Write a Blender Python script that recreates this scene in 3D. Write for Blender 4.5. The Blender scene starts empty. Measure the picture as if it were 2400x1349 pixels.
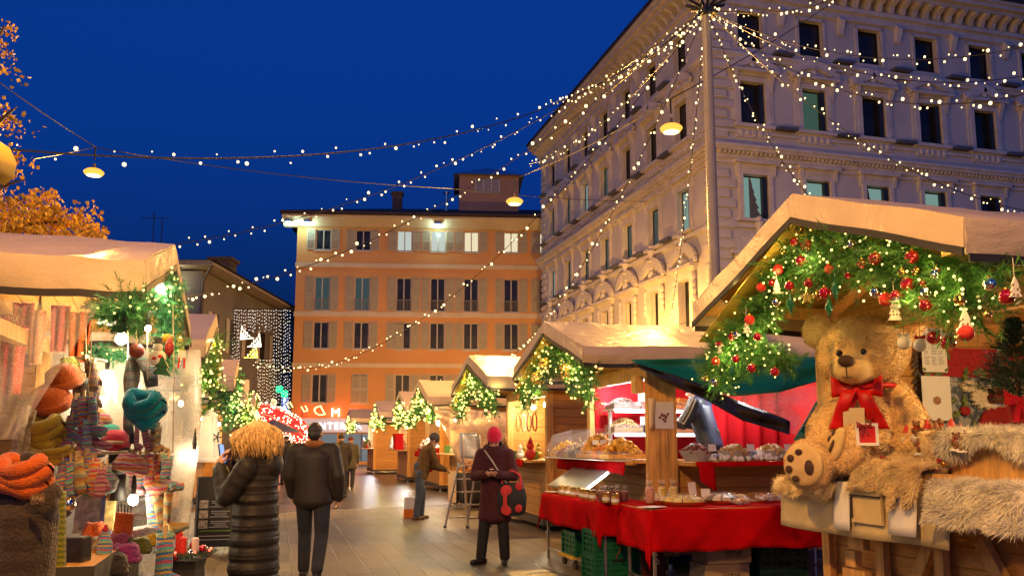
import bpy, bmesh, math, random
from mathutils import Vector, Matrix, Euler, noise
R = math.radians
rnd = random.Random(7)
S = bpy.context.scene
C = S.collection
# ---------------------------------------------------------------- camera, sky, exposure
YAW, PITCH, FPX, PPY = R(15.4), math.atan(.133), 2000.0, 768.0
EYE = Vector((0, 0, 1.53))
cd = bpy.data.cameras.new('camera'); cam = bpy.data.objects.new('camera', cd); C.objects.link(cam)
cam.location = EYE; cam.rotation_euler = (R(90) + PITCH, 0, -YAW)
cd.sensor_width = 36; cd.lens = 36 * FPX / 2400; cd.shift_y = 93.5 / 2400
cd.clip_start = .05; cd.clip_end = 3000
S.camera = cam
W = bpy.data.worlds.new('World'); S.world = W; W.use_nodes = True
wn = W.node_tree.nodes; wl = W.node_tree.links
sky = wn.new('ShaderNodeTexSky'); sky.sky_type = 'NISHITA'; sky.sun_disc = False
sky.sun_elevation = R(-3.0); sky.sun_rotation = R(200); sky.ozone_density = 5.0; sky.air_density = 1.0; sky.dust_density = .3
tint = wn.new('ShaderNodeMix'); tint.data_type = 'RGBA'; tint.blend_type = 'MULTIPLY'; tint.inputs[0].default_value = 1
tint.inputs[7].default_value = (.9, 20, 22, 1)   # deep blue of the last light
add = wn.new('ShaderNodeMix'); add.data_type = 'RGBA'; add.blend_type = 'ADD'; add.inputs[0].default_value = 1; add.inputs[7].default_value = (.004, .07, .52, 1)
bgn = wn['Background']; bgn.inputs[1].default_value = .15
wl.new(sky.outputs[0], tint.inputs[6]); wl.new(tint.outputs[2], add.inputs[6]); wl.new(add.outputs[2], bgn.inputs[0])
sl = bpy.data.lights.new('afterglow_sun', 'SUN'); sl.energy = .02; sl.angle = R(20); sl.color = (1, .8, .7)
so = bpy.data.objects.new('afterglow_sun', sl); C.objects.link(so); so.rotation_euler = (R(75), 0, R(20))
S.view_settings.view_transform = 'Standard'; S.view_settings.look = 'None'; S.view_settings.gamma = 1
S.view_settings.exposure = 0
S.render.engine = 'CYCLES'
S.cycles.use_denoising = True
S.cycles.max_bounces = 6; S.cycles.diffuse_bounces = 3; S.cycles.glossy_bounces = 3; S.cycles.transmission_bounces = 6
S.cycles.transparent_max_bounces = 12
S.cycles.sample_clamp_indirect = 4; S.cycles.caustics_reflective = False; S.cycles.caustics_refractive = False
FWD = Vector((math.sin(YAW), math.cos(YAW), 0)); RGT = Vector((math.cos(YAW), -math.sin(YAW), 0))
CAMR = Euler((R(90) + PITCH, 0, -YAW)).to_matrix()

def ray(px, py):                       # direction of a photo pixel
    return CAMR @ Vector(((px - 1200) / FPX, -(py - PPY) / FPX, -1))
def at_x(px, py, x): d = ray(px, py); return EYE + d * ((x - EYE.x) / d.x)
def at_y(px, py, y): d = ray(px, py); return EYE + d * ((y - EYE.y) / d.y)
def at_z(px, py, z): d = ray(px, py); return EYE + d * ((z - EYE.z) / d.z)
def at_d(px, py, dep): d = ray(px, py); return EYE + d * (dep / d.dot(FWD))

# ---------------------------------------------------------------- scene tree helpers
KIDS = {}
def link(o, parent=None, local=False):
    C.objects.link(o)
    if parent is not None:
        o.parent = parent
        if not local and parent.parent is None and parent.type == 'EMPTY':
            o.matrix_parent_inverse = parent.matrix_basis.inverted()
        KIDS.setdefault(parent.name, []).append(o)
    return o
def tag(o, label=None, cat=None, group=None, kind=None):
    if label: o['label'] = label
    if cat: o['category'] = cat
    if group: o['group'] = group
    if kind: o['kind'] = kind
    return o
def thing(name, label, cat, loc=(0, 0, 0), rz=0, group=None):
    o = bpy.data.objects.new(name, None); o.empty_display_size = .1
    o.location = loc; o.rotation_euler = (0, 0, rz)
    o.matrix_basis = Matrix.Translation(Vector(loc)) @ Matrix.Rotation(rz, 4, 'Z')
    link(o); return tag(o, label, cat, group)
def copy_tree(o, parent=None):
    c = o.copy(); C.objects.link(c)
    if parent is not None:
        c.parent = parent; KIDS.setdefault(parent.name, []).append(c)
    for ch in list(KIDS.get(o.name, [])): copy_tree(ch, c)
    return c
ORD = 'first second third fourth fifth sixth seventh eighth ninth tenth eleventh twelfth thirteenth fourteenth fifteenth sixteenth seventeenth eighteenth nineteenth twentieth'.split()
def nth(i):
    if i < 20: return ORD[i]
    return ['twenty', 'thirty', 'forty'][(i + 1) // 10 - 2] + '-' + ORD[(i + 1) % 10 - 1] if (i + 1) % 10 else ['', '', 'twentieth', 'thirtieth', 'fortieth'][(i + 1) // 10]

# ---------------------------------------------------------------- mesh builder
class MB:
    def __init__(s): s.v = []; s.f = []; s.m = []
    def add(s, vs, fs, m=0):
        b = len(s.v); s.v += [tuple(p) for p in vs]
        for f in fs: s.f.append([i + b for i in f]); s.m.append(m)
        return s
    def box(s, c, d, rot=None, m=0):
        hx, hy, hz = d[0] / 2, d[1] / 2, d[2] / 2
        vs = [Vector((x, y, z)) for z in (-hz, hz) for y in (-hy, hy) for x in (-hx, hx)]
        if rot is not None: vs = [rot @ p for p in vs]
        c = Vector(c)
        return s.add([p + c for p in vs], [(0, 2, 3, 1), (4, 5, 7, 6), (0, 1, 5, 4), (2, 6, 7, 3), (0, 4, 6, 2), (1, 3, 7, 5)], m)
    def box2(s, a, b, m=0):
        return s.box([(a[i] + b[i]) / 2 for i in range(3)], [abs(b[i] - a[i]) for i in range(3)], m=m)
    def bar(s, p, q, w, h, up=(0, 0, 1), m=0):
        p, q = Vector(p), Vector(q); z = (q - p); L = z.length; z = z / L
        x = Vector(up).cross(z)
        if x.length < 1e-4: x = Vector((1, 0, 0)).cross(z)
        x.normalize(); y = z.cross(x)
        return s.box((p + q) / 2, (w, h, L), Matrix((x, y, z)).transposed(), m)
    def tube(s, pts, r, n=8, cap=True, m=0):
        pts = [Vector(p) for p in pts]; k = len(pts); vs = []; ref = None
        for i, p in enumerate(pts):
            t = (pts[min(i + 1, k - 1)] - pts[max(i - 1, 0)])
            t = t.normalized() if t.length > 1e-9 else Vector((0, 0, 1))
            if ref is None:
                ref = Vector((0, 0, 1)) if abs(t.z) < .9 else Vector((1, 0, 0))
            a = (ref - t * ref.dot(t))
            if a.length < 1e-5: a = t.orthogonal()
            a.normalize(); ref = a; b = t.cross(a)
            rr = r[i] if isinstance(r, (list, tuple)) else r
            for j in range(n):
                an = 2 * math.pi * j / n
                vs.append(p + (a * math.cos(an) + b * math.sin(an)) * rr)
        fs = [(i * n + j, i * n + (j + 1) % n, (i + 1) * n + (j + 1) % n, (i + 1) * n + j) for i in range(k - 1) for j in range(n)]
        if cap: fs += [tuple(range(n))[::-1], tuple(range((k - 1) * n, k * n))]
        return s.add(vs, fs, m)
    def lathe(s, prof, c=(0, 0, 0), n=16, rot=None, sc=(1, 1, 1), m=0):
        vs = []; c = Vector(c)
        for r, z in prof:
            for j in range(n):
                a = 2 * math.pi * j / n
                p = Vector((r * math.cos(a) * sc[0], r * math.sin(a) * sc[1], z * sc[2]))
                vs.append((rot @ p if rot is not None else p) + c)
        k = len(prof)
        fs = [(i * n + j, i * n + (j + 1) % n, (i + 1) * n + (j + 1) % n, (i + 1) * n + j) for i in range(k - 1) for j in range(n)]
        if prof[0][0] > 1e-6: fs.append(tuple(range(n))[::-1])
        if prof[-1][0] > 1e-6: fs.append(tuple(range((k - 1) * n, k * n)))
        return s.add(vs, fs, m)
    def ball(s, c, r, nu=12, nv=8, rot=None, m=0):
        rr = r if isinstance(r, (tuple, list, Vector)) else (r, r, r)
        prof = [(max(math.sin(math.pi * i / nv), 1e-4), -math.cos(math.pi * i / nv)) for i in range(nv + 1)]
        return s.lathe(prof, c, nu, rot, rr, m)
    def octa(s, c, r, m=0):
        c = Vector(c)
        vs = [c + Vector(d) * r for d in ((1, 0, 0), (-1, 0, 0), (0, 1, 0), (0, -1, 0), (0, 0, 1), (0, 0, -1))]
        return s.add(vs, [(0, 2, 4), (2, 1, 4), (1, 3, 4), (3, 0, 4), (2, 0, 5), (1, 2, 5), (3, 1, 5), (0, 3, 5)], m)
    def prism(s, poly, d0, d1, frame=None, m=0):      # poly (u, w) extruded along d; frame maps (u, d, w) to a point
        fr = frame or (lambda u, d, w: Vector((u, d, w)))
        n = len(poly); vs = [fr(u, d0, w) for u, w in poly] + [fr(u, d1, w) for u, w in poly]
        return s.add(vs, [tuple(range(n)), tuple(range(n, 2 * n))[::-1]] + [(i, n + i, n + (i + 1) % n, (i + 1) % n) for i in range(n)], m)
    def grid(s, fn, nu, nv, m=0):
        vs = [fn(i / nu, j / nv) for j in range(nv + 1) for i in range(nu + 1)]
        w = nu + 1
        return s.add(vs, [(j * w + i, j * w + i + 1, (j + 1) * w + i + 1, (j + 1) * w + i) for j in range(nv) for i in range(nu)], m)
    def sheet(s, fn, nu, nv, th, m=0):                # a grid with real thickness
        a = [Vector(fn(i / nu, j / nv)) for j in range(nv + 1) for i in range(nu + 1)]; w = nu + 1
        nr = []
        for j in range(nv + 1):
            for i in range(nu + 1):
                du = a[j * w + min(i + 1, nu)] - a[j * w + max(i - 1, 0)]
                dv = a[min(j + 1, nv) * w + i] - a[max(j - 1, 0) * w + i]
                q = du.cross(dv); nr.append(q.normalized() if q.length > 1e-9 else Vector((0, 0, 1)))
        N = len(a); vs = a + [p - q * th for p, q in zip(a, nr)]
        fs = []
        for j in range(nv):
            for i in range(nu):
                k = (j * w + i, j * w + i + 1, (j + 1) * w + i + 1, (j + 1) * w + i)
                fs.append(k); fs.append(tuple(N + q for q in k[::-1]))
        rim = [i for i in range(w)] + [j * w + nu for j in range(1, nv + 1)] + [nv * w + i for i in range(nu - 1, -1, -1)] + [j * w for j in range(nv - 1, 0, -1)]
        for i in range(len(rim)):
            p, q = rim[i], rim[(i + 1) % len(rim)]; fs.append((q, p, N + p, N + q))
        return s.add(vs, fs, m)
    def mesh(s, name, mats, smooth=False, recalc=True):
        me = bpy.data.meshes.new(name); me.from_pydata(s.v, [], s.f)
        for m in (mats if isinstance(mats, (list, tuple)) else [mats]): me.materials.append(m)
        me.polygons.foreach_set('material_index', s.m)
        if recalc:
            b = bmesh.new(); b.from_mesh(me); bmesh.ops.recalc_face_normals(b, faces=b.faces); b.to_mesh(me); b.free()
        if smooth:
            me.polygons.foreach_set('use_smooth', [True] * len(me.polygons))
            if smooth == 2: me.set_sharp_from_angle(angle=R(35))
        me.update(); return me
    def build(s, name, mats, parent=None, local=False, smooth=False, loc=None, rot=None, bevel=0, recalc=True):
        o = bpy.data.objects.new(name, s.mesh(name, mats, smooth, recalc))
        if loc is not None: o.location = loc
        if rot is not None: o.rotation_euler = rot
        link(o, parent, local)
        if bevel:
            md = o.modifiers.new('b', 'BEVEL'); md.width = bevel; md.segments = 2; md.limit_method = 'ANGLE'
        return o
def inst(name, me, parent=None, loc=(0, 0, 0), rot=(0, 0, 0), sc=1, local=True):
    o = bpy.data.objects.new(name, me); o.location = loc; o.rotation_euler = rot
    o.scale = (sc, sc, sc) if isinstance(sc, (int, float)) else sc
    return link(o, parent, local)
def apply_mods(o):
    dg = bpy.context.evaluated_depsgraph_get()
    me = bpy.data.meshes.new_from_object(o.evaluated_get(dg), depsgraph=dg)
    o.modifiers.clear(); o.data = me; return o
def single(name, label, cat, mb, mats, group=None, smooth=False, bevel=0, kind=None, recalc=True):   # a thing that is one mesh
    return tag(mb.build(name, mats, smooth=smooth, bevel=bevel, recalc=recalc), label, cat, group, kind)
def blob(name, mb, material, voxel, smooth_it=6, parent=None, local=False, factor=.5):   # fuse overlapping solids into ONE surface
    me = mb.mesh(name, material); o = bpy.data.objects.new(name, me); link(o, parent, local)
    md = o.modifiers.new('r', 'REMESH'); md.mode = 'VOXEL'; md.voxel_size = voxel; md.use_smooth_shade = True
    if smooth_it:
        sm = o.modifiers.new('s', 'SMOOTH'); sm.iterations = smooth_it; sm.factor = factor
    apply_mods(o)
    if not o.data.materials: o.data.materials.append(material)
    return o
def caps(mb, p, r0, q, r1, n=14):                      # tapered capsule
    p, q = Vector(p), Vector(q); L = (q - p).length
    if L < 1e-6: return mb.ball(p, r0, n, 8)
    k = max(2, int(L / max(min(r0, r1), .01) * 1.2))
    mb.tube([p + (q - p) * i / k for i in range(k + 1)], [r0 + (r1 - r0) * i / k for i in range(k + 1)], n)
    mb.ball(p, r0, n, 8); return mb.ball(q, r1, n, 8)
def arc(p, q, sag, n=24):
    p, q = Vector(p), Vector(q)
    return [p.lerp(q, i / n) - Vector((0, 0, sag * 4 * (i / n) * (1 - i / n))) for i in range(n + 1)]
def point_light(name, loc, w, col, r=.05, spot=None):
    l = bpy.data.lights.new(name, 'POINT'); l.energy = w; l.color = col; l.shadow_soft_size = r
    o = bpy.data.objects.new(name, l); o.location = loc; C.objects.link(o); return o
# ---------------------------------------------------------------- materials
MATS = {}
def M(name, col, rough=.6, var=.2, scale=6, bump=0, bscale=60, metal=0, spec=.5, trans=0, emit=None, es=0, alpha=1, sheen=0, stretch=(1, 1, 1), isl=0, sss=0, ior=1.45):
    if name in MATS: return MATS[name]
    m = bpy.data.materials.new(name); m.use_nodes = True; nt = m.node_tree; N = nt.nodes; L = nt.links
    b = N['Principled BSDF']; b.inputs['Roughness'].default_value = rough; b.inputs['Metallic'].default_value = metal
    b.inputs['Specular IOR Level'].default_value = spec; b.inputs['Transmission Weight'].default_value = trans; b.inputs['IOR'].default_value = ior
    b.inputs['Alpha'].default_value = alpha; b.inputs['Sheen Weight'].default_value = sheen
    if sss: b.inputs['Subsurface Weight'].default_value = sss; b.inputs['Subsurface Radius'].default_value = (.02, .01, .006)
    tc = N.new('ShaderNodeTexCoord'); mp = N.new('ShaderNodeMapping'); mp.inputs['Scale'].default_value = stretch
    L.new(tc.outputs['Object'], mp.inputs[0])
    col = tuple(col[:3])
    if var:
        nz = N.new('ShaderNodeTexNoise'); nz.inputs['Scale'].default_value = scale; nz.inputs['Detail'].default_value = 5
        L.new(mp.outputs[0], nz.inputs[0])
        cr = N.new('ShaderNodeValToRGB'); e = cr.color_ramp.elements
        e[0].position = .3; e[1].position = .7
        e[0].color = tuple(c * (1 - var) for c in col) + (1,); e[1].color = tuple(min(1, c * (1 + var)) for c in col) + (1,)
        L.new(nz.outputs[0], cr.inputs[0]); out = cr.outputs[0]
        if isl:
            g = N.new('ShaderNodeNewGeometry'); hs = N.new('ShaderNodeHueSaturation'); mr = N.new('ShaderNodeMapRange')
            mr.inputs[3].default_value = 1 - isl; mr.inputs[4].default_value = 1 + isl
            L.new(g.outputs['Random Per Island'], mr.inputs[0]); L.new(mr.outputs[0], hs.inputs['Value']); L.new(out, hs.inputs['Color']); out = hs.outputs[0]
        L.new(out, b.inputs['Base Color'])
    else: b.inputs['Base Color'].default_value = col + (1,)
    if bump:
        n2 = N.new('ShaderNodeTexNoise'); n2.inputs['Scale'].default_value = bscale; n2.inputs['Detail'].default_value = 4
        bp = N.new('ShaderNodeBump'); bp.inputs['Strength'].default_value = bump; bp.inputs['Distance'].default_value = .01
        L.new(mp.outputs[0], n2.inputs[0]); L.new(n2.outputs[0], bp.inputs['Height']); L.new(bp.outputs[0], b.inputs['Normal'])
    if emit: b.inputs['Emission Color'].default_value = tuple(emit) + (1,); b.inputs['Emission Strength'].default_value = es
    MATS[name] = m; return m
def planks(name, c0, c1, axis, width, rough=.5, grain=(2, 2, 2)):     # boards laid side by side along one axis, joints and grain
    if name in MATS: return MATS[name]
    m = M(name, c0, rough, .18, 3, stretch=grain); nt = m.node_tree; N = nt.nodes; L = nt.links; b = N['Principled BSDF']
    tc = N.new('ShaderNodeTexCoord'); sp = N.new('ShaderNodeSeparateXYZ'); L.new(tc.outputs['Object'], sp.inputs[0])
    mul = N.new('ShaderNodeMath'); mul.operation = 'MULTIPLY'; mul.inputs[1].default_value = 1 / width; L.new(sp.outputs[axis], mul.inputs[0])
    fl = N.new('ShaderNodeMath'); fl.operation = 'FLOOR'; L.new(mul.outputs[0], fl.inputs[0])
    fr = N.new('ShaderNodeMath'); fr.operation = 'FRACT'; L.new(mul.outputs[0], fr.inputs[0])
    wn_ = N.new('ShaderNodeTexWhiteNoise'); wn_.noise_dimensions = '1D'; L.new(fl.outputs[0], wn_.inputs['W'])
    old = b.inputs['Base Color'].links[0].from_socket
    mx = N.new('ShaderNodeMix'); mx.data_type = 'RGBA'; mx.inputs[7].default_value = tuple(c1) + (1,)
    sc = N.new('ShaderNodeMath'); sc.operation = 'MULTIPLY'; sc.inputs[1].default_value = .7; L.new(wn_.outputs[0], sc.inputs[0]); L.new(sc.outputs[0], mx.inputs[0]); L.new(old, mx.inputs[6])
    # knots and grain streaks
    nz = N.new('ShaderNodeTexNoise'); nz.inputs['Scale'].default_value = 5; nz.inputs['Distortion'].default_value = 1.5
    mp = N.new('ShaderNodeMapping'); mp.inputs['Scale'].default_value = tuple(g * 2 for g in grain); L.new(tc.outputs['Object'], mp.inputs[0]); L.new(mp.outputs[0], nz.inputs[0])
    g2 = N.new('ShaderNodeMix'); g2.data_type = 'RGBA'; g2.blend_type = 'MULTIPLY'; g2.inputs[0].default_value = .35
    cr = N.new('ShaderNodeValToRGB'); cr.color_ramp.elements[0].position = .42; cr.color_ramp.elements[0].color = (.45, .35, .25, 1); cr.color_ramp.elements[1].position = .55
    L.new(nz.outputs[0], cr.inputs[0]); L.new(mx.outputs[2], g2.inputs[6]); L.new(cr.outputs[0], g2.inputs[7]); L.new(g2.outputs[2], b.inputs['Base Color'])
    gap = N.new('ShaderNodeMath'); gap.operation = 'PINGPONG'; gap.inputs[1].default_value = .5; L.new(fr.outputs[0], gap.inputs[0])
    st = N.new('ShaderNodeMapRange'); st.inputs[2].default_value = .04; L.new(gap.outputs[0], st.inputs[0])
    bp = N.new('ShaderNodeBump'); bp.inputs['Strength'].default_value = .9; bp.inputs['Distance'].default_value = .012; L.new(st.outputs[0], bp.inputs['Height']); L.new(bp.outputs[0], b.inputs['Normal'])
    return m
def emis(name, col, st):
    if name in MATS: return MATS[name]
    m = bpy.data.materials.new(name); m.use_nodes = True; N = m.node_tree.nodes; N.remove(N['Principled BSDF'])
    e = N.new('ShaderNodeEmission'); e.inputs[0].default_value = tuple(col) + (1,); e.inputs[1].default_value = st
    m.node_tree.links.new(e.outputs[0], N['Material Output'].inputs[0]); MATS[name] = m; return m
def knit(name, cols, rough=.9, axis=2, freq=9, scale=120):            # knitted wool: stripes along an axis and a stitch relief
    if name in MATS: return MATS[name]
    m = bpy.data.materials.new(name); m.use_nodes = True; nt = m.node_tree; N = nt.nodes; L = nt.links; b = N['Principled BSDF']
    b.inputs['Roughness'].default_value = rough; b.inputs['Sheen Weight'].default_value = .3; b.inputs['Specular IOR Level'].default_value = .1
    tc = N.new('ShaderNodeTexCoord'); sp = N.new('ShaderNodeSeparateXYZ'); L.new(tc.outputs['Object'], sp.inputs[0])
    nz = N.new('ShaderNodeTexNoise'); nz.inputs['Scale'].default_value = 12; L.new(tc.outputs['Object'], nz.inputs[0])
    ad = N.new('ShaderNodeMath'); ad.operation = 'MULTIPLY_ADD'; ad.inputs[1].default_value = freq; L.new(sp.outputs[axis], ad.inputs[0])
    ns = N.new('ShaderNodeMath'); ns.operation = 'MULTIPLY'; ns.inputs[1].default_value = .5; L.new(nz.outputs[0], ns.inputs[0]); L.new(ns.outputs[0], ad.inputs[2])
    oi = N.new('ShaderNodeObjectInfo'); a2 = N.new('ShaderNodeMath'); L.new(ad.outputs[0], a2.inputs[0]); L.new(oi.outputs['Random'], a2.inputs[1])
    fr = N.new('ShaderNodeMath'); fr.operation = 'FRACT'; L.new(a2.outputs[0], fr.inputs[0])
    cr = N.new('ShaderNodeValToRGB'); cr.color_ramp.interpolation = 'CONSTANT'
    for i, c in enumerate(cols):
        e = cr.color_ramp.elements[i] if i < 2 else cr.color_ramp.elements.new(i / len(cols))
        e.position = i / len(cols); e.color = tuple(c) + (1,)
    L.new(fr.outputs[0], cr.inputs[0])
    vo = N.new('ShaderNodeTexVoronoi'); vo.inputs['Scale'].default_value = scale; L.new(tc.outputs['Object'], vo.inputs[0])
    mx = N.new('ShaderNodeMix'); mx.data_type = 'RGBA'; mx.blend_type = 'MULTIPLY'; mx.inputs[0].default_value = .45
    c2 = N.new('ShaderNodeValToRGB'); c2.color_ramp.elements[0].color = (1, 1, 1, 1); c2.color_ramp.elements[1].color = (.35, .35, .35, 1); c2.color_ramp.elements[1].position = .7
    L.new(vo.outputs['Distance'], c2.inputs[0]); L.new(cr.outputs[0], mx.inputs[6]); L.new(c2.outputs[0], mx.inputs[7]); L.new(mx.outputs[2], b.inputs['Base Color'])
    bp = N.new('ShaderNodeBump'); bp.invert = True; bp.inputs['Strength'].default_value = .9; bp.inputs['Distance'].default_value = .006
    L.new(vo.outputs['Distance'], bp.inputs['Height']); L.new(bp.outputs[0], b.inputs['Normal']); MATS[name] = m; return m
def film(name, tintc, dens, rough=.15):                              # clear plastic film: mostly see-through, part milky, glossy
    if name in MATS: return MATS[name]
    m = bpy.data.materials.new(name); m.use_nodes = True; nt = m.node_tree; N = nt.nodes; L = nt.links; b = N['Principled BSDF']
    b.inputs['Base Color'].default_value = tuple(tintc) + (1,); b.inputs['Roughness'].default_value = rough
    tr = N.new('ShaderNodeBsdfTransparent'); mx = N.new('ShaderNodeMixShader')
    tc = N.new('ShaderNodeTexCoord'); nz = N.new('ShaderNodeTexNoise'); nz.inputs['Scale'].default_value = 3; nz.inputs['Detail'].default_value = 6; nz.inputs['Distortion'].default_value = .8
    L.new(tc.outputs['Object'], nz.inputs[0])
    vo = N.new('ShaderNodeTexVoronoi'); vo.inputs['Scale'].default_value = 90; L.new(tc.outputs['Object'], vo.inputs[0])
    dr = N.new('ShaderNodeMapRange'); dr.inputs[1].default_value = .12; dr.inputs[2].default_value = .2; dr.inputs[3].default_value = .5; dr.inputs[4].default_value = 0; L.new(vo.outputs['Distance'], dr.inputs[0])
    mr = N.new('ShaderNodeMapRange'); mr.inputs[1].default_value = .3; mr.inputs[2].default_value = .75; mr.inputs[3].default_value = dens * .4; mr.inputs[4].default_value = dens * 1.5
    L.new(nz.outputs[0], mr.inputs[0]); a = N.new('ShaderNodeMath'); a.use_clamp = True; L.new(mr.outputs[0], a.inputs[0]); L.new(dr.outputs[0], a.inputs[1])
    L.new(a.outputs[0], mx.inputs[0]); L.new(tr.outputs[0], mx.inputs[1]); L.new(b.outputs[0], mx.inputs[2]); L.new(mx.outputs[0], N['Material Output'].inputs[0])
    bp = N.new('ShaderNodeBump'); bp.inputs['Strength'].default_value = .5; bp.inputs['Distance'].default_value = .05; L.new(nz.outputs[0], bp.inputs['Height']); L.new(bp.outputs[0], b.inputs['Normal'])
    b.inputs['Subsurface Weight'].default_value = 0; MATS[name] = m; return m
BULB = emis('bulb_warm', (1, .72, .32), 3.4)
BULBFAR = emis('bulb_far', (1, .8, .5), 9)
BULBWHITE = emis('bulb_cool', (1, .88, .78), 2)
PINE = planks('pine_boards_flat', (.58, .3, .075), (.46, .22, .05), 2, .14, .5, (1.2, 1.2, 14))
PINEV = planks('pine_boards_upright', (.58, .3, .075), (.48, .23, .055), 1, .14, .5, (12, 12, 1))
PINEX = planks('pine_boards_crosswise', (.58, .3, .075), (.48, .23, .055), 0, .14, .5, (12, 12, 1))
TIMBER = M('timber_post', (.6, .32, .085), .5, .3, 3, .3, 30, stretch=(9, 9, .8))
WIRE = M('black_cable', (.012, .012, .014), .5, 0)
DARK = M('dark_hem', (.02, .016, .013), .6, .2)
STEEL = M('galvanised_steel', (.5, .5, .5), .35, .15, 8, metal=1)
# ================================================================ GROUND
def slab_material():
    m = bpy.data.materials.new('stone_slabs'); m.use_nodes = True; nt = m.node_tree; N = nt.nodes; L = nt.links; b = N['Principled BSDF']
    tc = N.new('ShaderNodeTexCoord'); nz = N.new('ShaderNodeTexNoise'); nz.inputs['Scale'].default_value = .9; nz.inputs['Detail'].default_value = 2
    L.new(tc.outputs['Object'], nz.inputs[0])
    va = N.new('ShaderNodeVectorMath'); va.operation = 'SCALE'; va.inputs['Scale'].default_value = .1; L.new(nz.outputs['Color'], va.inputs[0])
    vb = N.new('ShaderNodeVectorMath'); L.new(tc.outputs['Object'], vb.inputs[0]); L.new(va.outputs[0], vb.inputs[1])
    mp = N.new('ShaderNodeMapping'); mp.inputs['Rotation'].default_value = (0, 0, R(90)); L.new(vb.outputs[0], mp.inputs[0])
    br = N.new('ShaderNodeTexBrick'); br.inputs['Scale'].default_value = 1; br.inputs['Brick Width'].default_value = .8; br.inputs['Row Height'].default_value = .3
    br.inputs['Mortar Size'].default_value = .011; br.inputs['Mortar Smooth'].default_value = .4; br.inputs['Bias'].default_value = 0
    br.inputs['Color1'].default_value = (.15, .125, .088, 1); br.inputs['Color2'].default_value = (.1, .086, .062, 1); br.inputs['Mortar'].default_value = (.035, .03, .026, 1)
    L.new(mp.outputs[0], br.inputs[0])
    n2 = N.new('ShaderNodeTexNoise'); n2.inputs['Scale'].default_value = 35; n2.inputs['Detail'].default_value = 8; L.new(tc.outputs['Object'], n2.inputs[0])
    n3 = N.new('ShaderNodeTexNoise'); n3.inputs['Scale'].default_value = .7; n3.inputs['Detail'].default_value = 4; L.new(tc.outputs['Object'], n3.inputs[0])
    mx = N.new('ShaderNodeMix'); mx.data_type = 'RGBA'; mx.blend_type = 'OVERLAY'; mx.inputs[0].default_value = .7; L.new(br.outputs[0], mx.inputs[6]); L.new(n2.outputs[0], mx.inputs[7])
    m2 = N.new('ShaderNodeMix'); m2.data_type = 'RGBA'; m2.blend_type = 'OVERLAY'; m2.inputs[0].default_value = .6; L.new(mx.outputs[2], m2.inputs[6]); L.new(n3.outputs[0], m2.inputs[7])
    L.new(m2.outputs[2], b.inputs['Base Color'])
    mr = N.new('ShaderNodeMapRange'); mr.inputs[3].default_value = .3; mr.inputs[4].default_value = .62; L.new(n3.outputs[0], mr.inputs[0]); L.new(mr.outputs[0], b.inputs['Roughness'])
    bp = N.new('ShaderNodeBump'); bp.inputs['Strength'].default_value = .5; bp.inputs['Distance'].default_value = .012; bp.invert = True
    ad = N.new('ShaderNodeMath'); ad.operation = 'MULTIPLY_ADD'; ad.inputs[1].default_value = -.25; L.new(n2.outputs[0], ad.inputs[0]); L.new(br.outputs['Fac'], ad.inputs[2])
    L.new(ad.outputs[0], bp.inputs['Height']); L.new(bp.outputs[0], b.inputs['Normal']); return m
SLAB = slab_material()
MB().box2((-400, -200, -.4), (400, 900, 0)).build('ground', M('far_asphalt', (.05, .048, .046), .7, .3, 3, .3, 40))
tag(bpy.data.objects['ground'], kind='structure')
pv = MB(); pv.add([(-30, -12, .004), (16.9, -12, .004), (16.9, 30, .004), (10, 23.6, .004), (-4, 17.4, .004), (-30, 12, .004)], [(0, 1, 2, 3, 4, 5)])
tag(pv.build('pavement', SLAB), kind='structure')
rd = MB(); e = MB()
rd.add([(-30, 12, .004), (-4, 17.4, .004), (10, 23.6, .004), (16.9, 30, .004), (16.9, 90, .004), (-40, 90, .004)], [(0, 1, 2, 3, 4, 5)])
tag(rd.build('road', M('wet_asphalt', (.075, .062, .055), .3, .4, 1.2, .35, 60)), kind='structure')
for a, b in (((-30, 12), (-4, 17.4)), ((-4, 17.4), (10, 23.6))):
    e.bar((a[0], a[1], .006), (b[0], b[1], .006), .12, .008, (0, 0, 1))
tag(e.build('kerb_strip', M('kerb_stone', (.3, .27, .24), .5, .2, 6)), kind='structure')

# ================================================================ WALL WITH OPENINGS
def wall_holes(mb, fr, u0, u1, w0, w1, holes, dep=.3, m=0):
    us = sorted({u0, u1, *[h[0] for h in holes], *[h[1] for h in holes]}); ws = sorted({w0, w1, *[h[2] for h in holes], *[h[3] for h in holes]})
    for i in range(len(us) - 1):
        for j in range(len(ws) - 1):
            cu, cw = (us[i] + us[i + 1]) / 2, (ws[j] + ws[j + 1]) / 2
            if any(h[0] < cu < h[1] and h[2] < cw < h[3] for h in holes): continue
            mb.add([fr(us[i], 0, ws[j]), fr(us[i + 1], 0, ws[j]), fr(us[i + 1], 0, ws[j + 1]), fr(us[i], 0, ws[j + 1])], [(0, 1, 2, 3)], m)
    for a, b, c, d in holes:
        q = [(a, c), (b, c), (b, d), (a, d)]
        for k in range(4):
            (x, y), (z, w) = q[k], q[(k + 1) % 4]
            mb.add([fr(x, 0, y), fr(z, 0, w), fr(z, dep, w), fr(x, dep, y)], [(0, 1, 2, 3)], m)

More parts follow.
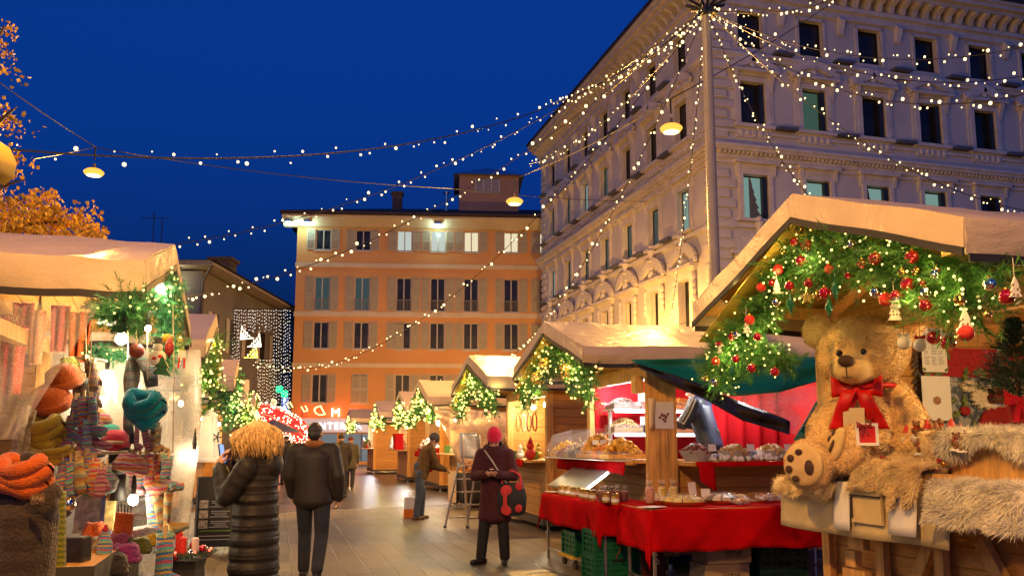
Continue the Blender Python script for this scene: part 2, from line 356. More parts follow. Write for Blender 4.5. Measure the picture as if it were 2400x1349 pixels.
def stucco(name, c, var=.12, scale=.5):
    m = M(name, c, .8, var, scale, .35, 25); return m
STONE = stucco('pale_stone_plaster', (.5, .46, .43)); TRIM = stucco('carved_stone_trim', (.54, .49, .44), .15, 2)
def pane_mat(name, glow, st, rough=.25):
    m = M(name, (.022, .02, .018), rough, .7, 1.3, spec=.3)
    if st: b = m.node_tree.nodes['Principled BSDF']; b.inputs['Emission Color'].default_value = tuple(glow) + (1,); b.inputs['Emission Strength'].default_value = st
    return m
P_DARK = pane_mat('dark_glass', (0, 0, 0), 0); P_TEAL = pane_mat('dim_teal_glass', (.22, .42, .38), .13); P_LIT = pane_mat('lit_office_glass', (.5, .85, .75), .33)
P_GREEN = pane_mat('green_dim_glass', (.12, .26, .18), .3); P_WARM = pane_mat('lit_warm_glass', (1, .86, .55), .85); P_COOL = pane_mat('lit_cool_glass', (.85, .95, .85), .6)
BLACKF = M('black_window_frame', (.015, .014, .014), .4, 0)

# ================================================================ WHITE CORNER BUILDING
CX, CY, LX, LY = 17.06, 30.57, 26.0, 23.6
pal = thing('corner_building', 'grand pale stone corner building with carved window pediments and heavy bracketed cornice', 'building', (CX, CY, 0))
fr_r = lambda u, d, w: Vector((u, d, w)); fr_l = lambda u, d, w: Vector((d, u, w))
winR = [1.89 + 3.0 * k for k in range(8)]; winL = [2.72 + 3.1 * k for k in range(7)]
ROWS = {1: (5.7, 8.5, 1.05), 2: (10.7, 12.55, 1.2), 3: (14.75, 16.6, 1.2), 4: (18.15, 19.75, 1.2)}
for face, cs, fr, ln in (('R', winR, fr_r, LX), ('L', winL, fr_l, LY)):
    wb = MB(); hs = []
    for r, (a, b, w) in ROWS.items(): hs += [(c - w / 2, c + w / 2, a, b) for c in cs if c + w < ln]
    if face == 'L': hs += [(c - .9, c + .9, .1, 3.6) for c in cs if c + .9 < ln]
    wall_holes(wb, fr, 0, ln, 0, 21.2, hs, .34); wb.build('wall', STONE, pal, True)
back = MB().add([fr_r(LX, 0, 0), fr_r(LX, LY, 0), fr_r(LX, LY, 21.2), fr_r(LX, 0, 21.2), fr_l(LY, 0, 0), fr_l(LY, 0, 21.2)], [(0, 1, 2, 3), (4, 1, 2, 5)])
back.build('rear_wall', STONE, pal, True)
MB().box2((.6, .6, .05), (LX - .3, LY - .3, 20.8)).build('inner_core', M('dark_room', (.02, .02, .022), .9, 0), pal, True)
def ring(mb, ov, z0, z1, inn=.0):      # one moulding layer round the corner, mitred
    mb.prism([(-ov, -ov), (LX, -ov), (LX, -inn + .12), (.12, .12), (.12, LY), (-ov, LY)], z0, z1, lambda u, d, w: Vector((u, w, d)))
cb = MB()
for ov, a, b in ((.12, 20.0, 20.35), (.25, 20.35, 20.55), (.75, 21.05, 21.22), (.95, 21.22, 21.42), (1.05, 21.42, 21.55)): ring(cb, ov, a, b)
k = .25
while k < LX - .3:
    cb.prism([(0, 20.55), (.3, 20.55), (.42, 20.8), (.72, 20.95), (.72, 21.05), (0, 21.05)], k - .11, k + .11, lambda u, d, w: Vector((d, -u, w))); k += .62
k = .25
while k < LY - .3:
    cb.prism([(0, 20.55), (.3, 20.55), (.42, 20.8), (.72, 20.95), (.72, 21.05), (0, 21.05)], k - .11, k + .11, lambda u, d, w: Vector((-u, d, w))); k += .62
cb.build('cornice', TRIM, pal, True)
rb = MB(); ring(rb, 1.12, 21.55, 21.72)
rb.add([(-1.1, -1.1, 21.72), (LX, -1.1, 21.72), (LX, LY, 21.72), (-1.1, LY, 21.72), (7, 7, 24.8), (LX, 7, 24.8), (LX, LY - 7, 24.8), (7, LY - 7, 24.8)], [(0, 1, 5, 4), (3, 0, 4, 7), (4, 5, 6, 7), (2, 3, 7, 6)])
rb.build('roof', M('dark_roof_tile', (.03, .024, .02), .8, .3, 4, .5, 12), pal, True)
for nm, ls in (('middle_cornice', ((.1, 12.95, 13.12), (.2, 13.12, 13.3), (.42, 13.42, 13.55), (.5, 13.55, 13.66))), ('string_course', ((.1, 17.55, 17.7), (.17, 17.7, 17.85))), ('sill_course', ((.12, 10.25, 10.42),)), ('upper_sill_course', ((.1, 14.3, 14.42),))):
    mb = MB()
    for ov, a, b in ls: ring(mb, ov, a, b)
    if nm == 'middle_cornice':
        for ln, ff in ((LX, lambda u, d, w: Vector((d, -u, w))), (LY, lambda u, d, w: Vector((-u, d, w)))):
            k = .1
            while k < ln: mb.prism([(0, 13.3), (.34, 13.3), (.34, 13.42), (0, 13.42)], k, k + .1, ff); k += .21
    mb.build(nm, TRIM, pal, True)
qs = {}; z = 4.6; i = 0
while z < 20.0:
    if not (12.9 < z + .2 < 13.7):
        w = .95 if i % 2 else .68
        for nm_, a_, b_ in (('a', (.0, -.09, z), (w, .02, z + .34)), ('b', (-.09, -.09, z), (-.001, w, z + .34)), ('c', (-.09, LY - w, z), (.02, LY, z + .34))): qs.setdefault((nm_, z > 13.3), MB()).box2(a_, b_)
    z += .43; i += 1
for q_ in qs.values(): q_.build('quoin_strip', STONE, pal, True, bevel=.035)
# window kinds: surround with consoles, pediment, sash, pane
def win_mesh(kind, a, b, w):
    h = b - a; f = MB(); p = None
    if kind in 'ts':
        f.box2((-w / 2 - .22, -.1, -.05), (-w / 2, .02, h + .18)); f.box2((w / 2, -.1, -.05), (w / 2 + .22, .02, h + .18)); f.box2((-w / 2 - .22, -.1, h), (w / 2 + .22, .02, h + .22))
        f.box2((-w / 2 - .34, -.24, -.2), (w / 2 + .34, .02, -.05)); f.box2((-w / 2 - .22, -.07, -.62), (w / 2 + .22, .02, -.2))
        for k in range(5): f.ball((-w / 2 + w * k / 4, -.09, -.42), (.13, .06, .14), 8, 6)
        for s in (-1, 1):
            f.prism([(0, h - .45), (.08, h - .4), (.16, h - .05), (.3, h + .22), (.3, h + .36), (0, h + .36)], s * (w / 2 + .27) - .09, s * (w / 2 + .27) + .09, lambda u, d, q: Vector((d, -u, q)))
            f.box2((s * (w / 2 + .3) - .07, -.06, .1), (s * (w / 2 + .3) + .07, .02, h - .45))
        p = MB(); W2 = w / 2 + .55
        p.box2((-W2, -.36, h + .36), (W2, .02, h + .48)); p.box2((-W2 + .08, -.14, h + .24), (W2 - .08, .02, h + .36))
        if kind == 't':
            ang = math.atan2(.55, W2)
            for s in (-1, 1): p.bar((s * (W2 + .02), -.18, h + .5), (s * -.02, -.18, h + 1.06), .4, .12, (0, 1, 0))
            p.prism([(-W2 + .1, h + .47), (W2 - .1, h + .47), (0, h + 1.0)], -.1, .02)
        else:
            pts = [(-W2 + 2 * W2 * t / 12, -.18, h + .5 + .58 * math.sin(math.pi * t / 12) ** .7) for t in range(13)]
            for q in range(12): p.bar(pts[q], pts[q + 1], .4, .12, (0, 1, 0))
            p.prism([(-W2 + .1, h + .47)] + [(q[0] * .93, q[2]) for q in pts] + [(W2 - .1, h + .47)], -.1, .02)
        p.ball((0, -.14, h + .7), (.14, .1, .17), 8, 6); p.ball((-.25, -.12, h + .62), (.15, .06, .08), 8, 6); p.ball((.25, -.12, h + .62), (.15, .06, .08), 8, 6)
    elif kind == 'f':
        f.box2((-w / 2 - .2, -.09, -.05), (-w / 2, .02, h)); f.box2((w / 2, -.09, -.05), (w / 2 + .2, .02, h)); f.box2((-w / 2 - .2, -.09, h), (w / 2 + .2, .02, h + .22))
        f.box2((-w / 2 - .3, -.2, -.18), (w / 2 + .3, .02, -.05))
        p = MB(); p.box2((-w / 2 - .3, -.12, h + .22), (w / 2 + .3, .02, h + .42)); p.box2((-w / 2 - .42, -.3, h + .42), (w / 2 + .42, .02, h + .55))
        for s in (-1, 1): p.prism([(0, h - .1), (.1, h), (.2, h + .42), (0, h + .42)], s * (w / 2 + .24) - .08, s * (w / 2 + .24) + .08, lambda u, d, q: Vector((d, -u, q)))
    elif kind == 'p':
        f.box2((-w / 2 - .14, -.06, -.02), (-w / 2, .02, h + .12)); f.box2((w / 2, -.06, -.02), (w / 2 + .14, .02, h + .12)); f.box2((-w / 2 - .14, -.06, h), (w / 2 + .14, .02, h + .14))
    else:                      # ornate arched door-like window of the first floor
        f.box2((-w / 2 - .26, -.16, -.1), (-w / 2, .02, h)); f.box2((w / 2, -.16, -.1), (w / 2 + .26, .02, h)); f.box2((-w / 2 - .26, -.16, h), (w / 2 + .26, .02, h + .26))
        for s in (-1, 1):
            for q in range(4): f.ball((s * (w / 2 + .36), -.12, h - .9 + q * .3), (.13, .12, .2), 8, 6)
        p = MB(); W2 = w / 2 + .6
        p.box2((-W2, -.42, h + .42), (W2, .02, h + .56)); p.box2((-W2 + .1, -.18, h + .26), (W2 - .1, .02, h + .42))
        pts = [(W2 * math.cos(math.pi * t / 14), -.21, h + .58 + .8 * math.sin(math.pi * t / 14)) for t in range(15)]
        for q in range(14): p.bar(pts[q], pts[q + 1], .45, .14, (0, 1, 0))
        p.prism([(q[0] * .93, q[2]) for q in pts], -.1, .02)
        for c, r in (((0, -.22, h + .82), (.2, .16, .26)), ((-.34, -.18, h + .74), (.2, .1, .12)), ((.34, -.18, h + .74), (.2, .1, .12)), ((0, -.2, h + 1.1), (.12, .12, .14))): p.ball(c, r, 8, 6)
        p.lathe([(.16, 0), (.2, .08), (.12, .16), (.16, .4), (.22, .55), (.1, .66), (.14, .78), (.03, .86)], (0, -.2, h + 1.4), 10)
    sash = MB(); e = .05
    sash.box2((-w / 2, .2, 0), (-w / 2 + e, .3, h)); sash.box2((w / 2 - e, .2, 0), (w / 2, .3, h)); sash.box2((-w / 2 + e, .2, h - e), (w / 2 - e, .3, h)); sash.box2((-w / 2 + e, .2, 0), (w / 2 - e, .3, e))
    if kind in 'tsf': sash.box2((w / 2 - .26, .02, e), (w / 2 - e, .2, h - e))
    pane = MB().box2((-w / 2 + e, .24, e), (w / 2 - e, .27, h - e))
    return f.mesh('surround', TRIM), p.mesh('pediment', TRIM) if p else None, sash.mesh('sash', BLACKF), {mm.name: pane.mesh('pane', mm) for mm in (P_DARK, P_TEAL, P_LIT, P_GREEN)}
KW = {k: win_mesh(k, *ROWS[r]) for k, r in (('t', 3), ('s', 3), ('f', 2), ('p', 4), ('o', 1))}
def put_window(kind, face, u, z, glass):
    loc, rot = ((u, 0, z), (0, 0, 0)) if face == 'R' else ((0, u, z), (0, 0, R(-90)))
    f, p, s, g = KW[kind]
    o = inst('window', f, pal, loc, rot); inst('sash', s, o); inst('pane', g[glass.name], o)
    if p: inst('pediment', p, o)
    return o
litR2 = {0: P_LIT, 1: P_LIT, 2: P_LIT, 3: P_LIT}
for face, cs, ln in (('R', winR, LX), ('L', winL, LY)):
    for i, c in enumerate(cs):
        if c + 1 > ln: continue
        put_window('p', face, c, ROWS[4][0], P_DARK)
        put_window('ts'[(i + (face == 'L')) % 2], face, c, ROWS[3][0], P_GREEN if face == 'R' and i == 1 else (P_LIT if face == 'L' and i == 4 else (P_TEAL if face == 'L' and i in (3, 5, 6) else P_DARK)))
        put_window('f', face, c, ROWS[2][0], litR2.get(i, P_DARK) if face == 'R' else (P_LIT if i in (0, 6) else P_TEAL))
        put_window('o', face, c, ROWS[1][0], P_DARK)
lm = MB().box2((-.45, -.34, -.04), (.45, .02, .08)).mesh('ledge', M('ledge_lamp_box', (.09, .09, .11), .5, 0))
for face, cs in (('R', winR), ('L', winL)):
    for i in range(len(cs)):
        for z in (10.6, 14.6, 17.95):
            u = cs[i] + 1.5
            if u > (LX if face == 'R' else LY) - .5: continue
            inst('ledge', lm, pal, (u, 0, z) if face == 'R' else (0, u, z), (0, 0, 0 if face == 'R' else R(-90)))
sb = MB()
sb.prism([(0, 20.5), (.2, 20.5), (.1, 20.2), (.3, 19.9), (.16, 19.55), (.1, 19.3), (0, 19.3)], -.13, .13, lambda u, d, w: Vector((d, -u, w)))
sbm = sb.mesh('scroll_bracket', TRIM)
for face, cs in (('R', winR), ('L', winL)):
    for c in cs:
        u = c + 1.5
        if u < (LX if face == 'R' else LY) - .3: inst('scroll_bracket', sbm, pal, (u, 0, 0) if face == 'R' else (0, u, 0), (0, 0, 0 if face == 'R' else R(-90)))
# cut-out paper trees behind two lit panes of the side facade
for c, w_, mm in ((1.75, .55, M('grey_cutout', (.12, .12, .11), .8, 0)), (7.55, .4, M('red_cutout', (.4, .02, .03), .8, 0))):
    poly = [(-.02, 0)]
    t = MB(); zz = 0; ed = []
    for q in range(5): ed += [(w_ * (1 - q * .18), .15 + q * .33), (w_ * (.62 - q * .12), .42 + q * .33)]
    t.prism([(0, 0)] + ed + [(0, 1.8)], .19, .205); 
    t.build('window_tree', mm, pal, True, loc=(c - .05, 0, ROWS[2][0] + .02))

# ================================================================ ORANGE BUILDING
oc = EYE + FWD * 58 + RGT * (-515 / 2000 * 58); oa = -YAW + R(4)
ob = thing('apartment_house', 'orange plastered apartment house with grey shutters and dark tiled roof', 'building', (oc.x, oc.y, 0), oa)
ORANGE = stucco('orange_plaster', (.55, .28, .1), .14, .25); CREAM = stucco('cream_band', (.55, .45, .3), .1, 1)
fdir = Vector((math.cos(oa), math.sin(oa), 0))
def fu(px):                            # where along the facade a photo column falls
    d = ray(px, 1000); n = Vector((-math.sin(oa), math.cos(oa), 0)); t = (Vector((oc.x, oc.y, 1.53)) - EYE).dot(n) / d.dot(n)
    return (EYE + d * t - Vector((oc.x, oc.y, 1.53))).dot(fdir)
wx = [fu(p) for p in (745, 841, 941, 1022, 1102, 1198, 1284)] + [fu(1284) + 2.6]
OR = [(14.75, 16.2), (10.5, 12.85), (7.85, 9.7), (4.15, 6.1)]
OL = 24.0; holes = [(c - .52, c + .52, a, b) for c in wx for a, b in OR] + [(.6 + 2.9 * k, 3.1 + 2.9 * k, .2, 2.05) for k in range(8)]
wb = MB(); wall_holes(wb, fr_r, 0, OL, 0, 16.9, holes, .22)
wb.add([(0, 0, 0), (0, 12, 0), (0, 12, 16.9), (0, 0, 16.9), (OL, 0, 0), (OL, 12, 0), (OL, 12, 16.9), (OL, 0, 16.9)], [(0, 1, 2, 3), (5, 4, 7, 6), (1, 5, 6, 2)])
wb.build('wall', ORANGE, ob, True)
MB().box2((.4, .5, .05), (OL - .3, 11.7, 16.6)).build('inner_core', MATS['dark_room'], ob, True)
for a, b, ov in ((13.5, 13.82, .08), (10.05, 10.4, .07), (6.55, 6.85, .08), (3.05, 3.12, .1)):
    MB().box2((-.06, -ov, a), (OL, .03, b)).build('string_course', CREAM, ob, True)
eb = MB(); eb.prism([(.03, 16.3), (-.25, 16.35), (-1.0, 16.85), (-1.0, 17.0), (.03, 17.0)], -.9, OL, lambda u, d, w: Vector((d, u, w)))
eb.build('eave', CREAM, ob, True)
RT = M('brown_roof_tile', (.045, .03, .022), .85, .3, 3, .6, 10)
rb = MB(); rb.add([(-1.0, -1.15, 17.0), (OL, -1.15, 17.0), (OL, 12, 17.0), (-1, 12, 17), (5.5, 6, 19.4), (OL, 6, 19.6), (-1.0, -1.15, 17.22), (OL, -1.15, 17.22), (-1, 12, 17.22), (OL, 12, 17.22)], [(0, 1, 7, 6), (3, 0, 6, 8), (6, 7, 5, 4), (8, 6, 4), (9, 8, 4, 5)])
rb.build('roof', RT, ob, True)
MB().box2((fu(915) - .35, 2.5, 17.4), (fu(915) + .35, 3.2, 19.6)).box2((fu(915) - .45, 2.4, 19.6), (fu(915) + .45, 3.3, 19.75)).build('chimney', M('chimney_brick', (.08, .06, .05), .9), ob, True)
cp = MB(); cp.tube([(fu(1040), 2, 17.5), (fu(1040), 2, 19.6)], .13, 10).lathe([(.26, 0), (.26, .1), (.02, .3)], (fu(1040), 2, 19.55), 10)
cp.build('flue_pipe', STEEL, ob, True)
tw = MB(); a, b = fu(1072), fu(1222); tw.box2((a, 2.2, 17.2), (b, 7, 21.0)); tw.build('roof_turret', M('turret_plaster', (.36, .22, .15), .85, .1, 1), ob, True)
t2 = MB(); t2.add([(a - .4, 1.8, 21.0), (b + .4, 1.8, 21.0), (b + .4, 7.4, 21.0), (a - .4, 7.4, 21.0), ((a + b) / 2, 4.6, 22.4)], [(0, 1, 4), (1, 2, 4), (2, 3, 4), (3, 0, 4), (3, 2, 1, 0)])
t2.build('turret_roof', M('glazed_roof', (.2, .25, .34), .3, .2, 4, metal=.3), ob, True)
t3 = MB(); t3.box2((fu(1113), 2.1, 19.6), (fu(1173), 2.19, 20.75)); t3.build('turret_window', M('pale_blind', (.3, .27, .24), .6), ob, True)
t4 = MB()
for q in range(4): t4.box2((fu(1113) + q * (fu(1173) - fu(1113)) / 3 - .04, 2.04, 19.6), (fu(1113) + q * (fu(1173) - fu(1113)) / 3 + .04, 2.1, 20.75))
t4.build('turret_window_bars', TRIM, ob, True)
SHUT = M('grey_shutter', (.34, .31, .26), .6, .1, 3); OFR = M('pale_sash', (.45, .42, .36), .5, 0)
def shutter_mesh(h, w=.56):
    s = MB(); s.box2((0, -.05, 0), (.06, 0, h)); s.box2((w - .06, -.05, 0), (w, 0, h))
    for z in (0, h * .46, h - .07): s.box2((.06, -.05, z), (w - .06, 0, z + .07))
    n = int(h / .075)
    for q in range(n): s.box((w / 2, -.022, .08 + (h - .16) * q / n), (w - .12, .012, .07), Euler((R(28), 0, 0)).to_matrix())
    return s.mesh('shutter', SHUT)
lit = {(0, 2): P_COOL, (0, 3): P_COOL, (0, 4): P_WARM, (0, 5): P_WARM, (0, 6): P_WARM, (1, 0): P_TEAL, (1, 1): P_TEAL}
BALC = M('balcony_rail_iron', (.2, .18, .15), .5, 0)
for r, (a, b) in enumerate(OR):
    h = b - a; sm = shutter_mesh(h)
    f = MB(); f.box2((-.62, -.06, -.12), (.62, .02, -.02)); 
    for x0, x1 in ((-.52, -.46), (-.04, .04), (.46, .52)): f.box2((x0, .1, 0), (x1, .18, h))
    f.box2((-.46, .1, h - .06), (.46, .18, h)); f.box2((-.46, .1, 0), (.46, .18, .06)); fm = f.mesh('window', OFR)
    panes = {}
    for i, c in enumerate(wx):
        g = lit.get((r, i), P_DARK)
        if g.name not in panes: panes[g.name] = MB().box2((-.46, .15, .06), (.46, .17, h - .06)).mesh('pane', g)
        o = inst('window', fm, ob, (c, 0, a)); inst('pane', panes[g.name], o)
        closed = (r == 3 and i == 1)
        inst('shutter', sm, ob, (c - (.55 if closed else 1.12), -.02, a)); 
        if closed or (r == 2 and i == 2):
            inst('shutter', sm, ob, (c - .52 if not closed else c + .0, -.04, a))
            if not closed: inst('shutter', sm, ob, (c + .56, -.02, a))
        else: inst('shutter', sm, ob, (c + .56, -.02, a))
        if r == 1:
            bb = MB(); bb.box2((-.5, -.1, .72), (.5, -.06, .77))
            for q in range(11): bb.box((-.48 + .096 * q, -.08, .36), (.02, .02, .72))
            bb.build('window_guard', BALC, ob, True, loc=(c, 0, a))
for px in (710, 1022, 680):            # three floodlights fixed under the eave
    c = fu(px) if px != 680 else -.5
    l = MB().box((c, -.75, 16.55), (.4, .3, .16)).box((c, -.6, 16.72), (.06, .06, .2)).build('floodlight', STEEL, ob, True)
    MB().box((c, -.78, 16.45), (.36, .26, .03)).build('flood_lens', emis('flood_white_green', (.6, 1, .85), 25), l, True)
    p = Matrix.Translation(Vector((oc.x, oc.y, 0))) @ Matrix.Rotation(oa, 4, 'Z') @ Vector((c, -.8, 16.2)); point_light('flood_glow', p, 70, (.6, 1, .85), .1)
def letters(name, body, size, mat, parent, loc, rot, ext=.04, shear=0, local=True, spacing=1, align='CENTER', scx=1):
    cu = bpy.data.curves.new(name, 'FONT'); cu.body = body; cu.size = size; cu.extrude = ext; cu.shear = shear; cu.align_x = align; cu.space_character = spacing; cu.resolution_u = 3
    t = bpy.data.objects.new(name, cu); C.objects.link(t); bpy.context.view_layer.update()
    me = bpy.data.meshes.new_from_object(t.evaluated_get(bpy.context.evaluated_depsgraph_get())); bpy.data.objects.remove(t)
    me.materials.clear(); me.materials.append(mat)
    o = bpy.data.objects.new(name, me); o.location = loc; o.rotation_euler = rot; o.scale = (scx, 1, 1); return link(o, parent, local)
RED_L = emis('red_letter', (1, .12, .05), 7); WHITE_L = emis('white_letter', (.9, .95, 1), 3.5)
for ch, px, mt in (('E', 715, emis('dim_red_letter', (1, .08, .03), 1.5)), ('M', 786, emis('pink_letter', (1, .5, .42), 6)), ('V', 828, MATS['red_letter'])):
    s_ = letters('sign_letter', ch, .82, mt, ob, (fu(px), -.12, 3.2), (R(90), 0, 0), .05)
for px in (720, 790, 830):
    p = Matrix.Translation(Vector((oc.x, oc.y, 0))) @ Matrix.Rotation(oa, 4, 'Z') @ Vector((fu(px), -.5, 3.5)); point_light('red_sign_glow', p, 28, (1, .06, .02), .2)
MB().box2((0, -.5, 2.15), (OL, -.03, 3.05)).build('shop_fascia', M('white_fascia', (.55, .57, .65), .4, .05, emit=(.5, .55, .9), es=.22), ob, True)
letters('fascia_lettering', 'INTERNA', .62, MATS['white_letter'], ob, (fu(795), -.52, 2.36), (R(90), 0, 0), .02, spacing=1.25)
for k in range(8):
    f = MB().box2((.6 + 2.9 * k, .1, .2), (3.1 + 2.9 * k, .14, 2.05)).build('shop_window', pane_mat('shop_glass', (.45, .6, .65), .28), ob, True)
    MB().box2((1.8 + 2.9 * k, .03, .2), (1.87 + 2.9 * k, .1, 2.05)).build('mullion', BLACKF, ob, True)

# ================================================================ DARK HOUSE AND STREET BEYOND
p0 = at_d(455, 1035, 45); dh = thing('corner_house', 'shadowy grey house with wide eaves, drainpipe and small lit floodlight beside light curtain', 'building', (p0.x, p0.y, 0), -YAW - R(1.2))
GREY = stucco('grey_plaster', (.12, .112, .105), .2, .4)
MB().box2((-16, 0, 0), (0, 15.5, 10.6)).build('wall', GREY, dh, True)
eb = MB(); eb.prism([(-16.5, 10.75), (.9, 10.75), (.9, 10.9), (.7, 11.0), (-16.5, 11.0)], -.9, 16); eb.build('eave', M('eave_board', (.22, .2, .17), .8), dh, True)
rb = MB(); rb.add([(-16.5, -1, 11.0), (.95, -1, 11.0), (.95, 16, 11.0), (-16.5, 16, 11.0), (-16.5, 7.5, 12.6), (-5, 7.5, 12.6)], [(0, 1, 5, 4), (1, 2, 5), (2, 3, 4, 5)]); rb.build('roof', RT, dh, True)
MB().box2((-1.6, 5.2, 11.1), (-.4, 6.4, 12.3)).box2((-1.75, 5.05, 12.3), (-.25, 6.55, 12.5)).build('chimney', MATS['chimney_brick'], dh, True)
MB().tube([(.75, -.6, 10.8), (.3, -.2, 10.3), (.1, -.12, 9.9), (.1, -.12, 0)], .09, 8).build('drainpipe', M('drainpipe', (.05, .04, .035), .5), dh, True)
for k in range(5):
    f = MB().box2((.0, 1.6 + k * 2.8, 6.6), (.03, 2.7 + k * 2.8, 8.6)).build('window', P_DARK, dh, True); MB().box2((.03, 1.0 + k * 2.8, 6.6), (.07, 1.55 + k * 2.8, 8.6)).build('shutter', SHUT, dh, True)
l = MB().box((-1.3, -.5, 10.6), (.35, .3, .14)).build('floodlight', STEEL, dh, True); MB().box((-1.3, -.52, 10.51), (.3, .26, .02)).build('flood_lens', emis('flood_cream', (1, .9, .6), 14), l, True)
point_light('eave_glow', Matrix.Translation(Vector((p0.x, p0.y, 0))) @ Matrix.Rotation(-YAW, 4, 'Z') @ Vector((-1.3, -.75, 10.2)), 60, (1, .85, .5), .1)
an = MB(); an.tube([(-4.6, 4, 12), (-4.6, 4, 14.9)], .03, 6); an.tube([(-4.1, 4, 12), (-4.1, 4, 14.5)], .03, 6); an.bar((-5.4, 4, 14.6), (-3.6, 4, 14.6), .02, .02)
for k in range(6): an.bar((-5.3 + k * .3, 3.7, 14.6), (-5.3 + k * .3, 4.3, 14.6), .015, .015)
an.build('antenna', WIRE, dh, True)
bl = at_d(610, 1035, 75); fb = thing('street_house', 'dark tall house closing the narrow street behind the hanging light curtains', 'building', (bl.x - 1, bl.y, 0), -YAW)
wb = MB(); wall_holes(wb, fr_r, -6, 4.6, 0, 12.2, [(-5 + 2 * k, -4 + 2 * k, a, a + 1.7) for k in range(5) for a in (1.0, 4.4, 7.6)], .2); wb.add([(4.6, 0, 0), (4.6, 9, 0), (4.6, 9, 12.2), (4.6, 0, 12.2), (-6, 9, 0), (-6, 9, 12.2), (-6, 0, 0), (-6, 0, 12.2)], [(0, 1, 2, 3), (1, 4, 5, 2), (6, 4, 5, 7)]); wb.build('wall', stucco('street_plaster', (.12, .11, .11)), fb, True)
MB().box2((-5.8, .2, 0), (4.5, 8.8, 11.9)).build('inner_core', MATS['dark_room'], fb, True)
MB().add([(-6.4, -.5, 12.2), (5, -.5, 12.2), (5, 9.5, 12.2), (-6.4, 9.5, 12.2), (-2, 4.5, 14), (1, 4.5, 14)], [(0, 1, 5, 4), (1, 2, 5), (2, 3, 4, 5), (3, 0, 4)]).build('roof', RT, fb, True)

# curtains of lights across the street
def curtain(name, label, px0, px1, step, dep, top, bottom, mat, r):
    pa, pb = at_d(px0, top, dep), at_d(px1, top, dep)
    t = thing(name, label, 'string lights', ((pa.x + pb.x) / 2, (pa.y + pb.y) / 2, 0), 0, 'light curtains across the street')
    MB().tube([at_d(px0 - 8, top - 1, dep), pa, pb, at_d(px1 + 6, top - 1, dep)], .015, 5).build('support_wire', WIRE, t)
    px = px0
    while px < px1:
        y1 = bottom(px); mb = MB(); y = top + 2 + rnd.random() * 3
        x_ = px + rnd.uniform(-.6, .6)
        while y < y1:
            mb.octa(at_d(x_ + rnd.uniform(-.9, .9), y, dep), r * rnd.uniform(.8, 1.25)); y += rnd.uniform(6.2, 10)
        mb.build('light_strand', mat, t); px += step * rnd.uniform(.75, 1.25)
curtain('light_curtain', 'wide cool white light curtain hung high across the narrow street', 500, 684, 5.2, 50, 724, lambda p: (893 if p < 560 else (775 if p < 640 else 960)) + rnd.uniform(-14, 8), BULBWHITE, .027)
curtain('light_curtain', 'warm narrow light curtain hanging lower behind the wide white one', 604, 644, 4, 54, 840, lambda p: 938 + rnd.uniform(-8, 8), emis('bulb_curtain_warm', (1, .82, .5), 2.2), .026)
def comet(px, py, rot, col, label):
    c = at_d(px, py, 46); t = thing('light_ornament', label, 'ornament', c, -YAW, 'light ornaments over the street')
    f = MB(); q = []
    for k in range(5):
        a = R(rot + k * 20); L_ = .75 if k in (0, 4) else .55; e_ = Vector((math.cos(a) * L_, 0, math.sin(a) * L_)); q.append(e_); f.tube([(0, 0, 0), e_], .022, 5)
    for s_ in (.6, 1): 
        for k in range(4): f.tube([q[k] * s_, (q[k] + q[k + 1]) * .42 * s_, q[k + 1] * s_], .018, 5)
    f.build('tube_frame', emis('comet_' + col, (1, .85, .6) if col == 'white' else (1, .75, .1), 3), t, True)
    b = MB()
    for k in range(26): b.octa(q[rnd.randrange(5)].lerp(q[rnd.randrange(5)], rnd.random()) * rnd.random(), .02)
    tag(b.build('bulb_net', emis('comet_blue', (.6, .7, 1), 5), t, True), kind='stuff')
comet(563, 795, 5, 'white', 'white fan shaped light ornament hanging highest over the street')
comet(612, 812, 100, 'white', 'white fan shaped light ornament tilted downwards beside the highest one')
comet(604, 838, 100, 'yellow', 'yellow edged fan shaped light ornament hanging lowest over the street')
ph = at_d(662, 925, 52); t = thing('pharmacy_sign', 'vertical lit pharmacy sign with two green clover shapes', 'sign', ph, -YAW)
for dx, dz in ((-.2, .35), (.12, .08)):
    g = MB()
    for k in range(4): g.lathe([(.001, -.03), (.14, -.03), (.14, .03), (.001, .03)], (dx + .11 * math.cos(k * 1.571 + .78), 0, dz + .11 * math.sin(k * 1.571 + .78)), 10, Euler((R(90), 0, 0)).to_matrix())
    g.build('green_clover', emis('clover_green', (.02, 1, .3), 1.6), t, True)
MB().box((.15, .05, -.75), (.42, .12, 1.3)).build('sign_box', M('blue_box', (.05, .08, .2), .4, 0, emit=(.1, .3, .8), es=.5), t, True)
for k, ch in enumerate('FAR'): letters('sign_letter', ch, .42, WHITE_L, t, (.15, -.03, -.5 - k * .4), (R(90), 0, 0), .01)
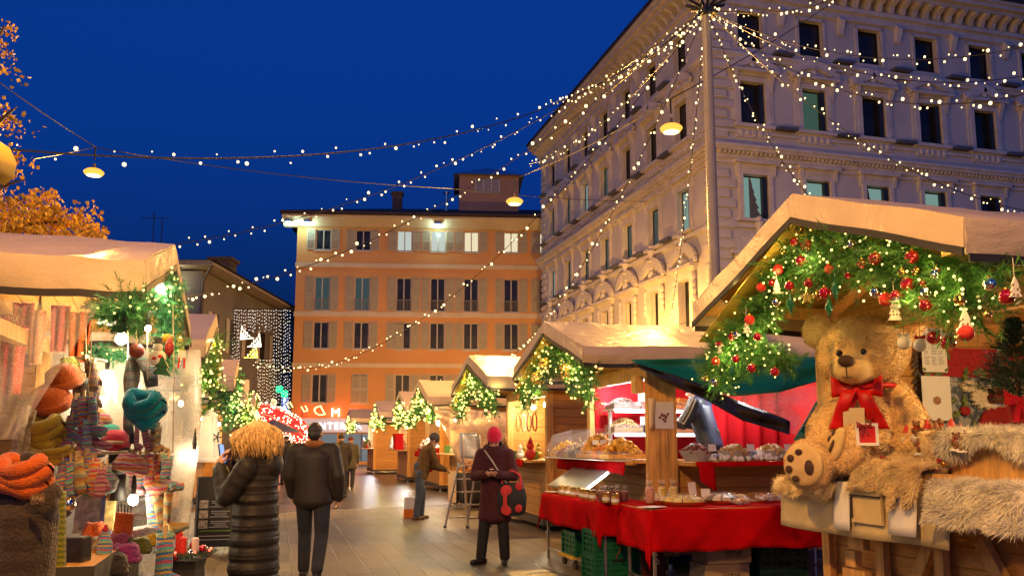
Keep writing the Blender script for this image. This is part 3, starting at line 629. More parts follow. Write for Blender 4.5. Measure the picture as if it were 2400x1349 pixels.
# red illuminated sleigh-like arch with back-to-front glowing writing
ar = at_d(655, 1035, 44); t = thing('illuminated_arch', 'red glowing arch sloping down under golden back to front handwriting lights', 'illumination', (ar.x, ar.y, 0), -YAW)
pxs = lambda px, py: Vector(((px - 655) * .022, 0, 1.53 + (1035 - py) * .022))
top_ = [(588, 948), (625, 950), (665, 966), (700, 985), (722, 1010)]; bot_ = [(600, 985), (635, 1000), (675, 1022), (705, 1045), (722, 1052)]
rb = MB()
for i in range(4):
    for s_ in range(3):
        f_ = lambda a, b, q: Vector(pxs(*a)).lerp(pxs(*b), q)
        A0, A1 = f_(top_[i], bot_[i], s_ / 3), f_(top_[i + 1], bot_[i + 1], s_ / 3); B0, B1 = f_(top_[i], bot_[i], (s_ + 1) / 3), f_(top_[i + 1], bot_[i + 1], (s_ + 1) / 3)
        o_ = Vector((0, .8, 0)); rb.add([A0, A1, B1, B0, A0 + o_, A1 + o_, B1 + o_, B0 + o_], [(0, 1, 2, 3), (7, 6, 5, 4), (0, 4, 5, 1), (3, 2, 6, 7), (1, 5, 6, 2), (0, 3, 7, 4)])
rb.build('red_panel', M('red_glow', (.6, .02, .02), .5, .3, 3, emit=(1, .03, .02), es=.6), t, True)
for i in range(-1, 2):
    MB().tube([pxs(a[0], a[1]).lerp(pxs(*b), .5 + i * .5) - Vector((0, .05, 0)) for a, b in zip(top_, bot_)], .035, 6).build('light_tube', emis('red_tube', (1, .1, .06), 3), t, True)
b = MB()
for k in range(260):
    u = rnd.random() * 3.999; i = int(u); q = rnd.uniform(-.15, 1.15); q = rnd.choice((q, q, rnd.choice((0, 1, -.1, 1.1))))
    P = pxs(*top_[i]).lerp(pxs(*top_[i + 1]), u - i).lerp(pxs(*bot_[i]).lerp(pxs(*bot_[i + 1]), u - i), q); b.octa(P + Vector((0, -.08, 0)), rnd.uniform(.022, .045))
tag(b.build('bulb_net', emis('bulb_arch', (1, .75, .4), 9), t, True), kind='stuff')
for k, ch in enumerate('Dunel'):
    px = 752 - k * 36; py = 975 - k * 9
    letters('glowing_letter', ch, .76 - .05 * k, emis('gold_writing', (1, .68, .26), 3), t, pxs(px, py) + Vector((0, -.1, 0)), (R(90), R(-13), 0), .02, .3, scx=-1)
lg = MB()
for px, py in ((602, 990), (715, 1045)): lg.tube([pxs(px, py) + Vector((0, .4, 0)), (pxs(px, py).x, .4, 0)], .05, 6)
lg.build('support_frame', DARK, t, True)
point_light('arch_glow', Vector((ar.x, ar.y, 2.0)) - FWD * 1.2, 130, (1, .15, .06), .5)
# street trees' and parasol mass under the arch: closed cafe parasol
cp_ = at_d(640, 1035, 40); t = thing('cafe_parasol', 'dark folded grey cafe parasol below the red glowing arch', 'parasol', (cp_.x, cp_.y, 0))
MB().lathe([(1.3, 1.95), (1.25, 2.0), (.6, 2.3), (.02, 2.55)], (0, 0, 0), 8).build('canopy', M('parasol_cloth', (.16, .15, .17), .7), t, True)
MB().tube([(0, 0, 0), (0, 0, 2.6)], .03, 6).build('pole', STEEL, t, True)

# ================================================================ TREE
def leaf_cloud(mb, c, r, n, ls, rr):
    for _ in range(n):
        while True:
            d = Vector((rr.uniform(-1, 1), rr.uniform(-1, 1), rr.uniform(-1, 1)))
            if .15 < d.length < 1: break
        if noise.noise(Vector(c) * .7 + d * 2.2) < -.12: continue
        p = Vector(c) + Vector((d.x * r[0], d.y * r[1], d.z * r[2])); e_ = Euler((rr.random() * 6, rr.random() * 6, rr.random() * 6)).to_matrix(); s_ = ls * rr.uniform(.6, 1.25)
        mb.add([p + e_ @ Vector(q) * s_ for q in ((-.5, 0, 0), (-.15, .45, .1), (.5, .1, 0), (.1, -.45, .1))], [(0, 1, 2, 3)])
tb = at_d(-60, 1035, 15.5); tr = thing('plane_tree', 'plane tree with golden autumn leaves rising behind the knitwear stall', 'tree', (tb.x, tb.y, 0))
trunk = MB(); B0 = Vector((tb.x, tb.y, 0)); top = at_d(-50, 300, 15.5)
trunk.tube([B0, B0 + Vector((.05, 0, 1.5)), B0.lerp(top, .5) + Vector((.1, 0, 0)), top, at_d(-40, 60, 15.5)], [.26, .22, .18, .1, .03], 10)
for a, b_ in (((-52, 560), (150, 520)), ((-50, 480), (60, 420)), ((-50, 420), (-140, 300)), ((-52, 600), (220, 560)), ((-48, 200), (10, 60)), ((-52, 640), (-200, 500)), ((-50, 350), (40, 250))):
    p, q = at_d(*a, 15.5), at_d(*b_, 15.3); trunk.tube([p, p.lerp(q, .5) + Vector((0, 0, .12)), q], [.07, .045, .012], 6)
trunk.build('trunk', M('plane_bark', (.1, .08, .06), .85, .4, 6, .6, 20), tr)
lf = MB(); rr = random.Random(3)
for px, py, r, n in ((60, 530, .75, 1500), (150, 540, .6, 1100), (-30, 510, .8, 1200), (205, 560, .42, 520), (20, 585, .9, 1200), (-40, 400, .75, 420), (20, 380, .5, 130), (50, 300, .4, 50), (-20, 280, .45, 160), (5, 75, .3, 90), (-30, 130, .5, 200), (30, 180, .3, 25), (100, 470, .35, 300), (200, 500, .35, 90), (-120, 450, .9, 500), (-100, 250, .9, 500)):
    leaf_cloud(lf, at_d(px, py, 15.4 + rr.uniform(-.4, .4)), (r, r, r * .75), n, .085, rr)
lf.build('crown', M('autumn_leaf', (.78, .47, .035), .6, .35, 3, isl=.45), tr, recalc=False)

# ================================================================ STREET LAMPS ON WIRES
LAMPC = (1, .5, .11)
def hanging_lamp(px, py, dep, watts, label, p=None):
    c = p or at_d(px, py, dep); t = thing('street_lamp', label, 'street lamp', c + Vector((0, 0, .3)), 0, 'street lamps hung on wires over the square')
    MB().lathe([(.03, .2), (.04, .1), (.09, .085), (.1, .07)], c, 16).build('cap', M('lamp_cap', (.12, .1, .08), .4), t)
    MB().lathe([(.1, .07), (.17, .045), (.225, .0), (.235, -.02)], c, 16).build('glow_dome', emis('amber_glow_dome', (1, .42, .06), 1.7), t)  # amber halo round the lamp, shaped as a glowing dome
    MB().lathe([(.001, -.13), (.1, -.12), (.165, -.1)], c, 16).build('diffuser', emis('sodium_lens', (1, .66, .24), 7), t)
    MB().lathe([(.165, -.1), (.205, -.07), (.235, -.02)], c, 16).build('glow_rim', emis('sodium_glow_rim', (1, .5, .07), 1.5), t)  # orange edge of the lamp's glare, made as a glowing ring
    MB().tube([c + Vector((0, 0, .3)), c + Vector((0, 0, .62))], .02, 6).build('hanger', WIRE, t)
    point_light('sodium_glow', c - Vector((0, 0, .24)), watts, LAMPC, .12); return c + Vector((0, 0, .62))
l1 = hanging_lamp(220, 402, 20, 3400, 'glowing amber street lamp hung over the autumn tree and knitwear stall')
l2 = hanging_lamp(1206, 470, 22.5, 3000, 'glowing amber street lamp hung before the orange apartment house turret')
l3 = hanging_lamp(1573, 299, 17, 2800, 'glowing amber street lamp hung before the corner building beside the mast')
l4_assumed = hanging_lamp(0, 0, 0, 1500, 'assumed amber lamp, added unseen over the near end of the knitwear side', Vector((-.6, 2.6, 5.6)))  # assumed lamp, added out of view to light the near roofs and bear
l5_added = hanging_lamp(0, 0, 0, 700, 'added amber fill lamp, unseen over the near end of the lane', Vector((1.2, -.6, 4.9)))  # added frontal fill for the bear and stalls, out of view
l6_assumed = hanging_lamp(0, 0, 0, 7000, 'assumed amber lamp, unseen low beside the carved first floor windows of the corner building', Vector((13.4, 33.2, 5.2)))  # assumed from the yellow light on the facade corner, added out of sight
l7_assumed = hanging_lamp(1110, 925, 48, 2000, 'assumed amber lamp, added unseen behind stall roofs before the orange house')  # assumed source, added out of sight to light the orange facade
l8_assumed = hanging_lamp(905, 985, 49, 1500, 'second assumed amber lamp, added unseen behind stall roofs before the orange house')  # another assumed source, added out of sight to brighten the orange facade
l9_added = hanging_lamp(0, 0, 0, 800, 'added amber lamp, unseen high over the lane to light the paving', Vector((.9, 11.0, 11.5)))  # added out of view to brighten the ground of the lane
def cable(pts, label, r=.012):
    t = MB().tube(pts, r, 5).build('suspension_cable', WIRE); tag(t, label, 'cable', 'wires carrying the street lamps')
cable(arc(at_d(-60, 150, 17), l1, .05) , 'thin dark wire slanting down to the lamp over the tree')
cable(arc(l1 - Vector((0, 0, .02)), at_d(1060, 442, 24), .15) + arc(at_d(1060, 442, 24), at_d(1520, 472, 38), .1)[1:], 'long thin wire crossing the sky from the tree lamp to the corner building')
cable(arc(at_d(80, 372, 18), l1, .02), 'short thin wire from the autumn tree to its lamp')
cable(arc(l2, l3, .12), 'thin wire joining the middle lamp and the lamp beside the mast')
cable(arc(l3, at_d(1960, 0, 26), .1) , 'thin wire rising from the mast lamp to the top of the corner building')
cable(arc(l4_assumed, l5_added, .2) , 'added thin wire over the near end of the lane joining two unseen lamps')  # added out of view along with the lamps it joins
cable(arc(l9_added, Vector((-14, 11, 12.6)), .2), 'thin wire high over the lane carrying the added lamp')
cable(arc(l6_assumed, Vector((17.06, 31.8, 6.6)), .02), 'added short wire from the corner building wall to its assumed low lamp')  # added only to carry the assumed corner lamp
cable(arc(l7_assumed, l8_assumed, .1), 'added wire joining the two assumed lamps before the orange house')  # added between the assumed lamps behind the stall roofs

# ================================================================ LIGHT MAST AND LIGHT STRINGS
mb_ = Vector((6.9, 12.6, 0)); T = at_d(1655, 18, (mb_ - Vector((0, 0, 0))).dot(FWD)); mb_ = Vector((T.x, T.y, 0))
mast = thing('light_mast', 'tall cream painted mast that gathers all the light strings at its top', 'mast', mb_)
MB().lathe([(.1, 0), (.095, 3), (.08, T.z - .05), (.1, T.z - .02), (.02, T.z + .05)], mb_, 14).build('pole', M('cream_paint', (.36, .32, .25), .4, .1, 2), mast)
pk = MB(); pk.box(T + Vector((.02, -.02, -.1)), (.26, .26, .1))
for k in range(10): pk.tube([T + Vector((math.cos(k * .63) * .1, math.sin(k * .63) * .1, .0)), T + Vector((math.cos(k * .63) * .35, math.sin(k * .63) * .35, .1))], .03, 6)
pk.build('string_head', M('black_rubber', (.015, .015, .015), .5, 0), mast)
bulb_me = MB().lathe([(.001, -.022), (.015, -.016), (.02, 0), (.015, .016), (.001, .022)], (0, 0, 0), 6).mesh('bulb', BULB)
bulb_big = MB().lathe([(.001, -.03), (.021, -.021), (.028, 0), (.021, .021), (.001, .03)], (0, 0, 0), 6).mesh('bulb_large', BULB)
sock_me = MB().tube([(0, 0, .014), (0, 0, .06)], .009, 5).mesh('socket', WIRE)
def light_string(px, py, dep, sag, label, n, spread=.05, start=None, mesh=None, end=None):
    A = (start or T) + Vector((0, 0, -.02)); B = end or at_d(px, py, dep); t = thing('light_string', label, 'string lights', A, 0, 'light strings fanning out from the mast')
    pts = arc(A, B, sag, 30); MB().tube(pts, .007, 5).build('wire', WIRE, t)
    n = int(n * .95)
    for k in range(n):
        u = min(.998, (k + .6 + rnd.uniform(-.42, .42)) / n); q = u * 30; i = int(q); p = pts[i].lerp(pts[i + 1], q - i)
        up = 1 if rnd.random() < .45 else -1; off = Vector((rnd.uniform(-.5, .5), rnd.uniform(-.5, .5), up)) * spread * rnd.uniform(.6, 1.3)
        inst('bulb', mesh or bulb_me, t, p + off, (0, 0, 0), rnd.choice((.4, .55, .65, .8, 1.1)), local=False)
    return t
light_string(-110, 338, 5.2, .95, 'light string sweeping highest over the sky towards the knitwear stall edge', 66, .05, None, MB().lathe([(.001, -.015), (.011, -.01), (.014, 0), (.011, .01), (.001, .015)], (0, 0, 0), 6).mesh('bulb_small', BULB))
light_string(372, 577, 13, .75, 'light string dipping across the sky behind the knitwear stall roof', 74)
light_string(405, 700, 17, 1.0, 'light string crossing the sky just above the shadowy grey house', 78, mesh=bulb_big)
light_string(590, 850, 27, 2.2, 'light string sweeping down across the whole orange facade to the light curtain', 92, mesh=bulb_big)
light_string(1030, 893, 25, 2.0, 'light string sagging past the corner building down to a far stall roof', 88, mesh=bulb_big)
light_string(1572, 742, 16, .35, 'light string falling almost straight down just beside the mast', 56)
light_string(1905, 470, 12.5, .35, 'steep light string falling before the first pedimented window row', 44)
light_string(2440, 500, 14, .7, 'light string crossing the side facade down to the gift stall roof', 62)
light_string(2440, 212, 9.5, .75, 'light string with large sparkling bulbs crossing high over the gift stall', 50)
light_string(2460, 96, 11, .55, 'light string running nearly level before the top floor windows', 48)
light_string(2460, 165, 13, .65, 'light string sagging just below the level one at the top floor', 48)
light_string(2000, -15, 12, .18, 'short light string rising above the top floor windows', 32)
light_string(1240, 385, 20, .5, 'light string stretched along the eave of the corner building', 50)
light_string(1290, 240, 16, .3, 'light string running beside the highest one over the roof edge', 52)
# ================================================================ MARKET STALLS
def tarp_mat():
    m = M('cream_tarpaulin', (.53, .41, .27), .3, .14, 1.2, .0); nt = m.node_tree; N = nt.nodes; L = nt.links; b = N['Principled BSDF']
    tc = N.new('ShaderNodeTexCoord'); n1 = N.new('ShaderNodeTexNoise'); n1.inputs['Scale'].default_value = 2.2; n1.inputs['Detail'].default_value = 7; n1.inputs['Distortion'].default_value = 1.6
    n2 = N.new('ShaderNodeTexVoronoi'); n2.inputs['Scale'].default_value = 85; L.new(tc.outputs['Object'], n1.inputs[0]); L.new(tc.outputs['Object'], n2.inputs[0])
    dr = N.new('ShaderNodeMapRange'); dr.inputs[1].default_value = .1; dr.inputs[2].default_value = .35; dr.inputs[3].default_value = 1; dr.inputs[4].default_value = 0; L.new(n2.outputs['Distance'], dr.inputs[0])
    a = N.new('ShaderNodeMath'); a.operation = 'MULTIPLY_ADD'; a.inputs[1].default_value = .12; L.new(dr.outputs[0], a.inputs[0]); L.new(n1.outputs[0], a.inputs[2])
    bp = N.new('ShaderNodeBump'); bp.inputs['Strength'].default_value = .5; bp.inputs['Distance'].default_value = .05; L.new(a.outputs[0], bp.inputs['Height']); L.new(bp.outputs[0], b.inputs['Normal'])
    return m
TARP = tarp_mat(); LINING = M('yellow_lining', (.6, .4, .05), .6, .2, 2)
BASEF = M('dark_steel_base', (.06, .05, .045), .5, .2, 4)
def stall(label, side, xg, yc, zr=3.13, ze=2.44, hw=1.5, depth=3.9, wall=1.08, counter=1.2, near_open=False, front_low=True, name='market_stall', shell=True, seed=0):
    rz = 0 if side > 0 else math.pi
    t = thing(name, label, 'market stall', (xg, yc, 0), rz, 'wooden christmas market stalls')
    nz = lambda d, w: (noise.noise(Vector((d * 1.3 + seed * 7.1, w * 1.7, seed * 3.3))) * .03 + noise.noise(Vector((d * 4, w * 4 + seed, 5))) * .012)
    sec = [(-1.0, -.2), (-1.005, -.1), (-1.0, 0), (-.75, 0), (-.5, 0), (-.25, 0), (-.05, 0), (0, .0), (.05, 0), (.25, 0), (.5, 0), (.75, 0), (1.0, 0), (1.005, -.1), (1.0, -.2)]
    def zt(v): return zr - (zr - ze - .2) * abs(v)
    def top(d, k):
        v, dz = sec[k]; sag = -.03 * math.sin(min(1, max(0, d / depth)) * math.pi * 3) ** 2 * (1 - abs(v)) * abs(v) * 4
        return Vector((d, v * hw + (nz(d, 9 + k) * 1.5 if dz else 0), zt(v) + dz + nz(d, v * hw) + sag + (.006 * math.sin(d * 5 + seed) if dz < -.15 else 0)))
    ND = 22; NS = len(sec) - 1; rf = MB()
    rf.sheet(lambda u, v: top(-.03 + (depth + .03) * u, round(v * NS)), ND, NS, .012)
    # gable skirt hanging from the rake
    rk = [(v, zt(v)) for v in (-1, -.75, -.5, -.25, 0, .25, .5, .75, 1)]
    sk = lambda u, v: Vector((-.035 - .012 * v, (2 * u - 1) * hw, zt(2 * u - 1) - .012 - (.16 + .006 * math.sin(u * 17 + seed)) * v + nz(0, (2 * u - 1) * hw) * (1 - v)))
    rf.sheet(sk, 24, 2, .01)
    rf.build('roof_cover', TARP, t, True, smooth=2)
    hm = MB(); hm.sheet(lambda u, v: sk(u, 1) + Vector((-.008, 0, -.045 * v + .005)), 24, 1, .012)
    for s_ in (-1, 1):
        kk = 0 if s_ < 0 else NS
        hm.sheet(lambda u, v: top(-.03 + (depth + .03) * u, kk) + Vector((0, s_ * .012, -.045 * v)), ND, 1, .012)
    hm.build('hem', DARK, t, True)
    bd = MB()
    for s_ in (-1, 1): bd.prism([(0, zr - .1), (s_ * (hw - .06), ze + .12), (s_ * (hw - .06), ze + .09), (0, zr - .13)], .03, depth - .1, lambda u, d, w: Vector((d, u, w)))
    bd.build('roof_boarding', PINEX, t, True)
    ln = MB()
    for s_ in (side,): ln.sheet(lambda u, v: Vector((-.01 + .2 * v, s_ * (hw - .03) * u, zr - .14 - (zr - ze - .02) * u - .012 - .02 * math.sin(u * 9) * v)), 12, 2, .006)
    ln.build('lining', LINING, t, True)
    if not shell: return t
    W = hw - .2; X0, X1 = wall, depth - .25; zb = .2
    for w in (-W, W):
        for d in (X0 + .05, X1): MB().box2((d - .06, w - .06, zb), (d + .06, w + .06, ze + .12)).build('post', TIMBER, t, True, bevel=.006)
    MB().box2((X0, -W + .06, ze - .12), (X0 + .1, W - .06, ze + .06)).build('tie_beam', TIMBER, t, True, bevel=.006)
    MB().box2((X0 + .01, -.05, ze + .06), (X0 + .09, .05, zr - .16)).build('king_post', TIMBER, t, True)
    for s_ in (-1, 1): MB().bar((X0 + .05, s_ * (W - .1), ze + .1), (.12, s_ * (W - .1), ze + .1), .07, .09).build('roof_arm', TIMBER, t, True)
    gb = MB(); gb.prism([(-W + .05, ze + .06), (W - .05, ze + .06), (0, zr - .2)], X0 + .1, X0 + .13, lambda u, d, w: Vector((d, u, w))); gb.build('gable_boarding', PINE, t, True)
    for s_ in (-1, 1):
        near = (s_ < 0) if side > 0 else (s_ > 0)
        zt_ = counter - .02 if (near and near_open) else ze + .1
        MB().box2((X0 + .11, s_ * W - .02, zb), (X1 - .06, s_ * W + .02, zt_)).build('side_panel', PINE, t, True)
        if near and near_open: MB().box2((X0 + .11, s_ * W - .05, ze - .1), (X1 - .06, s_ * W + .05, ze + .1)).build('side_beam', TIMBER, t, True)
    MB().box2((X1 - .02, -W + .06, zb), (X1 + .02, W - .06, ze + .1)).build('rear_panel', PINE, t, True)
    if front_low: MB().box2((X0 + .03, -W + .06, zb), (X0 + .07, W - .06, counter - .03)).build('front_panel', PINE, t, True)
    MB().box2((X0 - .38, -W + .02, counter - .03), (X0 + .45, W - .02, counter + .01)).build('counter', TIMBER, t, True, bevel=.005)
    bf = MB()
    for w in (-W, W): bf.box2((X0 - .02, w - .05, .1), (X1 + .06, w + .05, zb))
    for d in (X0, X1): bf.box2((d - .05, -W + .05, .1), (d + .05, W - .05, zb))
    bf.box2((X0, -W, zb - .01), (X1, W, zb + .03)); bf.build('floor_frame', BASEF, t, True)
    for w in (-W, W):
        for d in (X0 + .03, X1): MB().tube([(d, w, .02), (d, w, .1)], .025, 8).lathe([(.07, .0), (.07, .02), (.02, .03)], (d, w, .004), 10).build('levelling_foot', STEEL, t, True)
    return t
RIGHT = [(3.45, 5.05), (3.45, 10.8), (3.45, 15.5), (3.62, 22.3), (3.85, 27.6), (3.8, 34), (3.5, 43)]
LEFT = [(-.85, 7.1), (-.8, 11.3), (-.78, 17.6), (-.74, 23.4), (-.7, 30)]
sA = stall('large gift stall with giant teddy bear on its counter and bauble garland', 1, *RIGHT[0], zr=3.24, ze=2.5, seed=1, counter=1.2, front_low=False, wall=1.05)
sB = stall('dried fruit stall with red lined interior and green tarpaulin on its open side', 1, *RIGHT[1], seed=2, near_open=True, counter=1.3, front_low=True)
sC = stall('stall with red counter and hung trinkets just behind the woman in red hat', 1, *RIGHT[2], seed=3)
sD = stall('stall half wrapped in cream tarpaulin where the man in brown jacket leans', 1, *RIGHT[3], seed=4)
sE = stall('small stall with red tray of sweets just beyond the leaning man', 1, *RIGHT[4], seed=5)
sF = stall('far stall with red boxes and white lights on its counter', 1, *RIGHT[5], seed=6)
sG = stall('last stall of the lane standing before the orange house shop front', 1, *RIGHT[6], seed=7)
kA = stall('knitwear stall hung with socks and hats behind clear plastic sheeting', -1, *LEFT[0], seed=8, shell=False, zr=3.08)
kB = stall('stall with glowing white lantern on black cloth just beyond the knitwear stall', -1, *LEFT[1], seed=9)
kC = stall('third stall on the knitwear side with bluish garland lights', -1, *LEFT[2], seed=10)
kD = stall('fourth narrow looking stall on the knitwear side', -1, *LEFT[3], seed=11)
kE = stall('last stall on the knitwear side next to the red glowing arch', -1, *LEFT[4], seed=12)
k0 = stall('stall with rolled yellow lining peeping in over the knitwear stall roof', -1, -.85, 1.0, seed=13, shell=False, ze=2.4)
q_ = [at_d(*p, 2.55) for p in ((-60, 330), (-10, 330), (20, 350), (36, 385), (30, 415), (8, 432))]
MB().sheet(lambda u, v: q_[round(u * 5)] + Vector((-.15 * v, -.25 * v, .02 * v)), 5, 2, .006).build('lining', LINING, k0, smooth=True)
for w in (-1.3, 1.3):
    for d in (1.2, 3.6): 
        MB().box2((d - .05, w - .05, 0), (d + .05, w + .05, 2.5)).build('post', TIMBER, k0, True)
# ---------------------------------------------------------------- garlands
NEEDLE = M('fir_needles', (.06, .2, .03), .55, .35, 9, isl=.5); NEEDLE2 = M('fir_needles_blue', (.04, .19, .07), .55, .35, 9, isl=.5)
def sprig(mb, p, d, L, nn, nl, w, rr):
    d = d.normalized(); a = d.orthogonal().normalized(); b = d.cross(a); q = p + d * L
    mb.add([p - a * w, p + a * w, q], [(0, 1, 2)])
    for k in range(nn):
        s = rr.random() ** .8; an = rr.random() * 6.283; o = a * math.cos(an) + b * math.sin(an)
        r = p + d * (L * s); tip = r + (o * .8 + d * rr.uniform(.4, 1.0)).normalized() * nl * rr.uniform(.7, 1.2)
        e = (tip - r).cross(d + o * .3).normalized() * w
        mb.add([r - e, r + e, tip], [(0, 1, 2)])
def pathpt(pts, cum, s):
    for i in range(len(cum) - 1):
        if s <= cum[i + 1] or i == len(cum) - 2: return pts[i].lerp(pts[i + 1], (s - cum[i]) / max(1e-6, cum[i + 1] - cum[i]))
def garland(label, pts, th, per_m, nn, nl, nw, nb, br, mat=None, glow=22, seed=1, bmat=None, xdir=None, lw=0, keep=None):
    rr = random.Random(seed); pts = [Vector(p) for p in pts]; cum = [0]
    for i in range(1, len(pts)): cum.append(cum[-1] + (pts[i] - pts[i - 1]).length)
    L = cum[-1]; t = thing('garland', label, 'garland', pts[0], 0, 'fir garlands along the stall gables'); fo = MB()
    for k in range(int(L * per_m)):
        s = rr.random() * L; c = pathpt(pts, cum, s); tn = (pathpt(pts, cum, min(L, s + .05)) - pathpt(pts, cum, max(0, s - .05))).normalized()
        lump = .65 + .7 * abs(noise.noise(Vector((s * 2.3, seed, 0)))) * 1.6
        d = Vector((rr.gauss(0, 1), rr.gauss(0, 1), rr.gauss(0, 1))) + tn * rr.choice((-1, 1)) * .5; d.normalize()
        o = Vector((rr.gauss(0, 1), rr.gauss(0, 1), rr.gauss(0, 1))).normalized() * th * .35 * rr.random()
        if keep and not (keep(c + o) and keep(c + o + d * th * .7)): continue
        sprig(fo, c + o, d, th * .62 * lump * rr.uniform(.7, 1.2), nn, nl, nw, rr)
    fo.build('foliage', mat or NEEDLE, t, recalc=False)
    MB().tube(pts, th * .05, 5).build('wire', M('green_wire', (.01, .03, .012), .6, 0), t)
    bm_ = MB().ball((0, 0, 0), br, 6, 5).mesh('bulb', bmat or emis('garland_bulb_%d' % glow, (1, .76, .2), glow * .25))
    for k in range(nb):
        s = (k + rr.random()) / nb * L; c = pathpt(pts, cum, s)
        o = Vector((rr.gauss(0, 1), rr.gauss(0, 1), rr.gauss(0, 1))).normalized() * th * rr.uniform(.35, .62)
        if xdir is not None and o.dot(xdir) < 0: o -= 2 * xdir * o.dot(xdir)
        if keep and not keep(c + o): o = Vector((o.x, o.y, -abs(o.z) - th * .2))
        inst('bulb', bm_, t, c + o, (0, 0, 0), rr.uniform(.75, 1.2), local=False)
        if lw and k % 8 == 0: point_light('garland_glow', c + o * 1.25 + (xdir or Vector()) * .06, lw, (1, .78, .25), .02)
    return t
def gable_path(side, xg, yc, zr=3.13, ze=2.44, hw=1.5, drop=.45, lift=.2, off=.1):     # rake line from one low end over the peak to the other, hanging ends
    f = lambda w, z: Vector((xg + side * off, yc + side * w, z))
    P = [f(-hw + .12, ze - drop), f(-hw + .1, ze)]
    for v in (-.75, -.5, -.25): P.append(f(v * hw, zr - (zr - ze) * abs(v) - lift - .05))
    P.append(f(0, zr - lift - .08))
    for v in (.25, .5, .75): P.append(f(v * hw, zr - (zr - ze) * abs(v) - lift - .05))
    return P + [f(hw - .1, ze), f(hw - .12, ze - drop)]
under = lambda yc, zr=3.13, ze=2.44, hw=1.5: (lambda p: p.z < zr - .07 - (zr - ze) * abs(p.y - yc) / hw or abs(p.y - yc) > hw)
tocam = lambda p: (EYE - Vector(p)).normalized()
gl_r = ['garland with golden tinsel clusters over the dried fruit stall gable', 'thick garland around the gable of the stall behind the red hat', 'garland dense with lights over the stall of the leaning man', 'garland over the small stall with the sweets tray', 'garland over the far stall with red boxes', 'small garland over the last stall before the orange house']
for i, (x, y) in enumerate(RIGHT[1:]):
    far = i >= 2
    garland(gl_r[i], gable_path(1, x, y, lift=.22 + .05 * (i < 2)), .3 if i < 2 else .34, 130 if i == 0 else (100 if i == 1 else 70), 26 if i < 2 else 16, .06 if i < 2 else .09, .0035 if i == 0 else (.005 if i == 1 else .011), 100 if i < 4 else 70, .012 if i == 0 else (.015 if i == 1 else .02 + .004 * i), seed=20 + i, keep=under(y), glow=16, lw=(2.2, 3, 5, 7, 8, 8)[i], xdir=Vector((-.6, -.8, 0)))
    # second drape filling the gable
    P = gable_path(1, x, y, lift=.42, drop=.1); P = P[2:-2]
    for q in range(len(P)): P[q] = P[q] + Vector((0, 0, -.06 * (1 + math.sin(q * 2.2))))
    garland('inner ' + gl_r[i].replace('thick ', '').replace('small garland', 'garland'), P, .26, 90 if i == 0 else 60, 22 if i < 2 else 14, .06 if i < 2 else .09, .0035 if i == 0 else (.005 if i == 1 else .011), 60 if i < 3 else 40, .012 if i == 0 else (.015 if i == 1 else .02 + .004 * i), seed=40 + i, keep=under(y), glow=16, xdir=Vector((-.6, -.8, 0)))
gl_l = ['garland of small lights over the stall with the white lantern', 'bluish green garland hanging low on the third knitwear side stall', 'narrow garland on the fourth knitwear side stall', 'short garland on the last stall beside the red arch']
for i, (x, y) in enumerate(LEFT[1:]):
    garland(gl_l[i], gable_path(-1, x, y, lift=.25, drop=.6), .42, 100 if i == 0 else 70, 22, .065 if i == 0 else .09, .004 if i == 0 else .009, 90, .013 + .005 * i, NEEDLE2 if i == 1 else NEEDLE, seed=60 + i, keep=under(y), glow=16, lw=(2.5, 4, 5, 6)[i], xdir=Vector((.6, -.8, 0)))
# golden tinsel clusters in the dried fruit stall garland
for k, (px, py) in enumerate(((1280, 855), (1262, 885), (1330, 870), (1290, 795))):
    c = at_x(px, py, 3.47); b = MB()
    for q in range(90):
        d = Vector((rnd.gauss(0, 1), rnd.gauss(0, 1), rnd.gauss(0, 1))).normalized() * .11 * rnd.random() ** .4; b.ball(c + d, .012, 5, 4)
    tag(b.build('tinsel_cluster', M('gold_tinsel', (.55, .32, .05), .3, .3, 20, metal=.6)), ['golden berry tinsel ball in the middle of the dried fruit garland', 'golden berry tinsel ball low on the far end of the dried fruit garland', 'golden berry tinsel ball near the dark panel under the garland', 'orange golden tinsel ball below the peak of the dried fruit garland'][k], 'tinsel', 'golden tinsel clusters')
# ================================================================ DRIED FRUIT STALL: LINING, TARPAULIN, SHELVES, TABLES
RED = M('red_cloth', (.42, .003, .006), .95, .22, 3, .4, 90, spec=.05); REDB = M('red_lining', (.5, .008, .015), .8, .12, 2, spec=.2)
WHITE = M('white_plastic', (.7, .7, .7), .4, .06); PAPER = M('white_paper', (.72, .7, .66), .7, .06, 3); CREAMP = M('cream_paper', (.65, .5, .3), .7, .1, 3)
CLEAR = film('clear_acrylic', (.9, .92, .95), .07, .04)
ALU = M('aluminium', (.62, .62, .63), .3, .1, 5, metal=1)
MB().sheet(lambda u, v: Vector((4.6 + 2.4 * u, 12.02 - .015 * math.sin(u * 30), 1.0 + 1.45 * v)), 30, 2, .006).build('red_lining', REDB, sB, smooth=True)
MB().sheet(lambda u, v: Vector((7.02 - .02 * math.sin(u * 25), 9.6 + 2.4 * u, 1.0 + 1.5 * v)), 30, 2, .006).build('red_lining', REDB, sB, smooth=True)
MB().sheet(lambda u, v: Vector((5.75 + 1.3 * u, 10.9 - .05 * math.sin(u * 30), 1.2 + 1.3 * v)), 30, 2, .006).build('red_curtain', REDB, sB, smooth=True)
MB().box2((4.25, 9.38, .2), (4.4, 9.46, 2.42)).box2((4.405, 9.385, .2), (4.515, 9.455, 2.42)).box2((4.52, 9.38, .2), (4.63, 9.46, 2.42)).build('corner_boards', TIMBER, sB, bevel=.006)
MB().box2((4.1, 9.36, 2.1), (4.2, 9.5, 2.3)).build('hinge_block', TIMBER, sB)
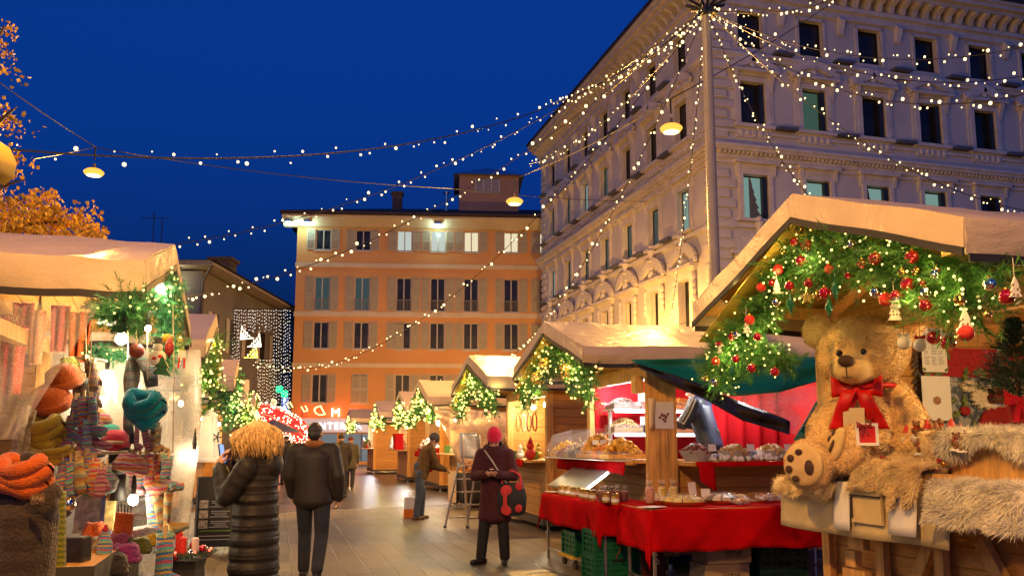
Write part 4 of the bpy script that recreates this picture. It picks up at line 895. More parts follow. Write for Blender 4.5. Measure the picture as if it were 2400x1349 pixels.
MB().box2((4.63, 9.0, 1.25), (6.95, 9.46, 1.29)).build('side_counter', TIMBER, sB)
MB().box2((4.05, 9.6, 1.25), (4.2, 12.05, 1.3)).build('front_ledge', TIMBER, sB)
# red valances under both counters
def valance(nm, a, b, drop, parent, n=40, amp=.015, mat=None):
    a, b = Vector(a), Vector(b); o = (b - a).cross(Vector((0, 0, 1))).normalized()
    MB().sheet(lambda u, v: a.lerp(b, u) + o * (amp * math.sin(u * n) * v + .01 * v) - Vector((0, 0, drop * v * (1 + .12 * math.sin(u * 7)))), n, 3, .006).build(nm, mat or RED, parent, smooth=True)
valance('counter_cloth', (4.03, 12.1, 1.285), (4.03, 9.55, 1.285), .14, sB)
valance('counter_cloth', (4.66, 8.985, 1.3), (6.95, 8.985, 1.3), .05, sB)
MB().sheet(lambda u, v: Vector((4.68 + .2 * u + .02 * v, 8.96, 1.28 - v * (.2 + .12 * u))), 6, 4, .006).build('hanging_cloth_corner', RED, sB, smooth=True)
# tube light
tl = thing('tube_light', 'long white tube light shining under the roof of the dried fruit stall', 'lamp', (4.62, 11.1, 2.4))
MB().box2((4.58, 10.35, 2.42), (4.68, 11.9, 2.47)).build('housing', WHITE, tl)
MB().tube([(4.63, 10.38, 2.395), (4.63, 11.87, 2.395)], .026, 10).build('tube', emis('tube_white', (.95, .97, 1), 26), tl)
for y in (10.5, 11.15, 11.7): point_light('tube_glow', (4.75, y, 2.3), 38, (1, .95, .9), .06)
point_light('bay_glow', (5.9, 9.9, 2.25), 60, (1, .95, .9), .1)
tl = thing('tube_light', 'second white tube light over the open bay, half hidden by green tarpaulin', 'lamp', (5.8, 10.2, 2.4))
MB().box2((5.0, 9.86, 2.4), (6.5, 9.96, 2.45)).build('housing', WHITE, tl); MB().tube([(5.03, 9.91, 2.375), (6.47, 9.91, 2.375)], .022, 10).build('tube', MATS['tube_white'], tl)
# shelves with trays
shf = thing('shelf_rack', 'white two tier shelf rack against the red lining', 'shelf', (5.3, 11.75, 1.25))
for z in (2.0, 1.66): MB().box2((4.68, 11.5, z - .025), (6.2, 11.95, z)).build('shelf', WHITE, shf)
for x in (4.72, 6.15): MB().box2((x - .02, 11.7, 1.2), (x + .02, 11.76, 2.0)).build('upright', WHITE, shf)
for z in (1.97, 1.63): MB().tube([(4.7, 11.49, z - .012), (6.18, 11.49, z - .012)], .013, 6).build('shelf_light', emis('shelf_led', (1, .98, .92), 9), shf)
def heap(mb, c, rx, ry, h, n, r, rr, rz=0):
    for k in range(n):
        a = rr.random() * 6.283; q = math.sqrt(rr.random()); x, y = q * math.cos(a), q * math.sin(a)
        z = h * max(0, 1 - q ** 2.2) * rr.uniform(.82, 1)
        p = Vector((x * rx, y * ry, z + r * .4)); p.rotate(Euler((0, 0, rz)))
        s = r * rr.uniform(.7, 1.25); mb.ball(Vector(c) + p, (s, s * rr.uniform(.6, 1), s * rr.uniform(.5, .9)), 6, 4, Euler((rr.random() * 3, rr.random() * 3, rr.random() * 3)).to_matrix())
def boxtray(mb, x0, x1, y0, y1, z, h, t=.006, m=0):
    mb.box2((x0, y0, z), (x1, y1, z + t), m); mb.box2((x0, y0, z + t), (x1, y0 + t, z + h), m); mb.box2((x0, y1 - t, z + t), (x1, y1, z + h), m)
    mb.box2((x0, y0 + t, z + t), (x0 + t, y1 - t, z + h), m); mb.box2((x1 - t, y0 + t, z + t), (x1, y1 - t, z + h), m)
rr = random.Random(5)
SEEDC = {'dark seeds': (.1, .05, .035), 'red brown nuts': (.22, .06, .04), 'golden hazelnuts': (.5, .3, .12), 'black raisins': (.05, .025, .02), 'orange dried fruit': (.6, .2, .03), 'sugared apricots': (.62, .3, .04), 'yellow dried mango': (.66, .36, .04), 'pale dried figs': (.45, .28, .1), 'dark red cherries': (.25, .02, .02)}
def tray(label, heapname, x0, x1, y0, y1, z, h, hh, n, r, full=True):
    single('tray', 'clear tray of ' + label, 'tray', boxbuild(x0, x1, y0, y1, z, h), CLEAR, 'clear trays at the dried fruit stall')
    b = MB(); heap(b, ((x0 + x1) / 2, (y0 + y1) / 2, z + .008 + h * .55), (x1 - x0) * .46, (y1 - y0) * .46, hh, n, r, rr)
    b.box2((x0 + .012, y0 + .012, z + .008), (x1 - .012, y1 - .012, z + h * .62))
    c = SEEDC[heapname]; single('dried_fruit', 'heap of ' + label, 'dried fruit', b, M('fruit_' + heapname.replace(' ', '_'), c, .5, .3, 40, .3, 90, isl=.35), None, kind='stuff')
def boxbuild(x0, x1, y0, y1, z, h):
    m = MB(); boxtray(m, x0, x1, y0, y1, z, h); return m
tray('dark seeds on the upper shelf, next to the wall end', 'dark seeds', 4.7, 5.12, 11.52, 11.9, 2.002, .1, .09, 200, .018)
tray('red brown nuts on the upper shelf, beside the seeds', 'red brown nuts', 5.14, 5.5, 11.52, 11.9, 2.002, .1, .07, 160, .018)
tray('orange dried fruit on the upper shelf, behind the corner post', 'orange dried fruit', 5.52, 6.1, 11.52, 11.9, 2.002, .1, .09, 160, .024)
tray('golden hazelnuts piled high on the lower shelf', 'golden hazelnuts', 4.7, 5.16, 11.52, 11.9, 1.662, .12, .13, 300, .017)
tray('black raisins on the lower shelf beside the hazelnuts', 'black raisins', 5.18, 5.52, 11.52, 11.9, 1.662, .12, .05, 160, .016)
tray('orange dried fruit on the lower shelf behind the corner post', 'orange dried fruit', 5.54, 6.1, 11.52, 11.9, 1.662, .12, .06, 160, .022)
def tag_card(c, w, h, face, label, rz=0, tilt=0):
    e = Euler((R(tilt), 0, rz)).to_matrix(); single('price_card', label, 'price card', MB().box(c, (w, .004, h), e), PAPER, 'white price cards')
tag_card((5.14, 11.5, 2.17), .13, .12, 0, 'white price card standing in the upper shelf trays', -.3, -10); tag_card((5.16, 11.5, 1.83), .12, .12, 0, 'white price card standing between hazelnuts and raisins', -.2, -8); tag_card((5.62, 11.5, 1.8), .15, .1, 0, 'white price card on the lower shelf behind the corner post', -.2, -8)
# front ledge: clear display case and piles
dc = thing('display_case', 'clear slanted acrylic display case over the dried fruit piles', 'display case', (4.12, 11.4, 1.3))
cm = MB()
for y0, y1 in ((11.1, 11.95), (10.55, 11.09)):
    P = [(3.86, 1.31), (3.8, 1.4), (3.9, 1.62), (4.2, 1.7)]
    for q in range(3):
        (xa, za), (xb, zb) = P[q], P[q + 1]; cm.add([(xa, y0, za), (xa, y1, za), (xb, y1, zb), (xb, y0, zb), (xa + .005, y0, za + .003), (xa + .005, y1, za + .003), (xb + .005, y1, zb + .003), (xb + .005, y0, zb + .003)], [(0, 1, 2, 3), (7, 6, 5, 4), (0, 4, 5, 1), (3, 2, 6, 7), (1, 5, 6, 2), (0, 3, 7, 4)])
    for y in (y0, y1): cm.prism(P + [(4.25, 1.31)], y - .003, y + .003, lambda u, d, w: Vector((u, d, w)))
cm.build('acrylic_sheet', CLEAR, dc)
MB().box2((3.8, 9.62, 1.3), (4.4, 12.0, 1.312)).build('base_board', WHITE, dc)
for lab, nm, y0, y1, hh, n, r in (('dried mango at the far end of the case', 'yellow dried mango', 11.65, 11.93, .14, 90, .034), ('dark red cherries in the case', 'dark red cherries', 11.37, 11.63, .08, 90, .024), ('yellow fruit mix in the case', 'pale dried figs', 11.1, 11.35, .12, 90, .03), ('dark raisins in the middle of the case', 'black raisins', 10.82, 11.08, .08, 110, .02), ('sugared apricots piled highest beside the case', 'sugared apricots', 10.3, 10.8, .22, 190, .036), ('amber candied fruit near the corner post', 'orange dried fruit', 9.98, 10.28, .12, 100, .032), ('yellow candied fruit next to the corner post', 'yellow dried mango', 9.62, 9.96, .17, 120, .034)):
    tray(lab, nm, 3.84, 4.34, y0, y1, 1.314, .1, hh, n, r)
for k in range(4): tag_card((3.95 + .03 * k, 10.6 - .2 * k, 1.52), .08, .06, 0, nth(k) + ' small price card in the candied fruit, from the case side', -.5, -10)
# open bay counter: bowls of nuts, cotton snow
cot = MB(); heap(cot, (5.75, 9.2, 1.31), .95, .14, .09, 420, .035, rr)
single('cotton_snow', 'white cotton snow spread along the open bay counter', 'cotton', cot, M('cotton', (.75, .75, .76), .9, .08, 12, .4, 60), kind='stuff')
for k, (x, nm) in enumerate(((4.78, 'red brown nuts'), (5.28, 'pale dried figs'), (5.78, 'golden hazelnuts'), (6.25, 'golden hazelnuts'), (6.65, 'pale dried figs'))):
    w = .21; b = MB(); b.lathe([(.12, 0), (.2, .12), (.205, .12), (.125, -.004)], (x, 9.2, 1.305), 14, sc=(1.05, .8, 1)); single('bowl', nth(k) + ' white plastic bowl along the bay counter from the corner post', 'bowl', b, M('frosted_plastic', (.75, .76, .78), .25, 0, trans=.5), 'bowls on the bay counter')
    b = MB(); heap(b, (x, 9.2, 1.39), .18, .14, .09, 60, .032, rr); single('nuts', 'nuts heaped in the ' + nth(k) + ' white bowl from the corner post', 'nuts', b, MATS.get('fruit_' + nm.replace(' ', '_')) or M('fruit_' + nm.replace(' ', '_'), SEEDC[nm], .6, .3, 40, isl=.4), kind='stuff')
    tag_card((x + .12, 9.03, 1.46), .1, .08, 0, 'price card pinned at the ' + nth(k) + ' bowl of the bay counter', .1, -12)
# papers on the corner boards
pp = thing('notice', 'white paper notice with small drawing of nuts pinned to the corner boards', 'notice', (4.44, 9.37, 1.75)); 
MB().box2((4.345, 9.366, 1.68), (4.585, 9.372, 2.0)).build('sheet', PAPER, pp)
dr = MB()
for k in range(9): a = k * .7; dr.lathe([(.001, 0), (.017, 0), (.017, .003), (.001, .003)], (4.46 + .06 * math.cos(a) * (.4 + .6 * (k % 2)), 9.366 - .0004 * k, 1.82 + .05 * math.sin(a) * (.3 + .7 * ((k + 1) % 3) / 2)), 10, Euler((R(90), 0, 0)).to_matrix())
dr.build('drawing', M('brown_print', (.2, .08, .06), .7, .4, 60), pp)
single('notice', 'curled cream paper strip hanging beside the white notice', 'notice', MB().sheet(lambda u, v: Vector((4.25 + .09 * u, 9.35 - .03 * math.sin(u * 3 + v), 2.04 - .36 * v)), 6, 6, .002), CREAMP, smooth=True)
MB().box2((4.27, 9.3, 2.0), (4.275, 9.34, 2.02))
# green tarpaulin and rolled film
GREEN = M('green_tarpaulin', (.004, .13, .085), .45, .2, 2, .2, 8)
def poly(L, u):
    q = u * (len(L) - 1); i = min(int(q), len(L) - 2); return Vector(L[i]).lerp(Vector(L[i + 1]), q - i)
TY = 9.31
GT = [(1478, 842), (1600, 840), (1720, 838), (1830, 836), (1945, 836)]; GB = [(1500, 862), (1600, 902), (1720, 928), (1830, 918), (1945, 885)]
def gsheet(Ta, Tb, y, amp, ph):
    def f(u, v):
        a, b = poly([(p[0], p[1], 0) for p in Ta], u), poly([(p[0], p[1], 0) for p in Tb], u); p = a.lerp(b, v)
        return at_y(p.x, p.y, y - amp * math.sin(u * 14 + v * 5 + ph) - amp * .7 * math.sin(u * 5 - v * 8) - .06 * v)
    return f
gt = thing('side_tarpaulin', 'green tarpaulin half let down from the dried fruit stall roof with rolled film', 'tarpaulin', at_y(1700, 1300, TY))
MB().sheet(gsheet(GT, GB, TY - .12, .03, 0), 40, 8, .004).build('green_sheet', GREEN, gt, smooth=True)
BT = [(1484, 848), (1560, 872), (1650, 905), (1740, 945), (1850, 985)]; BB = [(1490, 858), (1560, 895), (1650, 935), (1740, 985), (1850, 1018)]
MB().sheet(gsheet(BT, BB, TY - .2, .045, 1), 36, 6, .012).build('rolled_film', M('dark_rolled_film', (.03, .028, .018), .18, .5, 4, .6, 10), gt, smooth=True)
FT = [(1580, 905), (1680, 925), (1780, 922), (1945, 890)]; FB = [(1580, 905), (1680, 940), (1780, 985), (1945, 1050)]
FILM = film('clear_film', (.9, .88, .85), .16, .1)
MB().sheet(gsheet(FT, FB, TY - .1, .02, 2), 24, 8, .003).build('film_sheet', FILM, gt, smooth=True)
MB().sheet(gsheet([(1945, 885), (1990, 880)], [(1860, 1030), (1990, 1100)], TY - .15, .02, 0), 6, 8, .004).build('green_edge', GREEN, gt, smooth=True)
# tables with red cloths
def table(label, x0, x1, y0, y1, z, drop, cl, seed):
    t = thing('trestle_table', label, 'table', ((x0 + x1) / 2, (y0 + y1) / 2, 0))
    MB().box2((x0, y0, z - .03), (x1, y1, z)).build('table_top', PINEX, t)
    for x in (x0 + .06, x1 - .06):
        for y in (y0 + .05, y1 - .05): MB().box2((x - .014, y - .014, .006), (x + .014, y + .014, z - .03)).build('leg', STEEL, t)
        MB().box2((x - .012, y0 + .07, .12), (x + .012, y1 - .07, .145)).build('stretcher', STEEL, t)
    def f(u, v):
        a = x0 - drop + (x1 - x0 + 2 * drop) * u; b = y0 - drop + (y1 - y0 + 2 * drop) * v
        ca, cb = min(max(a, x0), x1), min(max(b, y0), y1); e = Vector((a - ca, b - cb, 0)); d = e.length
        p = Vector((ca, cb, z + .006))
        if d > 1e-6:
            o = e.normalized(); al = a * 1.0 - b * 1.0
            fold = .035 * math.sin(al * 8 + seed) + .02 * math.sin(al * 19 + seed * 2)
            p += o * (.015 + min(d, .1) * .12 + (.1 + fold * 2.2) * d * .6) - Vector((0, 0, d * .985 + .01 * math.sin(al * 5)))
        else: p.z += .004 * noise.noise(Vector((a * 3, b * 3, seed)))
        return p
    nu, nv = int((x1 - x0 + 2 * drop) / .045), int((y1 - y0 + 2 * drop) / .045)
    m = MB().sheet(f, nu, nv, .004)
    c = single('tablecloth', cl, 'tablecloth', m, RED, 'red tablecloths', smooth=True)
    return t
table('trestle table under red cloth laid with cakes and cellophane packs', 3.68, 6.1, 8.1, 8.85, .85, .43, 'red cloth under the cakes, its corner hanging towards the lane', 1)
table('narrow trestle table under red cloth carrying jars and nut bags', 3.5, 4.1, 9.0, 11.15, .85, .36, 'red cloth under the jars and nut bags', 4)
ZT = .864
GOLD = M('gold_foil', (.6, .38, .08), .25, .15, 20, metal=1); HONEY = M('honey_glass', (.55, .3, .04), .15, .2, 10, trans=.3); NUTB = M('nut_mix', (.16, .05, .04), .5, .5, 70, .8, 90, isl=.2)
CELLO = film('cellophane', (.9, .9, .9), .12, .08)
CONT = [(.55, .35, .05), (.35, .22, .05), (.5, .12, .03)]
jm = MB().lathe([(.038, 0), (.042, .01), (.042, .075), (.034, .09)], (0, 0, 0), 14).mesh('jar', HONEY, 2); lm_ = MB().lathe([(.037, .09), (.037, .112), (.03, .116), (.001, .116)], (0, 0, 0), 14).mesh('lid', GOLD, 2); lb_ = MB().lathe([(.0428, .025), (.0428, .06)], (0, 0, 0), 14).mesh('paper_label', PAPER)
k = 0
for j, (px, py) in enumerate(((1284, 1164), (1299, 1168), (1317, 1170), (1335, 1168), (1352, 1172), (1372, 1178), (1330, 1160), (1308, 1158), (1390, 1182), (1360, 1163))):
    p = at_z(px, py, ZT); p.x = max(p.x, 3.54); t = thing('honey_jar', nth(j) + ' golden lidded honey jar along the jar table from its far corner', 'jar', p, 0, 'honey jars'); inst('jar', jm, t); o = bpy.data.objects[t.name]; inst('lid', lm_, t); inst('paper_label', lb_, t)
def nutbag(p, label, mat, h=.17, group='nut bags'):
    t = thing('nut_bag', label, 'bag', p, rnd.random() * 3, group)
    MB().lathe([(.04, .0), (.052, .02), (.05, h * .6), (.045, h * .72), (.001, h * .74)], (0, 0, 0), 10, sc=(1, .8, 1)).build('nuts', mat, t, True, smooth=True)
    c = MB(); c.lathe([(.046, h * .7), (.02, h * .82), (.018, h * .86), (.05, h * 1.05)], (0, 0, 0), 9, sc=(1, .7, 1)); c.build('cellophane_top', CELLO, t, True); MB().lathe([(.022, h * .82), (.022, h * .86)], (0, 0, 0), 8).build('tie', M('dark_ribbon', (.02, .03, .02), .5), t, True)
for j, (px, py) in enumerate(((1386, 1183), (1402, 1186), (1420, 1186), (1438, 1184), (1452, 1184), (1468, 1182), (1482, 1181), (1496, 1180), (1410, 1174), (1446, 1172))):
    p = at_z(px, py, ZT); nutbag((max(3.56, min(p.x, 4.05)), max(p.y, 9.05), ZT), nth(j) + ' bag of red brown nuts on the jar table, counted from the jars', NUTB)
for j, (px, py, c) in enumerate(((1523, 1150, (.5, .25, .18)), (1552, 1145, (.5, .35, .06)), (1578, 1143, (.5, .38, .15)))):
    p = at_y(px, py + 22, 8.7); nutbag((p.x, 8.7, ZT), ['tall bag of pinkish nuts standing behind the cakes', 'tall bag of yellow sweets standing behind the cakes', 'tall bag of pale nougat standing behind the cakes'][j], M('bag_fill_%d' % j, c, .5, .4, 50, .5, 80), .24, 'tall cellophane bags')
def cake(px, py, r, col, label):
    p = at_z(px, py, ZT); t = thing('sliced_cake', label, 'cake', (p.x, max(8.33, p.y), ZT), 0, 'sliced nougat cakes'); r *= 1.15
    MB().lathe([(.001, 0), (r, 0), (r * 1.02, .035), (r * .99, .035), (r * .98, .006), (.001, .006)], (0, 0, 0), 26).build('gold_tray', GOLD, t, True)
    n = 12; a = MB(); 
    for k in range(n):
        b = a; a0, a1 = 2 * math.pi * k / n + .03, 2 * math.pi * (k + 1) / n - .03; pr = [(.03, .1), (r * .5, .095), (r * .85, .07), (r * .95, .04), (r * .95, .008)]
        vs = [Vector((q * math.cos(w), q * math.sin(w), z)) for w in (a0, (a0 + a1) / 2, a1) for q, z in pr] + [Vector((.02, 0, .008))]
        m_ = len(pr); b.add(vs, [(i + j * m_, i + 1 + j * m_, i + 1 + (j + 1) * m_, i + (j + 1) * m_) for j in range(2) for i in range(m_ - 1)] + [tuple(range(m_)) + (3 * m_,), tuple(range(2 * m_, 3 * m_))[::-1] + (3 * m_,)], k % len(col))
    a.build('slices', [M('nougat_%d' % i_, c, .35, .4, 30, .5, 60) for i_, c in col], t, True)
    MB().lathe([(r * 1.0, .03), (r * .97, .06), (r * .6, .115), (.001, .125)], (0, 0, 0), 20).build('cellophane', CELLO, t, True, smooth=True)
cake(1548, 1177, .16, ((0, (.6, .45, .3)), (1, (.5, .36, .25))), 'pale sliced nougat cake at the end of the table nearest the nut bags')
cake(1602, 1181, .2, ((2, (.6, .4, .06)), (3, (.62, .48, .12))), 'golden sliced nougat cake in the middle with gold tray rim')
cake(1692, 1177, .19, ((4, (.1, .05, .03)), (5, (.6, .5, .35)), (0, (.6, .45, .3))), 'sliced cake of alternating dark and pale wedges')
for j in range(12):
    x, y = 4.85 + .1 * j + rnd.uniform(-.03, .03), 8.28 + .2 * (j % 3) + rnd.uniform(-.02, .02)
    e = Euler((rnd.uniform(.0, .25), rnd.uniform(-.2, .2), rnd.uniform(-.5, .5))).to_matrix(); t = thing('sweet_pack', nth(j) + ' flat cellophane pack of sweets along the cake table from the cakes', 'pack', (x, y, ZT), 0, 'flat cellophane packs')
    z = .045 + .02 * (j % 2); b = MB(); 
    for q in range(8): b.ball((rnd.uniform(-.08, .08), rnd.uniform(-.05, .05), z + rnd.uniform(-.012, .012)), (.035, .025, .02), 7, 5)
    b.build('sweets', M('pack_fill_%d' % (j % 3), ((.5, .28, .1), (.6, .42, .15), (.45, .2, .08))[j % 3], .5, .4, 40, isl=.3), t, True); MB().sheet(lambda u, v: e @ Vector(((u - .5) * .26, (v - .5) * .18, .012 * math.sin(u * 12) + .03 * math.sin(u * 3.14) * math.sin(v * 3.14))) + Vector((0, 0, z)), 8, 6, .002).build('wrapper', CELLO, t, True)
single('price_sheet', 'white price sheet lying on the red cloth corner in front of cakes', 'price card', MB().box((3.74, 8.2, ZT + .006), (.26, .19, .003), Euler((0, 0, .5)).to_matrix()), PAPER)
single('price_sheet', 'white paper lying on the red cloth before the jars', 'price card', MB().box((3.6, 11.0, ZT + .006), (.17, .24, .003), Euler((0, 0, .2)).to_matrix()), PAPER)
tag_card((4.42, 8.62, 1.02), .11, .14, 0, 'tilted pink price card standing behind the cakes', .3, -10); tag_card((4.6, 8.66, .97), .1, .09, 0, 'cream price card standing beside the pink one', -.2, -10); tag_card((4.1, 8.68, .98), .1, .1, 0, 'round cornered yellowish price card between the cakes', .2, -15)
# folded shutter with strip light
sh = thing('lowered_shutter', 'shiny folded counter shutter slanting down above the nut bags', 'shutter', (3.9, 10.6, .9))
MB().bar((4.02, 10.7, 1.16), (3.66, 10.7, .93), 1.4, .03, (0, 0, 1)).build('board', M('brushed_panel', (.55, .55, .55), .28, .2, 3, .2, 30, stretch=(1, 12, 1), metal=.7), sh)
MB().tube([(3.98, 9.98, 1.15), (3.72, 9.98, .97)], .016, 8).build('strip_light', emis('strip_white', (1, .97, .9), 14), sh)
point_light('strip_glow', (3.66, 10.0, 1.2), 4, (1, .97, .92), .1)
# crates and boxes below
def crate(c, sx, sy, h, label, mat, rz=0):
    t = thing('plastic_crate', label, 'crate', c, rz, 'plastic crates under the tables'); m = MB()
    for s in (-1, 1):
        for z in (.012, h * .25, h * .48, h * .7, h - .02):
            m.box((0, s * sy / 2, z), (sx, .014, .02 if z < h * .9 else .05)); m.box((s * sx / 2, 0, z), (.014, sy, .02 if z < h * .9 else .05))
        for k in range(7): m.box((-sx / 2 + sx * k / 6, s * (sy / 2 - .004), h / 2), (.02 if 0 < k < 6 else .04, .012, h)); 
        for k in range(5): m.box((s * (sx / 2 - .004), -sy / 2 + sy * k / 4, h / 2), (.012, .02, h))
        m.box((0, s * (sy / 2 - .012), h * .42), (sx - .03, .004, h * .78)); m.box((s * (sx / 2 - .012), 0, h * .42), (.004, sy - .03, h * .78))
    m.box((0, 0, .01), (sx, sy, .012)); m.build('lattice_body', mat, t, True)
    MB().box((0, -sy / 2 - .009, h - .05), (.13, .006, .03)).build('handle_slot', M('slot_dark', (.005, .006, .005), .8, 0), t, True)
    return t
GC = M('green_crate', (.005, .11, .045), .5, .2, 5); DGC = M('dark_green_crate', (.006, .04, .03), .5, .2, 5)
crate((3.72, 9.25, .006), .56, .38, .27, 'bright green crate at the bottom of the two under the nut bags', GC); crate((3.73, 9.24, .28), .56, .38, .27, 'bright green crate on top of the two under the nut bags', GC)
dl = thing('dolly', 'small yellow wheeled dolly under the jar table', 'dolly', (3.75, 10.2, .006)); MB().box2((3.5, 9.95, .12), (4.0, 10.5, .15)).build('deck', M('yellow_plastic', (.6, .38, .03), .5), dl)
for x in (3.56, 3.94):
    for y in (10.02, 10.43): MB().lathe([(.02, -.015), (.05, -.015), (.05, .015), (.02, .015)], (x, y, .056), 12, Euler((0, R(90), 0)).to_matrix()).box((x, y, .1), (.03, .05, .05)).build('wheel', DARK, dl)
crate((3.75, 10.22, .151), .4, .5, .28, 'green crate standing on the yellow dolly', GC)
CARD = M('cardboard', (.4, .29, .18), .8, .12, 3); 
def carton(c, sx, sy, h, label, marks=True, rz=0):
    t = thing('cardboard_box', label, 'box', c, rz, 'stacked cardboard boxes'); MB().box((0, 0, h / 2), (sx, sy, h - .004)).build('carton', CARD, t, True, bevel=.004)
    MB().box((0, 0, h), (sx * .98, .05, .003)).build('tape', M('box_tape', (.45, .32, .16), .3), t, True)
    if marks:
        m = MB()
        for k in range(3):
            x = -.02 + k * .07; fy = -sy / 2 - .002
            for a, b, c_, d in ((-.03, -.026, .07, .15), (.026, .03, .07, .15), (-.026, .026, .146, .15), (-.026, .026, .07, .074)): m.box2((x + a, fy - .002, c_), (x + b, fy, d))
            if k == 0:
                for q in (-.011, .011): m.box2((x + q - .003, fy - .002, .085), (x + q + .003, fy, .12)); m.prism([(x + q - .009, .12), (x + q + .009, .12), (x + q, .135)], fy - .002, fy)
            else: m.prism([(x - .018, .125), (x + .018, .125), (x + .012, .14), (x - .012, .14)] if k == 1 else [(x - .02, .115), (x + .02, .115), (x, .138)], fy - .002, fy); m.box2((x - .003, fy - .002, .088), (x + .003, fy, .126 if k == 1 else .116)); m.box2((x - .012, fy - .002, .083), (x + .012, fy, .088))
        m.build('handling_marks', M('print_black', (.03, .025, .02), .7, 0), t, True)
z = .006
for k, (h, dx) in enumerate(((.24, 0), (.22, .03), (.2, -.02))):
    carton((4.66 + dx, 8.52, z), .52, .36, h, ['cardboard box at the bottom of the stack under the cake table', 'cardboard box in the middle of the stack under the cake table', 'cardboard box on top of the stack with arrow and umbrella marks'][k]); z += h + .002
crate((5.35, 8.55, .006), .56, .4, .28, 'dark green crate lowest beside the cardboard boxes', DGC); crate((5.35, 8.54, .29), .56, .4, .26, 'dark green crate on top beside the cardboard boxes', DGC)
bd = thing('folded_sign_board', 'dark red board with pale letters leaning under the cake table', 'sign', (3.98, 8.75, 0)); MB().box((3.98, 8.75, .3), (.3, .02, .56), Euler((R(-8), 0, .2)).to_matrix()).build('panel', M('dark_red_board', (.06, .012, .01), .5), bd)
letters('lettering', 'S', .16, PAPER, bd, (4.02, 8.7, .22), (R(82), 0, .2), .003, local=False)
# ================================================================ GOODS AND LIGHT IN THE OTHER STALLS
def stall_bulb(p, w, col, label, r=.05, es=40):
    t = thing('stall_lamp', label, 'lamp', p, 0, 'bare lamps in the stalls')
    MB().ball(p, (r, r, r * 1.2), 12, 8).build('bulb', emis('lamp_bulb_%d' % es, col, es), t); MB().lathe([(.016, r), (.02, r + .06), (.004, r + .2)], p, 8).build('holder', DARK, t)
    point_light('lamp_glow', Vector(p) + Vector((0, 0, -r - .04)), w, col, r)
WARMW = (1, .8, .5)
stall_bulb((4.75, 14.9, 2.2), 70, WARMW, 'bright lamp among hung trinkets in the stall behind the red hat')
stall_bulb((4.9, 16.2, 2.2), 60, WARMW, 'second lamp deeper in the stall behind the red hat')
stall_bulb((4.6, 21.6, 2.2), 90, WARMW, 'bright lamp over the leaning man')
stall_bulb((4.75, 23.1, 2.1), 80, WARMW, 'lamp behind the leaning man in the wrapped stall')
stall_bulb((4.95, 26.7, 2.1), 120, (1, .9, .7), 'starry bright lamp at the corner of the small sweets stall', .07)
stall_bulb((5.0, 33.8, 2.1), 120, (1, .92, .8), 'white lamp in the far stall with red boxes')
stall_bulb((4.7, 43.0, 2.1), 140, (.85, .9, 1), 'bluish lamp in the last stall of the lane')
stall_bulb((-2.0, 11.0, 2.0), 30, WARMW, 'lamp inside the stall with the white lantern')
stall_bulb((-1.75, 17.4, 2.25), 60, (.85, 1, .95), 'cool lamp under the third knitwear side stall')
stall_bulb((-1.8, 23.4, 2.1), 70, WARMW, 'lamp in the fourth knitwear side stall')
stall_bulb((-1.8, 30.0, 2.1), 90, WARMW, 'lamp in the last stall beside the red arch')
TOYC = [(.5, .02, .02), (.6, .55, .45), (.1, .25, .06), (.55, .4, .1), (.3, .15, .06), (.65, .6, .6)]
def goods(x0, x1, y0, y1, z, n, smin, smax, where, seed):
    r_ = random.Random(seed)
    for k in range(n):
        x, y, s = r_.uniform(x0, x1), y0 + (y1 - y0) * (k + .5) / n, r_.uniform(smin, smax); kind = r_.randrange(4); m = M('toy_%d' % (k % 6), TOYC[k % 6], .6, .3, 12)
        cn = ('red', 'cream', 'green', 'golden', 'brown', 'white')[k % 6]; b = MB()
        if kind == 0: b.ball((x, y, z + s * .35), (s * .35, s * .35, s * .36), 9, 7).ball((x, y, z + s * .85), (s * .24, s * .24, s * .24), 9, 7).lathe([(.001, s * 1.5), (s * .2, s * 1.0)], (x, y, z), 8); nm = 'figurine'
        elif kind == 1: b.box((x, y, z + s * .3), (s * .7, s * .7, s * .6), Euler((0, 0, r_.random())).to_matrix()).box((x, y, z + s * .63), (s * .76, s * .76, s * .07), Euler((0, 0, r_.random())).to_matrix()); nm = 'gift_box'
        elif kind == 2: b.lathe([(s * .1, 0), (s * .1, s * .2), (s * .42, s * .2), (s * .2, s * .6), (s * .3, s * .6), (s * .1, s), (s * .2, s), (.001, s * 1.5)], (x, y, z), 10); nm = 'toy_tree'
        else: b.lathe([(s * .2, 0), (s * .32, s * .3), (s * .12, s * .7), (s * .15, s * .9), (.001, s)], (x, y, z), 10); nm = 'ornament'
        single(nm, f'small {cn} {nm.replace("_", " ")}, {nth(k)} along the counter {where}', nm.replace('_', ' '), b, m, 'small goods on the counters', smooth=kind != 1)
goods(4.25, 4.7, 14.35, 16.5, 1.215, 12, .16, .3, 'of the stall behind the red hat', 1)
goods(4.45, 4.9, 21.2, 23.4, 1.215, 9, .18, .32, 'beside the leaning man', 2)
goods(4.5, 4.9, 33, 35, 1.215, 8, .2, .36, 'of the far red box stall', 3); goods(4.2, 4.6, 42, 44, 1.215, 8, .2, .36, 'of the last lane stall', 4)
goods(-1.75, -1.3, 17, 18.4, 1.215, 7, .16, .26, 'of the third knitwear side stall', 5)
